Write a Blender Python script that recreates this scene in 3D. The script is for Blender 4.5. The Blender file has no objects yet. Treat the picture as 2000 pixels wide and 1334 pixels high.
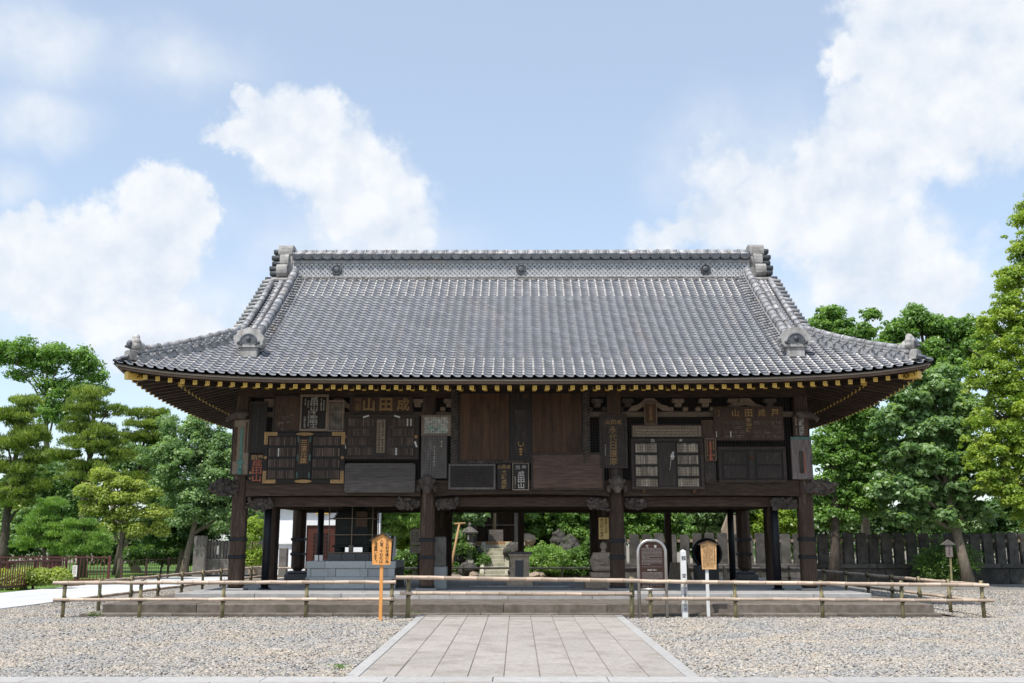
import bpy, bmesh, math, random
import numpy as np
from mathutils import Vector, Matrix, Euler, noise as mnoise
R = math.radians
rng = np.random.default_rng(7)
random.seed(7)
scene = bpy.context.scene
C = scene.collection

# ------------------------------------------------------------------ camera
FPX = 1944.0                        # focal length in pixels of the 2000 px wide photograph
EYE = 1.6
PITCH = math.atan(395 / FPX)
YAW = math.atan(10 / FPX)
cam = bpy.data.cameras.new('camera')
cam.sensor_width = 36.0
cam.lens = FPX / 2000 * 36.0
cam.clip_start = 0.1
cam.clip_end = 3000
camo = bpy.data.objects.new('camera', cam)
C.objects.link(camo)
camo.location = (0, 0, EYE)
camo.rotation_euler = (math.pi / 2 + PITCH, 0, YAW)
scene.camera = camo


def ray(u, v):
    x = (u - 1000) / FPX
    y = (667 - v) / FPX
    d = (x, math.cos(PITCH) - y * math.sin(PITCH), math.sin(PITCH) + y * math.cos(PITCH))
    c, s = math.cos(YAW), math.sin(YAW)
    return (d[0] * c - d[1] * s, d[0] * s + d[1] * c, d[2])


def at(u, v, Y):                     # the point of a pixel's ray at depth Y
    d = ray(u, v)
    t = Y / d[1]
    return Vector((d[0] * t, Y, EYE + d[2] * t))


def ground(u, v, z=0.0):             # the point of a pixel's ray on level z
    d = ray(u, v)
    t = (z - EYE) / d[2]
    return Vector((d[0] * t, d[1] * t, z))


# ------------------------------------------------------------------ sky and sun
SUN_EL = R(61)
SUN_AZ = R(-36)                      # measured from the way to the camera's back, towards the left
w = bpy.data.worlds.new('World')
scene.world = w
w.use_nodes = True
nt = w.node_tree
nt.nodes.clear()


def N(tree, typ, **kw):
    n = tree.nodes.new(typ)
    for k, v in kw.items():
        if k == 'inp':
            for i, val in v.items():
                n.inputs[i].default_value = val
        else:
            setattr(n, k, v)
    return n


def math_node(tree, op, a, b=None, c=None, clamp=False):
    n = tree.nodes.new('ShaderNodeMath')
    n.operation = op
    n.use_clamp = clamp
    for i, x in enumerate((a, b, c)):
        if x is None:
            continue
        if isinstance(x, (int, float)):
            n.inputs[i].default_value = x
        else:
            tree.links.new(x, n.inputs[i])
    return n.outputs[0]


# the sun stands behind the camera to the left
sun_dir = Vector((math.sin(SUN_AZ) * math.cos(SUN_EL), -math.cos(SUN_AZ) * math.cos(SUN_EL), math.sin(SUN_EL)))
sky = N(nt, 'ShaderNodeTexSky', sky_type='NISHITA', sun_disc=False)
sky.sun_elevation = SUN_EL
sky.sun_rotation = math.atan2(sun_dir.x, sun_dir.y)
sky.altitude = 50
sky.air_density = 1.0
sky.dust_density = 1.0
sky.ozone_density = 1.0
tc = N(nt, 'ShaderNodeTexCoord')
sep = N(nt, 'ShaderNodeSeparateXYZ')
nt.links.new(tc.outputs['Generated'], sep.inputs[0])
az = math_node(nt, 'ARCTAN2', sep.outputs[0], sep.outputs[1])
el = math_node(nt, 'ARCSINE', sep.outputs[2])
comb = N(nt, 'ShaderNodeCombineXYZ')
nt.links.new(az, comb.inputs[0])
nt.links.new(el, comb.inputs[1])
# warp the lookup so that cloud outlines billow
nz = N(nt, 'ShaderNodeTexNoise', inp={'Scale': 9.0, 'Detail': 9.0, 'Roughness': 0.58})
nt.links.new(comb.outputs[0], nz.inputs['Vector'])
nzs = N(nt, 'ShaderNodeVectorMath', operation='SUBTRACT')
nt.links.new(nz.outputs['Color'], nzs.inputs[0])
nzs.inputs[1].default_value = (.5, .5, .5)
warp = N(nt, 'ShaderNodeVectorMath', operation='MULTIPLY_ADD')
nt.links.new(nzs.outputs[0], warp.inputs[0])
warp.inputs[1].default_value = (.085, .085, 0)
nt.links.new(comb.outputs[0], warp.inputs[2])
nzf = N(nt, 'ShaderNodeTexNoise', inp={'Scale': 30.0, 'Detail': 7.0, 'Roughness': 0.6})
nt.links.new(comb.outputs[0], nzf.inputs['Vector'])
nzfs = N(nt, 'ShaderNodeVectorMath', operation='SUBTRACT')
nt.links.new(nzf.outputs['Color'], nzfs.inputs[0])
nzfs.inputs[1].default_value = (.5, .5, .5)
warp2 = N(nt, 'ShaderNodeVectorMath', operation='MULTIPLY_ADD')
nt.links.new(nzfs.outputs[0], warp2.inputs[0])
warp2.inputs[1].default_value = (.055, .055, 0)
nt.links.new(warp.outputs[0], warp2.inputs[2])


def azel(u, v):
    d = Vector(ray(u, v)).normalized()
    return math.atan2(d.x, d.y), math.asin(d.z)


def blob_field(blobs, vec):
    cur = None
    for (a, e, ra, re, s) in blobs:
        sub = N(nt, 'ShaderNodeVectorMath', operation='SUBTRACT')
        nt.links.new(vec, sub.inputs[0])
        sub.inputs[1].default_value = (a, e, 0)
        mul = N(nt, 'ShaderNodeVectorMath', operation='MULTIPLY')
        nt.links.new(sub.outputs[0], mul.inputs[0])
        mul.inputs[1].default_value = (1 / ra, 1 / re, 0)
        ln = N(nt, 'ShaderNodeVectorMath', operation='LENGTH')
        nt.links.new(mul.outputs[0], ln.inputs[0])
        f = math_node(nt, 'MULTIPLY_ADD', ln.outputs['Value'], -s, s)
        cur = f if cur is None else math_node(nt, 'SMOOTH_MAX', cur, f, 0.25)
    return cur


PXA = 1 / 2000.0
cumulus = []
for (u, v, ru, rv, s) in [
    (585, 265, 105, 80, 1), (520, 265, 80, 40, .8), (640, 235, 70, 60, 1), (690, 330, 110, 80, 1), (755, 395, 95, 70, .9), (690, 430, 130, 60, .55),
    (490, 205, 24, 24, .9), (445, 268, 40, 16, .8), (780, 450, 90, 50, .5),
    (50, 515, 140, 100, .9), (155, 455, 45, 45, .9), (60, 440, 60, 40, .9), (295, 400, 50, 56, 1), (380, 415, 36, 40, 1), (340, 450, 50, 40, .8), (290, 490, 100, 90, .9), (180, 590, 260, 80, .7),
    (330, 640, 200, 60, .5),
    (1770, 50, 110, 110, 1), (1910, 90, 170, 170, 1), (1740, 230, 160, 110, 1), (1640, 310, 130, 90, 1), (1575, 390, 150, 100, .95), (1440, 425, 110, 60, .7),
    (1650, 460, 170, 90, .8), (1720, 540, 170, 90, .75), (1330, 440, 90, 34, .6), (1500, 440, 110, 60, .8), (1655, 110, 30, 26, .8), (1440, 330, 90, 60, .45), (1840, 560, 90, 70, .55), (1900, 230, 150, 90, .8),
]:
    a, e = azel(u, v)
    cumulus.append((a, e, ru * PXA * 1.02 + .012, rv * PXA * 1.02 + .010, s))
for k in range(16):                  # the same kind of sky all the way round
    a = R(48 + k * 17.0) + random.uniform(-.06, .06)
    if a > math.pi:
        a -= 2 * math.pi
    e = R(random.uniform(12, 38))
    for j in range(2):
        cumulus.append((a + random.uniform(-.09, .09), e + random.uniform(-.06, .06), random.uniform(.06, .13), random.uniform(.045, .085), 1))
fld = blob_field(cumulus, warp2.outputs[0])
wisps = [(*azel(u, v), ru * PXA, rv * PXA, s) for (u, v, ru, rv, s) in [(90, 215, 130, 80, 1), (70, 60, 190, 90, .9), (340, 110, 230, 90, .7), (30, 350, 80, 50, .7), (1480, 300, 260, 170, .7), (260, 600, 480, 160, 1), (1750, 600, 420, 130, .9), (700, 470, 330, 130, .8)]]
wf = blob_field(wisps, warp.outputs[0])
nz2 = N(nt, 'ShaderNodeTexNoise', inp={'Scale': 24.0, 'Detail': 8.0, 'Roughness': 0.6})
nt.links.new(comb.outputs[0], nz2.inputs['Vector'])
vor = N(nt, 'ShaderNodeTexVoronoi', feature='F1', normalize=True, inp={'Scale': 22.0, 'Detail': 2.0, 'Roughness': .5, 'Lacunarity': 2.4})
vw = N(nt, 'ShaderNodeVectorMath', operation='MULTIPLY_ADD')
nt.links.new(nzfs.outputs[0], vw.inputs[0])
vw.inputs[1].default_value = (.02, .02, 0)
nt.links.new(comb.outputs[0], vw.inputs[2])
nt.links.new(vw.outputs[0], vor.inputs['Vector'])
puff = math_node(nt, 'SUBTRACT', .40, vor.outputs['Distance'])
dens = math_node(nt, 'MULTIPLY_ADD', puff, 0.9, math_node(nt, 'MULTIPLY_ADD', nz2.outputs['Fac'], 0.14, math_node(nt, 'ADD', fld, -0.07)))
mr = N(nt, 'ShaderNodeMapRange', interpolation_type='SMOOTHSTEP', inp={'From Min': 0.0, 'From Max': 0.46, 'To Min': 0.0, 'To Max': 0.96})
nt.links.new(dens, mr.inputs['Value'])
mw = N(nt, 'ShaderNodeMapRange', interpolation_type='SMOOTHSTEP', inp={'From Min': -0.1, 'From Max': 0.9, 'To Min': 0.0, 'To Max': 0.75})
nt.links.new(math_node(nt, 'MULTIPLY_ADD', nz.outputs['Fac'], 0.5, math_node(nt, 'ADD', wf, -0.25)), mw.inputs['Value'])
alpha = math_node(nt, 'MAXIMUM', mr.outputs[0], mw.outputs[0])
# light on the clouds: compare the billow noise with the same noise a step towards the sun
off = N(nt, 'ShaderNodeVectorMath', operation='ADD')
nt.links.new(comb.outputs[0], off.inputs[0])
off.inputs[1].default_value = (-.012, .02, 0)
nz3 = N(nt, 'ShaderNodeTexNoise', inp={'Scale': 11.0, 'Detail': 6.0, 'Roughness': 0.55})
nz4 = N(nt, 'ShaderNodeTexNoise', inp={'Scale': 11.0, 'Detail': 6.0, 'Roughness': 0.55})
nt.links.new(comb.outputs[0], nz3.inputs['Vector'])
nt.links.new(off.outputs[0], nz4.inputs['Vector'])
relief = math_node(nt, 'SUBTRACT', nz3.outputs['Fac'], nz4.outputs['Fac'])
lit = math_node(nt, 'MULTIPLY_ADD', relief, 3.4, math_node(nt, 'MULTIPLY_ADD', puff, 0.9, 0.5), clamp=True)
ccol = N(nt, 'ShaderNodeMix', data_type='RGBA')
ccol.inputs['A'].default_value = (3.55, 3.95, 4.5, 1)
ccol.inputs['B'].default_value = (4.75, 4.85, 5.0, 1)
nt.links.new(lit, ccol.inputs['Factor'])
skyhaze = N(nt, 'ShaderNodeMix', data_type='RGBA')     # summer haze: the whole sky is milky
skyhaze.inputs['Factor'].default_value = 0.38
skyhaze.inputs['B'].default_value = (4.15, 4.75, 5.35, 1)
gain = N(nt, 'ShaderNodeMix', data_type='RGBA', blend_type='MULTIPLY')
gain.inputs['Factor'].default_value = 1.0
gain.inputs['B'].default_value = (1.0, 1.0, 1.0, 1)
nt.links.new(sky.outputs[0], gain.inputs['A'])
nt.links.new(gain.outputs['Result'], skyhaze.inputs['A'])
smix = N(nt, 'ShaderNodeMix', data_type='RGBA')
nt.links.new(alpha, smix.inputs['Factor'])
nt.links.new(skyhaze.outputs['Result'], smix.inputs['A'])
nt.links.new(ccol.outputs['Result'], smix.inputs['B'])
bg = N(nt, 'ShaderNodeBackground', inp={'Strength': 0.15})
nt.links.new(smix.outputs['Result'], bg.inputs['Color'])
w.cycles.sampling_method = 'MANUAL'
w.cycles.sample_map_resolution = 512
wo = N(nt, 'ShaderNodeOutputWorld')
nt.links.new(bg.outputs[0], wo.inputs[0])

sl = bpy.data.lights.new('sun', 'SUN')
sl.energy = 3.8
sl.angle = R(0.53)
sl.color = (1.0, 0.955, 0.89)
so = bpy.data.objects.new('sun', sl)
C.objects.link(so)
so.location = (-20, -20, 60)
so.rotation_euler = (-sun_dir).to_track_quat('-Z', 'Y').to_euler()

vs = scene.view_settings
vs.view_transform = 'Standard'
vs.look = 'None'
vs.exposure = 0.45
vs.gamma = 1.0
vs.use_curve_mapping = False
scene.cycles.max_bounces = 8
scene.cycles.transparent_max_bounces = 6


# ------------------------------------------------------------------ materials
def rgb(h):
    """sRGB hex -> linear"""
    out = []
    for i in (0, 2, 4):
        c = int(h[i:i + 2], 16) / 255
        out.append(c / 12.92 if c <= .04045 else ((c + .055) / 1.055) ** 2.4)
    return (*out, 1)


MATS = {}


def mat(name, c1, c2=None, scale=6.0, stretch=(1, 1, 1), rough=.75, bump=.25, bscale=None, spec=.3, metal=0.0, vary=.15, tint=0.0, c3=None, c3lo=.58, c3hi=.75, c3scale=1.3, bdist=.01, c3stretch=None, coat=0.0):
    m = bpy.data.materials.new(name)
    MATS[name] = m
    m.use_nodes = True
    t = m.node_tree
    p = t.nodes['Principled BSDF']
    tcn = N(t, 'ShaderNodeTexCoord')
    oi = N(t, 'ShaderNodeObjectInfo')
    addv = N(t, 'ShaderNodeVectorMath', operation='MULTIPLY_ADD')
    t.links.new(oi.outputs['Random'], addv.inputs[0])
    addv.inputs[1].default_value = (17, 31, 23)
    t.links.new(tcn.outputs['Object'], addv.inputs[2])
    mp = N(t, 'ShaderNodeMapping')
    mp.inputs['Scale'].default_value = stretch
    t.links.new(addv.outputs[0], mp.inputs[0])
    n1 = N(t, 'ShaderNodeTexNoise', inp={'Scale': scale, 'Detail': 6.0, 'Roughness': .62})
    t.links.new(mp.outputs[0], n1.inputs['Vector'])
    mixc = N(t, 'ShaderNodeMix', data_type='RGBA')
    mixc.inputs['A'].default_value = c1
    mixc.inputs['B'].default_value = c2 or c1
    ramp = N(t, 'ShaderNodeMapRange', inp={'From Min': .32, 'From Max': .68})
    t.links.new(n1.outputs['Fac'], ramp.inputs['Value'])
    t.links.new(ramp.outputs[0], mixc.inputs['Factor'])
    col = mixc.outputs['Result']
    if c3:
        n3 = N(t, 'ShaderNodeTexNoise', inp={'Scale': c3scale, 'Detail': 8.0, 'Roughness': .65})
        if c3stretch:
            mp3 = N(t, 'ShaderNodeMapping')
            mp3.inputs['Scale'].default_value = c3stretch
            t.links.new(addv.outputs[0], mp3.inputs[0])
            t.links.new(mp3.outputs[0], n3.inputs['Vector'])
        else:
            t.links.new(addv.outputs[0], n3.inputs['Vector'])
        r3 = N(t, 'ShaderNodeMapRange', inp={'From Min': c3lo, 'From Max': c3hi})
        t.links.new(n3.outputs['Fac'], r3.inputs['Value'])
        m3 = N(t, 'ShaderNodeMix', data_type='RGBA')
        m3.inputs['B'].default_value = c3
        t.links.new(r3.outputs[0], m3.inputs['Factor'])
        t.links.new(col, m3.inputs['A'])
        col = m3.outputs['Result']
    hsv = N(t, 'ShaderNodeHueSaturation')
    t.links.new(col, hsv.inputs['Color'])
    val = math_node(t, 'MULTIPLY_ADD', oi.outputs['Random'], 2 * vary, 1 - vary)
    if tint:
        at_ = N(t, 'ShaderNodeAttribute', attribute_name='tint')
        val = math_node(t, 'MULTIPLY', val, math_node(t, 'MULTIPLY_ADD', at_.outputs['Fac'], 2 * tint, 1 - tint))
    t.links.new(val, hsv.inputs['Value'])
    t.links.new(hsv.outputs[0], p.inputs['Base Color'])
    p.inputs['Roughness'].default_value = rough
    p.inputs['Specular IOR Level'].default_value = spec
    p.inputs['Metallic'].default_value = metal
    p.inputs['Coat Weight'].default_value = coat
    if bump:
        nb = N(t, 'ShaderNodeTexNoise', inp={'Scale': bscale or scale * 4, 'Detail': 5.0, 'Roughness': .6})
        t.links.new(mp.outputs[0], nb.inputs['Vector'])
        b = N(t, 'ShaderNodeBump', inp={'Strength': bump, 'Distance': bdist})
        t.links.new(nb.outputs['Fac'], b.inputs['Height'])
        t.links.new(b.outputs[0], p.inputs['Normal'])
    return m


def leafmat(name, dark, light, trans=.35, rough=.40, tcol=None):
    m = bpy.data.materials.new(name)
    MATS[name] = m
    m.use_nodes = True
    t = m.node_tree
    p = t.nodes['Principled BSDF']
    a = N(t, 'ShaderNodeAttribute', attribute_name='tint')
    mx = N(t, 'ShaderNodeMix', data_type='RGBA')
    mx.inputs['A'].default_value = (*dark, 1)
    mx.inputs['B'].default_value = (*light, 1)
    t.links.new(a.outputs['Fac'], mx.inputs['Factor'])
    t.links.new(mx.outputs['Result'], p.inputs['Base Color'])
    p.inputs['Roughness'].default_value = rough
    p.inputs['Specular IOR Level'].default_value = .55
    tr = N(t, 'ShaderNodeBsdfTranslucent')
    gm = N(t, 'ShaderNodeMix', data_type='RGBA', blend_type='MULTIPLY')
    gm.inputs['Factor'].default_value = 1
    gm.inputs['B'].default_value = tcol or (1.25, 1.3, .55, 1)
    t.links.new(mx.outputs['Result'], gm.inputs['A'])
    t.links.new(gm.outputs['Result'], tr.inputs['Color'])
    ms = N(t, 'ShaderNodeMixShader', inp={0: trans})
    t.links.new(p.outputs[0], ms.inputs[1])
    t.links.new(tr.outputs[0], ms.inputs[2])
    out = t.nodes['Material Output']
    t.links.new(ms.outputs[0], out.inputs[0])
    return m


def lin(*v):
    return (*v, 1)


V = (14, 14, 1.2)      # vertical grain
Hh = (1.2, 14, 14)     # grain along x
Yg = (14, 1.2, 14)     # grain along y
DW1, DW2, DWL = lin(.026, .016, .011), lin(.08, .051, .035), lin(.22, .165, .125)
mat('wood_v', DW1, DW2, 2.2, V, .8, .5, 6, c3=DWL, c3lo=.56, c3hi=.8, c3scale=1.6, c3stretch=(5, 5, .6), vary=.25)
mat('wood_h', DW1, DW2, 2.2, Hh, .8, .5, 6, c3=DWL, c3lo=.60, c3hi=.85, c3scale=1.6, c3stretch=(.6, 5, 5), vary=.25)
mat('wood_y', DW1, DW2, 2.2, Yg, .8, .5, 6, vary=.25)
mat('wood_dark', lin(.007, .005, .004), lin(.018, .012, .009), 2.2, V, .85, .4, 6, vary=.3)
mat('carved', lin(0.0435, 0.0348, 0.03045), lin(0.1232, 0.0986, 0.0812), 5, (1, 1, 1), .85, .6, 30, c3=lin(0.232, 0.1885, 0.1595), c3lo=.55, c3hi=.8, c3scale=3)
mat('carved_light', lin(0.116, 0.09425, 0.07975), lin(0.2755, 0.232, 0.1958), 6, (1, 1, 1), .85, .6, 30)
mat('fascia', lin(.10, .068, .05), lin(.17, .12, .092), 2, Hh, .75, .3, 6)
mat('fascia_pale', lin(.30, .27, .24), lin(.42, .38, .34), 2, Hh, .8, .3, 6)
mat('gold', lin(.66, .41, .07), lin(.78, .50, .10), 9, (1, 1, 1), .45, .1, 40, spec=.5, metal=.12, vary=.08)
mat('gold_dark', lin(.10, .055, .01), lin(.17, .095, .018), 9, (1, 1, 1), .5, .1, 40, metal=.2)
mat('gold_paint', lin(.25, .155, .062), lin(.37, .235, .10), 12, (1, 1, 1), .6, .1, 40)
mat('gold_old', lin(0.29, 0.1668, 0.06525), lin(0.493, 0.2972, 0.1232), 7, (1, 1, 1), .6, .2, 30, vary=.1)
mat('white_paint', lin(.34, .31, .275), lin(.52, .48, .43), 9, (1, 1, 1), .7, .1, 40)
mat('red_paint', lin(.28, .065, .035), lin(.42, .13, .075), 9, (1, 1, 1), .6, .1, 40)
mat('green_patina', lin(.05, .12, .10), lin(.11, .21, .17), 9, (1, 1, 1), .7, .2, 40)
mat('iron', lin(.014, .015, .018), lin(.03, .032, .036), 8, (1, 1, 1), .5, .3, 40, metal=.4)
mat('steel_post', lin(.011, .013, .017), lin(.019, .021, .026), 4, (1, 1, 1), .45, .05, 40, metal=.3)
mat('bronze', lin(.010, .011, .010), lin(.024, .027, .024), 6, (1, 1, 1), .55, .4, 30, metal=.5)
mat('tile_clay', lin(.142, .148, .166), lin(.196, .203, .222), 5, (1, 1, 1), .48, .08, 60, spec=.45, tint=.16, vary=.03, c3=lin(.225, .205, .19), c3lo=.52, c3hi=.85, c3scale=.9, c3stretch=(2.6, .4, .4))
mat('tile_pale', lin(.38, .365, .35), lin(.52, .50, .48), 6, (1, 1, 1), .8, .2, 40, tint=.2, vary=.03)  # paler strip on the roll, lowest and topmost rows only
mat('tile_lip_shade', lin(.035, .037, .044), lin(.06, .063, .072), 6, (1, 1, 1), .6, .1, 40, tint=.3)  # darker than the clay: shade under the tile edge put into the colour
mat('ridge_tile', lin(.19, .195, .21), lin(.34, .335, .335), 5, (1, 1, 1), .45, .25, 40, spec=.45, c3=lin(.30, .24, .19), c3lo=.55, c3hi=.75, c3scale=2.5, tint=.3)
mat('ridge_dark', lin(.05, .055, .065), lin(.11, .115, .125), 6, (1, 1, 1), .5, .2, 40)
mat('joint_sand', lin(.15, .13, .105), lin(.21, .185, .15), 9, (1, 1, 1), .95, .3, 40)
mat('plaster_old', lin(.20, .19, .18), lin(.43, .42, .405), 4, (1, 1, 1), .85, .35, 25, c3=lin(.15, .115, .09), c3lo=.56, c3hi=.74, c3scale=1.7, c3stretch=(3, 3, .7))
mat('plaster', lin(.62, .63, .65), lin(.74, .75, .76), 3, (1, 1, 1), .8, .1, 25)
mat('plaster_white', lin(.74, .75, .77), lin(.80, .81, .82), 2, (1, 1, 1), .8, .1, 25, vary=.02)
mat('stone_plat', lin(.10, .082, .066), lin(.19, .163, .138), 5, (1, 1, 1), .85, .5, 40, c3=lin(.075, .068, .045), c3lo=.52, c3hi=.72, c3scale=1.4, vary=.16)
mat('stone_floor', lin(.28, .27, .26), lin(.38, .37, .36), 5, (1, 1, 1), .7, .3, 40, vary=.12)
mat('stone_path', lin(.29, .262, .236), lin(.40, .368, .334), 16, (1, 1, 1), .85, .5, 90, c3=lin(.215, .185, .155), c3lo=.48, c3hi=.78, c3scale=1.6, vary=.08)
mat('stone_path_pale', lin(.33, .32, .305), lin(.41, .40, .385), 8, (1, 1, 1), .85, .3, 90, vary=.06)
mat('stone_path_white', lin(.47, .475, .48), lin(.56, .565, .57), 8, (1, 1, 1), .85, .3, 90, vary=.06)
mat('granite', lin(.28, .29, .285), lin(.48, .49, .48), 60, (1, 1, 1), .6, .1, 90, vary=.12)
mat('granite_dark', lin(.06, .06, .06), lin(.13, .128, .125), 40, (1, 1, 1), .6, .2, 60, vary=.1)
mat('stone_warm', lin(.27, .21, .155), lin(.42, .335, .25), 9, (1, 1, 1), .85, .4, 40)
mat('stone_shaded', lin(.055, .050, .045), lin(.15, .138, .125), 4, (1, 1, 1), .9, .6, 25, c3=lin(.02, .024, .017), c3lo=.5, c3hi=.72, c3scale=2.0, vary=.25)  # old stone darkened: the trees' shade is put into its colour
mat('stone_old', lin(.10, .09, .08), lin(.22, .20, .18), 4, (1, 1, 1), .9, .6, 25, c3=lin(.05, .055, .04), c3lo=.5, c3hi=.72, c3scale=2.0, vary=.2)
mat('stone_mossy', lin(.28, .26, .19), lin(.50, .47, .38), 4, (1, 1, 1), .9, .4, 25, c3=lin(.12, .13, .06), c3lo=.48, c3hi=.7, c3scale=2.0)
mat('rock', lin(.03, .028, .025), lin(.10, .092, .082), 3, (1, 1, 1), .9, .8, 12, c3=lin(.04, .06, .02), c3lo=.5, c3hi=.65, c3scale=2, bdist=.04)
mat('bamboo', lin(.36, .27, .20), lin(.54, .43, .34), 3, (1, 8, 8), .5, .15, 20, c3=lin(.24, .17, .12), c3lo=.60, c3hi=.8, c3scale=2.5, tint=.25, spec=.4)
mat('bamboo_post', lin(.17, .15, .07), lin(.31, .26, .15), 4, V, .6, .2, 20, c3=lin(.09, .085, .035), c3lo=.5, c3hi=.7, c3scale=2.5)
mat('cord', lin(.02, .017, .014), lin(.04, .034, .03), 8)
mat('orange_board', lin(.62, .27, .07), lin(.76, .36, .11), 3, V, .7, .2, 12, vary=.04, c3=lin(.62, .36, .17), c3lo=.5, c3hi=.8, c3scale=3, c3stretch=(6, 6, .6))
mat('tan_board', lin(.55, .31, .13), lin(.66, .39, .18), 3, V, .7, .2, 12, vary=.04, c3=lin(.50, .33, .19), c3lo=.5, c3hi=.8, c3scale=3, c3stretch=(6, 6, .6))
mat('brown_trim', lin(.05, .028, .02), lin(.08, .05, .035), 5, Hh)
mat('ink', lin(.012, .010, .010), lin(.02, .018, .018), 5, bump=0)
mat('sign_brown', lin(.046, .027, .022), lin(.052, .031, .026), 5, bump=0, rough=.7, vary=.03, spec=.1)
mat('sign_white', lin(.5, .49, .47), lin(.55, .54, .52), 5, bump=0)
mat('steel', lin(.40, .38, .36), lin(.52, .50, .48), 5, (1, 1, 1), .32, .03, 30, metal=.8)
mat('white_post', lin(.70, .70, .69), lin(.80, .80, .79), 5, V, .6, .1, 30, c3=lin(.38, .37, .34), c3lo=.62, c3hi=.85, c3scale=3)
mat('cream_board', lin(.50, .42, .34), lin(.62, .53, .44), 5, V, .7, .1, 30)
mat('yellow_plate', lin(.50, .36, .13), lin(.60, .44, .18), 5, V, .6, .05, 30)
mat('maroon', lin(.085, .022, .022), lin(.12, .035, .033), 5, bump=.05, rough=.45, spec=.4)
mat('door_brown', lin(.06, .016, .010), lin(.10, .03, .018), 4, V, .5, .2, 20)
mat('soil', lin(.14, .12, .095), lin(.24, .215, .175), 3, (1, 1, 1), .95, .6, 20)
mat('gravel_bed', lin(.19, .178, .16), lin(.31, .295, .27), 45, (1, 1, 1), .9, .8, 45, bdist=.03)
mat('grass_ground', lin(.07, .14, .025), lin(.13, .22, .04), 6, (1, 1, 1), .9, .6, 60)
mat('bark', lin(.055, .042, .032), lin(.13, .105, .085), 5, (3, 3, .8), .9, .8, 14, bdist=.03)
mat('bark_pale', lin(.14, .115, .085), lin(.26, .22, .17), 5, (3, 3, .8), .9, .7, 14, bdist=.03)
mat('pole_wood', lin(.30, .18, .085), lin(.42, .26, .13), 4, V, .7, .2, 20)
# votive plaques
mat('plq_black', lin(.013, .010, .0085), lin(.034, .025, .020), 4, V, .6, .2, 20)
mat('plq_dark', lin(0.0261, 0.0203, 0.0174), lin(0.06525, 0.05075, 0.04205), 3, V, .75, .35, 14, c3=lin(0.1087, 0.0841, 0.0696), c3lo=.55, c3hi=.8, c3scale=2)
mat('plq_brown', lin(0.058, 0.0319, 0.0203), lin(0.1232, 0.0696, 0.0435), 2.5, V, .7, .35, 12, c3=lin(0.0319, 0.0203, 0.01595), c3lo=.5, c3hi=.75, c3scale=1.3)
mat('plq_rust', lin(0.05742, 0.02819, 0.01462), lin(0.1253, 0.06264, 0.03132), 1.3, (7, 7, .45), .7, .25, 14, c3=lin(0.02088, 0.01253, 0.009396), c3lo=.5, c3hi=.72, c3scale=1.1)
mat('plq_plank', lin(0.06525, 0.0377, 0.02755), lin(0.145, 0.0899, 0.06525), 2.2, Hh, .75, .4, 10, c3=lin(0.174, 0.1305, 0.1087), c3lo=.58, c3hi=.8, c3scale=1.5, c3stretch=(.5, 4, 4))
mat('plq_gray', lin(0.087, 0.0754, 0.06815), lin(0.1812, 0.1595, 0.145), 2.2, V, .85, .4, 12, c3=lin(0.319, 0.29, 0.2682), c3lo=.56, c3hi=.8, c3scale=2, c3stretch=(3, 3, 1))
mat('plq_slab', lin(0.07975, 0.06815, 0.0609), lin(0.1522, 0.1334, 0.1203), 2.2, Hh, .85, .4, 12, c3=lin(0.2175, 0.1885, 0.174), c3lo=.58, c3hi=.8, c3scale=2)
mat('plq_tan', lin(0.1668, 0.1232, 0.087), lin(0.3045, 0.2392, 0.174), 4, Hh, .8, .3, 20)
mat('plq_mottle', lin(0.07975, 0.06525, 0.0551), lin(0.29, 0.2392, 0.1885), 3.5, (1, 1, 1), .8, .4, 14, c3=lin(0.0435, 0.0377, 0.0348), c3lo=.5, c3hi=.65, c3scale=4)
mat('plq_picture', lin(0.145, 0.1232, 0.1015), lin(0.609, 0.58, 0.522), 7, (1, 1, 1), .8, .3, 20, c3=lin(0.1885, 0.348, 0.29), c3lo=.55, c3hi=.65, c3scale=5)
mat('frame_pale', lin(0.1885, 0.1377, 0.1015), lin(0.348, 0.261, 0.1958), 3, V, .8, .3, 14)
mat('frame_dark', lin(0.0319, 0.0232, 0.01885), lin(0.07975, 0.0609, 0.0493), 3, Hh, .8, .3, 14, c3=lin(0.145, 0.116, 0.0957), c3lo=.6, c3hi=.8, c3scale=2)
mat('strip_brown', lin(0.06525, 0.0435, 0.0348), lin(0.1595, 0.1131, 0.087), 6, V, .75, .2, 20, tint=.5)
mat('strip_pale', lin(0.319, 0.261, 0.1958), lin(0.609, 0.522, 0.406), 6, V, .75, .2, 20, tint=.4)
mat('weathered_pink', lin(0.1015, 0.07975, 0.0725), lin(0.2465, 0.203, 0.1885), 2.2, V, .85, .4, 12, c3=lin(0.087, 0.06525, 0.058), c3lo=.52, c3hi=.7, c3scale=2, c3stretch=(3, 3, .8))
mat('paper', lin(.70, .66, .6), lin(.8, .77, .72), 5, bump=0)
mat('wire', lin(.035, .032, .03), lin(.06, .055, .05), 5, bump=0, rough=.6)
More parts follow.
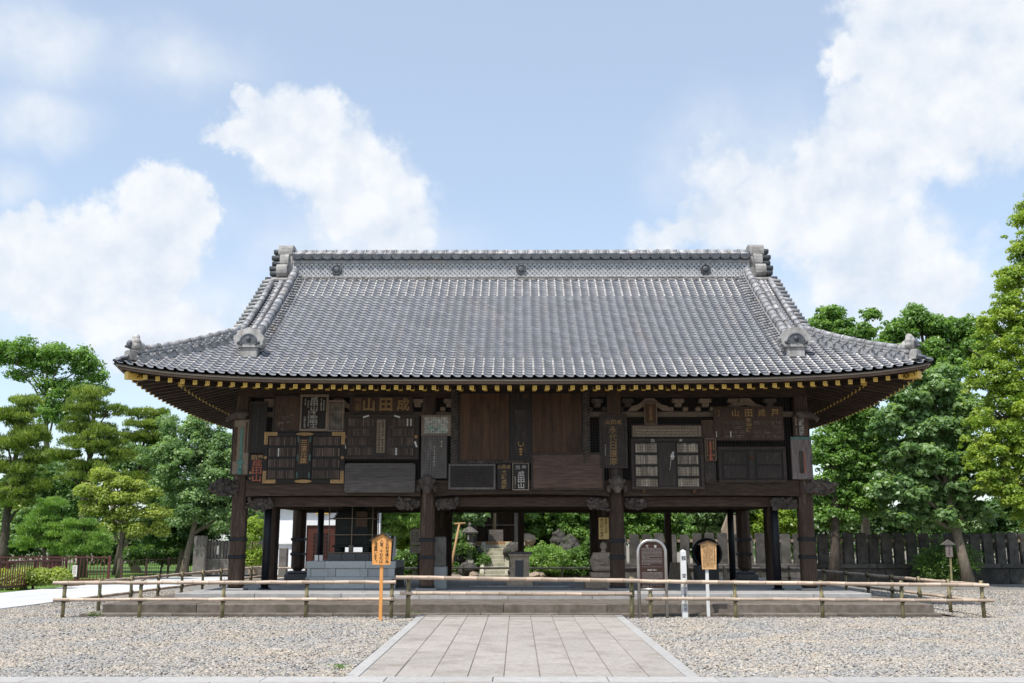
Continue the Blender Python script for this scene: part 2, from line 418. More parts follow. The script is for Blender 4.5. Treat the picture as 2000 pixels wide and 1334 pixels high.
# leaves
leafmat('leaf_broad', (0.07772, 0.1789, 0.03636), (0.2702, 0.4374, 0.1074), .48)
leafmat('leaf_dark', (0.03608, 0.0924, 0.02552), (0.142, 0.2564, 0.0716), .45)
leafmat('leaf_cool', (0.1082, 0.205, 0.0818), (0.3412, 0.482, 0.2268), .48)
leafmat('leaf_big', (0.0988, 0.2088, 0.0724), (0.3408, 0.4816, 0.2176), .48)
leafmat('leaf_yellow', (0.1875, 0.2711, 0.04844), (0.4872, 0.5488, 0.144), .5)
leafmat('leaf_ginkgo', (0.1412, 0.2732, 0.0356), (0.4674, 0.5554, 0.1022), .5)
leafmat('leaf_pine', (0.0714, 0.1462, 0.0274), (0.391, 0.479, 0.105), .40)
leafmat('leaf_pine_lime', (0.1029, 0.2261, 0.04304), (0.3572, 0.5244, 0.1284), .42)
leafmat('leaf_hedge', (0.04712, 0.1175, 0.02336), (0.1904, 0.3224, 0.0672), .38)
leafmat('grass_blade', (.06, .15, .02), (.17, .30, .05), .3)

# ------------------------------------------------------------------ geometry helpers
class MB:
    """collects shapes in world coordinates; build() links them as one mesh object"""
    def __init__(s):
        s.v, s.f, s.m, s.t, s.sm = [], [], [], [], []
        s.smooth = False

    def add(s, vs, fs, mi=0, tint=.5, smooth=None):
        b = len(s.v)
        s.v.extend([tuple(p) for p in vs])
        sm = s.smooth if smooth is None else smooth
        for f in fs:
            s.f.append([b + i for i in f])
            s.m.append(mi)
            s.t.append(tint)
            s.sm.append(sm)

    def box(s, c, size, rot=None, mi=0, tint=.5, taper=1.0, bevel=0.0):
        hx, hy, hz = size[0] / 2, size[1] / 2, size[2] / 2
        if bevel:
            b = min(bevel, hx * .9, hy * .9, hz * .9)
            pts, faces = [], []
            # chamfered box: 24 vertices
            idx = {}
            for ax in range(3):
                for sx in (-1, 1):
                    for sy in (-1, 1):
                        for sz in (-1, 1):
                            sg = (sx, sy, sz)
                            h = (hx, hy, hz)
                            p = [sg[k] * (h[k] if k == ax else h[k] - b) for k in range(3)]
                            idx[(ax, sx, sy, sz)] = len(pts)
                            pts.append(p)
            def q(ax, s1):
                o = [k for k in range(3) if k != ax]
                r = []
                for (a, c2) in ((-1, -1), (1, -1), (1, 1), (-1, 1)):
                    sg = [0, 0, 0]
                    sg[ax] = s1
                    sg[o[0]] = a
                    sg[o[1]] = c2
                    r.append(idx[(ax, *sg)])
                return r
            for ax in range(3):
                for s1 in (-1, 1):
                    faces.append(q(ax, s1))
            for (a, c2) in ((0, 1), (0, 2), (1, 2)):
                o = 3 - a - c2
                for sa in (-1, 1):
                    for sc in (-1, 1):
                        r = []
                        for so_ in (-1, 1):
                            sg = [0, 0, 0]
                            sg[a], sg[c2], sg[o] = sa, sc, so_
                            r.append((idx[(a, *sg)], idx[(c2, *sg)]))
                        faces.append([r[0][0], r[0][1], r[1][1], r[1][0]])
            for sx in (-1, 1):
                for sy in (-1, 1):
                    for sz in (-1, 1):
                        faces.append([idx[(k, sx, sy, sz)] for k in range(3)])
            vs_ = pts
        else:
            vs_ = [(x * hx, y * hy, z * hz) for z in (-1, 1) for y in (-1, 1) for x in (-1, 1)]
            faces = [(0, 2, 3, 1), (4, 5, 7, 6), (0, 1, 5, 4), (2, 6, 7, 3), (0, 4, 6, 2), (1, 3, 7, 5)]
        if taper != 1.0:
            vs_ = [(x * (taper if z > 0 else 1), y * (taper if z > 0 else 1), z) for x, y, z in vs_]
        if rot is not None:
            M = Euler(rot).to_matrix()
            vs_ = [M @ Vector(p) for p in vs_]
        s.add([(p[0] + c[0], p[1] + c[1], p[2] + c[2]) for p in vs_], faces, mi, tint)
        return s

    def b2(s, p, q, **k):              # box by two corners
        return s.box([(a + b) / 2 for a, b in zip(p, q)], [abs(a - b) for a, b in zip(p, q)], **k)

    def tube(s, pts, rad, n=8, mi=0, tint=.5, cap=True, smooth=True, flat=1.0):
        pts = [Vector(p) for p in pts]
        if isinstance(rad, (int, float)):
            rad = [rad] * len(pts)
        vs_, fs = [], []
        up = Vector((0, 0, 1))
        px = None
        for i, p in enumerate(pts):
            d = (pts[min(i + 1, len(pts) - 1)] - pts[max(i - 1, 0)])
            if d.length < 1e-9:
                d = Vector((0, 0, 1))
            d.normalize()
            if px is None:
                a = d.cross(up)
                if a.length < .05:
                    a = d.cross(Vector((0, 1, 0)))
            else:
                a = px - d * px.dot(d)
            a.normalize()
            px = a
            b = d.cross(a)
            for k in range(n):
                th = 2 * math.pi * k / n
                vs_.append(p + (a * math.cos(th) + b * math.sin(th) * flat) * rad[i])
        for i in range(len(pts) - 1):
            for k in range(n):
                fs.append((i * n + k, i * n + (k + 1) % n, (i + 1) * n + (k + 1) % n, (i + 1) * n + k))
        s.add(vs_, fs, mi, tint, smooth)
        if cap:
            base = len(s.v) - len(vs_)
            s.f.append([base + k for k in range(n)][::-1]); s.m.append(mi); s.t.append(tint); s.sm.append(False)
            s.f.append([base + (len(pts) - 1) * n + k for k in range(n)]); s.m.append(mi); s.t.append(tint); s.sm.append(False)
        return s

    def prism(s, poly, origin, ux, uy, depth, mi=0, tint=.5):
        """polygon in the plane (ux, uy) at origin, pushed along ux x uy by depth"""
        ux, uy, o = Vector(ux), Vector(uy), Vector(origin)
        n = ux.cross(uy).normalized()
        k = len(poly)
        a = [o + ux * x + uy * y for x, y in poly]
        b = [p + n * depth for p in a]
        s.add(a + b, [list(range(k))[::-1], [k + i for i in range(k)]] + [(i, (i + 1) % k, k + (i + 1) % k, k + i) for i in range(k)], mi, tint, False)
        return s

    def lathe(s, prof, c, n=16, mi=0, tint=.5, smooth=True, axis='z', rot=0.0):
        vs_, fs = [], []
        for r, z in prof:
            for k in range(n):
                th = 2 * math.pi * k / n + rot
                x, y = r * math.cos(th), r * math.sin(th)
                p = (x, y, z) if axis == 'z' else ((x, z, y) if axis == 'y' else (z, x, y))
                vs_.append((c[0] + p[0], c[1] + p[1], c[2] + p[2]))
        for i in range(len(prof) - 1):
            for k in range(n):
                fs.append((i * n + k, i * n + (k + 1) % n, (i + 1) * n + (k + 1) % n, (i + 1) * n + k))
        fs.append(list(range(n))[::-1])
        fs.append([(len(prof) - 1) * n + k for k in range(n)])
        s.add(vs_, fs, mi, tint, smooth)
        return s

    def ball(s, c, r, n=8, mi=0, tint=.5, rot=None):
        if isinstance(r, (int, float)):
            r = (r, r, r)
        vs_, fs = [], []
        m = n // 2 + 1
        M = Euler(rot).to_matrix() if rot else None
        for i in range(m + 1):
            ph = math.pi * i / m
            for k in range(n):
                th = 2 * math.pi * k / n
                p = Vector((r[0] * math.sin(ph) * math.cos(th), r[1] * math.sin(ph) * math.sin(th), r[2] * math.cos(ph)))
                if M:
                    p = M @ p
                vs_.append((c[0] + p.x, c[1] + p.y, c[2] + p.z))
        for i in range(m):
            for k in range(n):
                fs.append((i * n + k, (i + 1) * n + k, (i + 1) * n + (k + 1) % n, i * n + (k + 1) % n))
        s.add(vs_, fs, mi, tint, True)
        return s

    def mesh(s, name, mats, off=(0, 0, 0)):
        me = bpy.data.meshes.new(name)
        v = np.array(s.v, dtype=np.float64) - np.array(off, dtype=np.float64)
        me.from_pydata(v.tolist(), [], s.f)
        for m in (mats if isinstance(mats, (list, tuple)) else [mats]):
            me.materials.append(MATS[m])
        me.polygons.foreach_set('material_index', s.m)
        me.polygons.foreach_set('use_smooth', s.sm)
        a = me.attributes.new('tint', 'FLOAT', 'FACE')
        a.data.foreach_set('value', s.t)
        me.validate()
        bm = bmesh.new()
        bm.from_mesh(me)
        bmesh.ops.remove_doubles(bm, verts=bm.verts, dist=1e-5)
        bmesh.ops.recalc_face_normals(bm, faces=bm.faces)
        bm.to_mesh(me)
        bm.free()
        return me

    def build(s, name, mats, parent=None, **tags):
        off = base_of(parent) if parent else s.origin()
        o = bpy.data.objects.new(name, s.mesh(name, mats, off))
        C.objects.link(o)
        if parent:
            o.parent = parent
        else:
            o.location = off
        for k, v in tags.items():
            o[k] = v
        return o

    def origin(s):
        a = np.array(s.v)
        return (float((a[:, 0].min() + a[:, 0].max()) / 2), float((a[:, 1].min() + a[:, 1].max()) / 2), float(a[:, 2].min()))


def base_of(o):                         # world location of an object's own space (nothing is rotated)
    p = Vector((0, 0, 0))
    while o:
        p += Vector(o.location)
        o = o.parent
    return p


def thing(name, loc, label, category, group=None):
    o = bpy.data.objects.new(name, None)
    o.empty_display_size = .2
    C.objects.link(o)
    o.location = loc
    o['label'] = label
    o['category'] = category
    if group:
        o['group'] = group
    return o


def one(mb, name, mats, label, category, group=None):
    o = mb.build(name, mats)
    o['label'] = label
    o['category'] = category
    if group:
        o['group'] = group
    return o


def struct(mb, name, mats):
    o = mb.build(name, mats)
    o['kind'] = 'structure'
    return o


def link_mesh(name, me, parent=None, loc=(0, 0, 0), rot=None):
    o = bpy.data.objects.new(name, me)
    C.objects.link(o)
    o.parent = parent
    o.location = loc
    if rot:
        o.rotation_euler = rot
    return o


def remeshed(mb, name, mats, parent=None, voxel=.02, smooth=3, rough=0.0, rscale=8.0, **tags):
    """melt overlapping shapes into one continuous surface"""
    o = mb.build(name, mats, parent, **tags)
    md = o.modifiers.new('r', 'REMESH')
    md.mode = 'VOXEL'
    md.voxel_size = voxel
    if smooth:
        ms = o.modifiers.new('s', 'SMOOTH')
        ms.iterations = smooth
        ms.factor = .5
    dg = bpy.context.evaluated_depsgraph_get()
    me = bpy.data.meshes.new_from_object(o.evaluated_get(dg))
    o.modifiers.clear()
    old = o.data
    o.data = me
    bpy.data.meshes.remove(old)
    if rough:
        for v in me.vertices:
            v.co += v.normal * rough * mnoise.fractal(v.co * rscale, 1.0, 2.0, 4)
    me.polygons.foreach_set('use_smooth', [True] * len(me.polygons))
    if not me.materials:
        me.materials.append(MATS[mats if isinstance(mats, str) else mats[0]])
    return o


# ------------------------------------------------------------------ lettering
GL = {}
_fc = bpy.data.curves.new('glyph', 'FONT')
_fo = bpy.data.objects.new('glyph', _fc)


def glyph(ch, bold=.012):
    key = (ch, bold)
    if key in GL:
        return GL[key]
    if _fo.name not in C.objects:
        C.objects.link(_fo)
    _fc.body = ch
    _fc.offset = bold
    _fc.resolution_u = 2
    _fc.extrude = 0
    _fo.update_tag()
    bpy.context.view_layer.update()
    me = bpy.data.meshes.new_from_object(_fo.evaluated_get(bpy.context.evaluated_depsgraph_get()))
    v = np.array([p.co[:2] for p in me.vertices]) if len(me.vertices) else np.zeros((0, 2))
    f = [list(p.vertices) for p in me.polygons]
    edges = {}
    for p in f:
        for i in range(len(p)):
            e = (p[i], p[(i + 1) % len(p)])
            edges[e] = 1
    rim = [e for e in edges if (e[1], e[0]) not in edges]
    bpy.data.meshes.remove(me)
    if len(v):
        lo, hi = v.min(0), v.max(0)
        s = max(hi - lo)
        v = (v - (lo + hi) / 2) / s
        asp = (hi - lo) / s
    else:
        asp = (1, 1)
    GL[key] = (v, f, rim, asp)
    return GL[key]


def put_char(mb, ch, x, y, z, w, h=None, depth=.008, bold=.012, mi=0, fit=False):
    """one raised character centred on (x, z), front face at depth y - depth, read from -Y"""
    v, f, rim, asp = glyph(ch, bold)
    if not len(v):
        return
    h = h or w
    n = len(v)
    sx, sy = (w / asp[0], h / asp[1]) if fit else (w, h)
    a = [(x + p[0] * sx, y - depth, z + p[1] * sy) for p in v]
    b = [(p[0], y, p[2]) for p in a]
    mb.add(a + b, [list(q) for q in f] + [(e[0], e[1], n + e[1], n + e[0]) for e in rim], mi, .5, False)


def vtext(mb, s, x, ztop, zbot, y, w=None, depth=.008, bold=.012, mi=0):
    """a column of characters"""
    n = len(s)
    step = (ztop - zbot) / n
    for i, ch in enumerate(s):
        cw = w or step * .92
        k = .45 if ch in '、。' else 1.0
        dx = cw * .3 if ch in '、。' else 0
        put_char(mb, ch, x + dx, y, ztop - step * (i + .5) + (cw * .25 if ch in '、。' else 0), cw * k, min(step * .95, cw * 1.15) * k, depth, bold, mi)


def htext(mb, s, x0, x1, z, y, h=None, depth=.008, bold=.012, mi=0):
    n = len(s)
    step = (x1 - x0) / n
    for i, ch in enumerate(s):
        put_char(mb, ch, x0 + step * (i + .5), y, z, h or step * .9, None, depth, bold, mi)


def scribble(mb, x0, x1, z0, z1, y, cols, rows, fill=.8, depth=.004, mi=0, vert=True, rnd=random, wmin=.35):
    """writing too small to read: little upright strokes in columns or lines"""
    cw, rh = (x1 - x0) / cols, (z1 - z0) / rows
    for i in range(cols):
        for j in range(rows):
            if rnd.random() > fill:
                continue
            cx, cz = x0 + cw * (i + .5), z0 + rh * (j + .5)
            for k in range(2):
                ww = cw * rnd.uniform(wmin, .78)
                hh = rh * rnd.uniform(.10, .26)
                mb.box((cx + cw * rnd.uniform(-.08, .08), y - depth / 2, cz + rh * (.22 - .44 * k) + rh * rnd.uniform(-.06, .06)), (ww, depth, hh), mi=mi)
            mb.box((cx + cw * rnd.uniform(-.15, .15), y - depth / 2 - .0007, cz), (cw * .16, depth, rh * .72), mi=mi)


# ------------------------------------------------------------------ leaves
def leaf_mesh(name, material, P, Nn, size, aspect=.6, tint=None, needle=False):
    n = len(P)
    size = np.broadcast_to(np.asarray(size, float), (n,))
    Nn = Nn / np.linalg.norm(Nn, axis=1, keepdims=True)
    rv = rng.normal(size=(n, 3))
    T = np.cross(Nn, rv)
    T /= np.linalg.norm(T, axis=1, keepdims=True) + 1e-9
    B = np.cross(Nn, T)
    if needle:                      # needles point along the normal
        T, B = Nn, T
        Nn = np.cross(T, B)
    L = size[:, None]
    W_ = L * aspect
    fold = Nn * L * .12
    v = np.empty((n, 4, 3))
    v[:, 0] = P - T * L * .5
    v[:, 1] = P + B * W_ * .5 + fold
    v[:, 2] = P + T * L * .5
    v[:, 3] = P - B * W_ * .5 + fold
    me = bpy.data.meshes.new(name)
    me.vertices.add(n * 4)
    me.vertices.foreach_set('co', v.reshape(-1))
    me.loops.add(n * 4)
    me.loops.foreach_set('vertex_index', np.arange(n * 4, dtype=np.int32))
    me.polygons.add(n)
    me.polygons.foreach_set('loop_start', np.arange(n, dtype=np.int32) * 4)
    me.polygons.foreach_set('loop_total', np.full(n, 4, dtype=np.int32))
    a = me.attributes.new('tint', 'FLOAT', 'FACE')
    if tint is None:
        tint = rng.random(n)
    a.data.foreach_set('value', np.clip(tint, 0, 1).astype(np.float32))
    me.materials.append(MATS[material])
    me.update(calc_edges=True)
    return me


def clump_points(centers, radii, n, squash=(1, 1, .75), shell=.55, up=.35, low=-.55):
    """n points spread over the outer shells of the given clumps"""
    centers = np.asarray(centers)
    radii = np.asarray(radii)
    pr = radii ** 2
    idx = rng.choice(len(centers), size=n, p=pr / pr.sum())
    d = rng.normal(size=(n, 3))
    d /= np.linalg.norm(d, axis=1, keepdims=True)
    d[:, 2] = np.where(d[:, 2] < low, -d[:, 2] * .6, d[:, 2])
    rr = radii[idx] * (shell + (1.08 - shell) * rng.random(n) ** .6)
    P = centers[idx] + d * rr[:, None] * np.array(squash)
    Nn = d * .7 + rng.normal(size=(n, 3)) * .5 + np.array([0, 0, up])
    return P, Nn, idx


def px_ellipsoids(ells, Y, depth=None):
    """pixel ellipses (u, v, ru, rv[, dY]) at distance Y -> centres and half axes in metres"""
    out = []
    for e in ells:
        u, v, ru, rv = e[:4]
        dY = e[4] if len(e) > 4 else 0.0
        c = at(u, v, Y + dY)
        k = (Y + dY) / FPX
        out.append((np.array(c), np.array((ru * k, (depth or max(ru, rv) * k * .9), rv * k))))
    return out


def make_tree(name, label, ells, Y, base, leaf, n, leaf_size, clump=.55, trunk_r=.2, bark='bark', category='tree', group=None, kind='broad', nclump=None, top_light=.35, limbs=True, trunk_top=None, seedy=0, depth=None, ground_z=0.0, gap=0.0):
    """a trunk with limbs and a crown made of many leaf clumps; the pixel ellipses only set where the crown's masses stand"""
    root = thing(name, (base[0], base[1], ground_z), label, category, group)
    E_ = px_ellipsoids(ells, Y, depth)
    cs, rs = [], []
    vol = np.array([e[1][0] * e[1][2] for e in E_])
    total = int((nclump or int(26 * len(E_))) * (1.0 if kind == 'hedge' else (1.15 if kind == 'pine' else 1.35)))
    for (c, ax), share in zip(E_, vol / vol.sum()):
        k = max(4, int(total * share))
        for _ in range(k):
            d = rng.normal(size=3)
            d /= np.linalg.norm(d)
            r = rng.random() ** .45
            far = rng.random() < .22
            p = c + d * ax * (1.0 + .28 * rng.random() if far else r * .95)
            if p[2] < ground_z + .15:
                p[2] = ground_z + .15 + rng.random() * .3
            cs.append(p)
            rs.append((clump if kind == 'hedge' else clump * .74) * (rng.uniform(.3, .65) if far else rng.uniform(.5, 1.45)))
    cs, rs = np.array(cs), np.array(rs)
    if kind == 'pine':
        P, Nn, idx = clump_points(cs, rs, n, (1, 1, .58), .25, .6, -.5)
        Nn = Nn + np.array([0, 0, .35])
    elif kind == 'hedge':
        P, Nn, idx = clump_points(cs, rs, n, (1, 1, .9), .7, .4)
    else:
        P, Nn, idx = clump_points(cs, rs, n, (1, 1, .72), .30, .45)
    ct = rng.random(len(cs))
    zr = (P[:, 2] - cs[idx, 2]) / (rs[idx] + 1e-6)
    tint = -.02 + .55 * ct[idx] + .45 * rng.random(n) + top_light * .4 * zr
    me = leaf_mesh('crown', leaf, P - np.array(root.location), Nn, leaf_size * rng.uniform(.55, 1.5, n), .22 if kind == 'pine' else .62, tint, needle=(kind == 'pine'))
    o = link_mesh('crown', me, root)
    # trunk and limbs
    zc = np.array([e[0][2] for e in E_])
    top = trunk_top or (float(np.mean([e[0][0] for e in E_])), Y, float(zc.max()))
    mb = MB()
    b = Vector((base[0], base[1], ground_z - .1))
    tp = Vector(top)
    pts = []
    for i in range(7):
        f = i / 6
        q = b.lerp(tp, f)
        q.x += math.sin(f * 5 + seedy) * .12 * (tp.z - b.z) * .12
        q.y += math.cos(f * 4 + seedy) * .1 * (tp.z - b.z) * .1
        pts.append(q)
    rad = [trunk_r * (1.25 if i == 0 else 1) * (1 - .8 * (i / 6)) + .012 for i in range(7)]
    mb.tube(pts, rad, 9)
    mb.build('trunk', bark, root)
    if limbs:
        lb = MB()
        for (c, ax) in E_:
            c = Vector(c)
            f = min(.9, max(.28, (c.z - b.z) / max(tp.z - b.z, .1) - .18))
            j = min(5, int(f * 6))
            st = pts[j].lerp(pts[j + 1], f * 6 - j)
            mid = st.lerp(c, .5) + Vector((0, 0, .12 * (c - st).length))
            lr = max(.02, rad[j] * .5)
            lb.tube([st, mid, c, c + (c - mid) * .5], [lr, lr * .7, lr * .42, lr * .15], 6)
            for _ in range(4):
                d = Vector(rng.normal(size=3))
                d.normalize()
                e2 = c + Vector((d.x * ax[0], d.y * ax[1], abs(d.z) * ax[2])) * .8
                lb.tube([mid.lerp(c, .5), c.lerp(e2, .5), e2], [lr * .45, lr * .3, lr * .1], 5)
        lb.build('branchwork', bark, root)
    return root

# ------------------------------------------------------------------ ground
SLOPE = .011
Y_FOOT = 23.1


def gz(y):                            # the forecourt falls gently from the hall towards the viewer
    return -SLOPE * max(0.0, Y_FOOT - y)


g = MB()
xs = [-700, -60, -25, 25, 60, 700]
ys = [-60, 0, 12, 18, Y_FOOT, 60, 120, 900]
grid = [[(x, y, gz(y) - .05) for x in xs] for y in ys]
g.add([p for row in grid for p in row], [(j * 6 + i, j * 6 + i + 1, j * 6 + i + 7, j * 6 + i + 6) for j in range(len(ys) - 1) for i in range(5)])
struct(g, 'ground', 'soil')

PX0, PX1, PYN = -2.235, 2.36, 13.40    # the paved approach
bed = MB()
for (x0, x1, y0, y1) in ((-13.0, PX0 - .02, 13.42, 23.02), (PX1 + .02, 26, 13.42, 23.02), (-12.85, -9.9, 23.02, 46), (9.95, 26, 23.02, 41.8)):
    n = 6
    for i in range(n):
        a, b = y0 + (y1 - y0) * i / n, y0 + (y1 - y0) * (i + 1) / n
        bed.add([(x0, a, gz(a) - .012), (x1, a, gz(a) - .012), (x1, b, gz(b) - .012), (x0, b, gz(b) - .012)], [(0, 1, 2, 3)])
bedo = struct(bed, 'gravel_ground', 'gravel_bed')

gr = MB()
gx = -17.05
gr.add([(-60, 10, -.03), (gx, 10, -.03), (gx, 90, -.03), (-60, 90, -.03)], [(0, 1, 2, 3)])
struct(gr, 'lawn', 'grass_ground')
gr2 = MB()
gr2.add([(-16.9, 50, -.02), (40, 50, -.02), (40, 90, -.02), (-16.9, 90, -.02)], [(0, 1, 2, 3)])
struct(gr2, 'planting_ground', 'soil')


def slab(x0, x1, y0, y1, z, th=.08, gap=.006, jit=.003):
    m = MB()
    dz = random.uniform(-jit, jit)
    pts = []
    e = .006
    for (k, ee) in ((0, 0), (1, 0), (2, e)):
        zz = -th if k == 0 else (-.006 if k == 1 else 0)
        for (x, y) in ((x0 + gap + ee, y0 + gap + ee), (x1 - gap - ee, y0 + gap + ee), (x1 - gap - ee, y1 - gap - ee), (x0 + gap + ee, y1 - gap - ee)):
            pts.append((x, y, z(y) + zz + dz if callable(z) else z + zz + dz))
    f = [(8, 9, 10, 11)]
    for k in (0, 4):
        f += [(k + i, k + (i + 1) % 4, k + 4 + (i + 1) % 4, k + 4 + i) for i in range(4)]
    m.add(pts, f)
    return m


path = struct((lambda m: (m.add([(PX0, PYN, gz(PYN) + .018), (PX1, PYN, gz(PYN) + .018), (PX1, Y_FOOT, gz(Y_FOOT) + .018), (PX0, Y_FOOT, gz(Y_FOOT) + .018)], [(0, 1, 2, 3)]), m)[1])(MB()), 'paved_path', 'joint_sand')
zt = lambda y: gz(y) + .03
bw = .19
for side in (0, 1):
    xa = PX0 if side == 0 else PX1 - bw
    y = PYN
    while y < Y_FOOT - .05:
        ln = random.uniform(1.3, 1.9)
        y2 = min(Y_FOOT, y + ln)
        if Y_FOOT - y2 < .5:
            y2 = Y_FOOT
        slab(xa, xa + bw, y, y2, zt).build('kerb_stone', 'stone_path_pale', path)
        y = y2
ncol = 9
cw = (PX1 - PX0 - 2 * bw) / ncol
for i in range(ncol):
    y = PYN - random.uniform(0, 1.1)
    while y < Y_FOOT - .05:
        ln = random.choice((1.1, 1.35, 1.6))
        y2 = min(Y_FOOT, y + ln)
        if Y_FOOT - y2 < .5:
            y2 = Y_FOOT
        slab(PX0 + bw + cw * i, PX0 + bw + cw * (i + 1), max(y, PYN), y2, zt).build('paving_slab', 'stone_path', path)
        y = y2
cross = struct((lambda m: (m.add([(-16, 10.5, gz(11) - .06), (16, 10.5, gz(11) - .06), (16, PYN, gz(PYN) - .06), (-16, PYN, gz(PYN) - .06)], [(0, 1, 2, 3)]), m)[1])(MB()), 'cross_path', 'joint_sand')
x = -9.0
while x < 9.0:
    ln = random.uniform(1.35, 1.6)
    slab(x, x + ln, PYN - .42, PYN, zt).build('kerb_stone', 'stone_path_pale', cross)
    slab(x - .6, x - .6 + ln, PYN - 1.15, PYN - .42, zt).build('paving_slab', 'stone_path', cross)
    slab(x - .2, x - .2 + ln, PYN - 1.9, PYN - 1.15, zt).build('paving_slab', 'stone_path', cross)
    x += ln

side = struct((lambda m: (m.add([(-17.0, 14, gz(14) - .02), (-12.9, 14, gz(14) - .02), (-12.9, Y_FOOT, -.02), (-12.9, 62, -.02), (-17.0, 62, -.02), (-17.0, Y_FOOT, -.02)], [(0, 1, 2, 5), (5, 2, 3, 4)]), m)[1])(MB()), 'side_path', 'joint_sand')
y = 15.0
zs = lambda y: gz(y) + .02
while y < 50:
    ln = 1.3
    n = 4
    for i in range(n):
        w4 = 4.1 / n
        slab(-17.0 + w4 * i, -17.0 + w4 * (i + 1), y, y + ln, zs).build('paving_slab', 'stone_path_white', side)
    y += ln

# loose gravel: real stones, far too many to count
ng = bpy.data.node_groups.new('gravel_scatter', 'GeometryNodeTree')
ng.interface.new_socket('Geometry', in_out='INPUT', socket_type='NodeSocketGeometry')
ng.interface.new_socket('Geometry', in_out='OUTPUT', socket_type='NodeSocketGeometry')
gi = ng.nodes.new('NodeGroupInput')
go = ng.nodes.new('NodeGroupOutput')
dp = ng.nodes.new('GeometryNodeDistributePointsOnFaces')
dat = ng.nodes.new('GeometryNodeInputNamedAttribute')
dat.data_type = 'FLOAT'
dat.inputs['Name'].default_value = 'dens'
ng.links.new(gi.outputs[0], dp.inputs['Mesh'])
ng.links.new(dat.outputs['Attribute'], dp.inputs['Density'])
ico = ng.nodes.new('GeometryNodeMeshIcoSphere')
ico.inputs['Radius'].default_value = .5
ico.inputs['Subdivisions'].default_value = 2
sp = ng.nodes.new('GeometryNodeSetPosition')
nzn = ng.nodes.new('ShaderNodeTexNoise')
nzn.inputs['Scale'].default_value = 1.6
pos = ng.nodes.new('GeometryNodeInputPosition')
ng.links.new(pos.outputs[0], nzn.inputs['Vector'])
vsub = ng.nodes.new('ShaderNodeVectorMath')
vsub.operation = 'MULTIPLY_ADD'
ng.links.new(nzn.outputs['Color'], vsub.inputs[0])
vsub.inputs[1].default_value = (.55, .55, .55)
vsub.inputs[2].default_value = (-.27, -.27, -.27)
ng.links.new(ico.outputs['Mesh'], sp.inputs['Geometry'])
ng.links.new(vsub.outputs[0], sp.inputs['Offset'])
ip = ng.nodes.new('GeometryNodeInstanceOnPoints')
ng.links.new(dp.outputs['Points'], ip.inputs['Points'])
ng.links.new(sp.outputs[0], ip.inputs['Instance'])


def rv(kind, lo, hi, seed):
    n = ng.nodes.new('FunctionNodeRandomValue')
    n.data_type = kind
    i = {'FLOAT': (2, 3), 'FLOAT_VECTOR': (0, 1)}[kind]
    n.inputs[i[0]].default_value = lo
    n.inputs[i[1]].default_value = hi
    n.inputs['Seed'].default_value = seed
    return n.outputs[0 if kind == 'FLOAT_VECTOR' else 1]


ng.links.new(rv('FLOAT_VECTOR', (-.5, -.5, 0), (.5, .5, 6.28), 1), ip.inputs['Rotation'])
ng.links.new(rv('FLOAT_VECTOR', (.026, .022, .014), (.068, .05, .034), 2), ip.inputs['Scale'])
sa = ng.nodes.new('GeometryNodeStoreNamedAttribute')
sa.data_type = 'FLOAT'
sa.domain = 'INSTANCE'
sa.inputs['Name'].default_value = 'pick'
ng.links.new(ip.outputs[0], sa.inputs['Geometry'])
ng.links.new(rv('FLOAT', 0.0, 1.0, 3), sa.inputs['Value'])
smn = ng.nodes.new('GeometryNodeSetMaterial')
gm = bpy.data.materials.new('gravel_stone')
MATS['gravel_stone'] = gm
gm.use_nodes = True
t = gm.node_tree
pa = N(t, 'ShaderNodeAttribute', attribute_name='pick', attribute_type='INSTANCER')
cr = N(t, 'ShaderNodeValToRGB')
els = cr.color_ramp.elements
els[0].position, els[0].color = 0, (.15, .145, .14, 1)
els[1].position, els[1].color = 1, (.46, .44, .41, 1)
for p_, c_ in ((.14, (.19, .19, .19, 1)), (.34, (.26, .26, .255, 1)), (.52, (.34, .30, .25, 1)), (.66, (.31, .31, .30, 1)), (.80, (.41, .35, .285, 1)), (.9, (.39, .38, .365, 1))):
    e_ = els.new(p_)
    e_.color = c_
t.links.new(pa.outputs['Fac'], cr.inputs[0])
gpos = N(t, 'ShaderNodeNewGeometry')
gn = N(t, 'ShaderNodeTexNoise', inp={'Scale': .7, 'Detail': 6.0, 'Roughness': .65})
t.links.new(gpos.outputs['Position'], gn.inputs['Vector'])
gmr = N(t, 'ShaderNodeMapRange', inp={'From Min': .3, 'From Max': .7})
t.links.new(gn.outputs['Fac'], gmr.inputs['Value'])
gtone = N(t, 'ShaderNodeMix', data_type='RGBA')
gtone.inputs['A'].default_value = (.86, .90, .95, 1)
gtone.inputs['B'].default_value = (1.22, 1.10, .94, 1)
t.links.new(gmr.outputs[0], gtone.inputs['Factor'])
gmul = N(t, 'ShaderNodeMix', data_type='RGBA', blend_type='MULTIPLY')
gmul.inputs['Factor'].default_value = 1
t.links.new(cr.outputs[0], gmul.inputs['A'])
t.links.new(gtone.outputs['Result'], gmul.inputs['B'])
t.links.new(gmul.outputs['Result'], t.nodes['Principled BSDF'].inputs['Base Color'])
t.nodes['Principled BSDF'].inputs['Roughness'].default_value = .8
smn.inputs['Material'].default_value = gm
ng.links.new(sa.outputs[0], smn.inputs['Geometry'])
ng.links.new(smn.outputs[0], go.inputs[0])
gp = MB()
dens = []
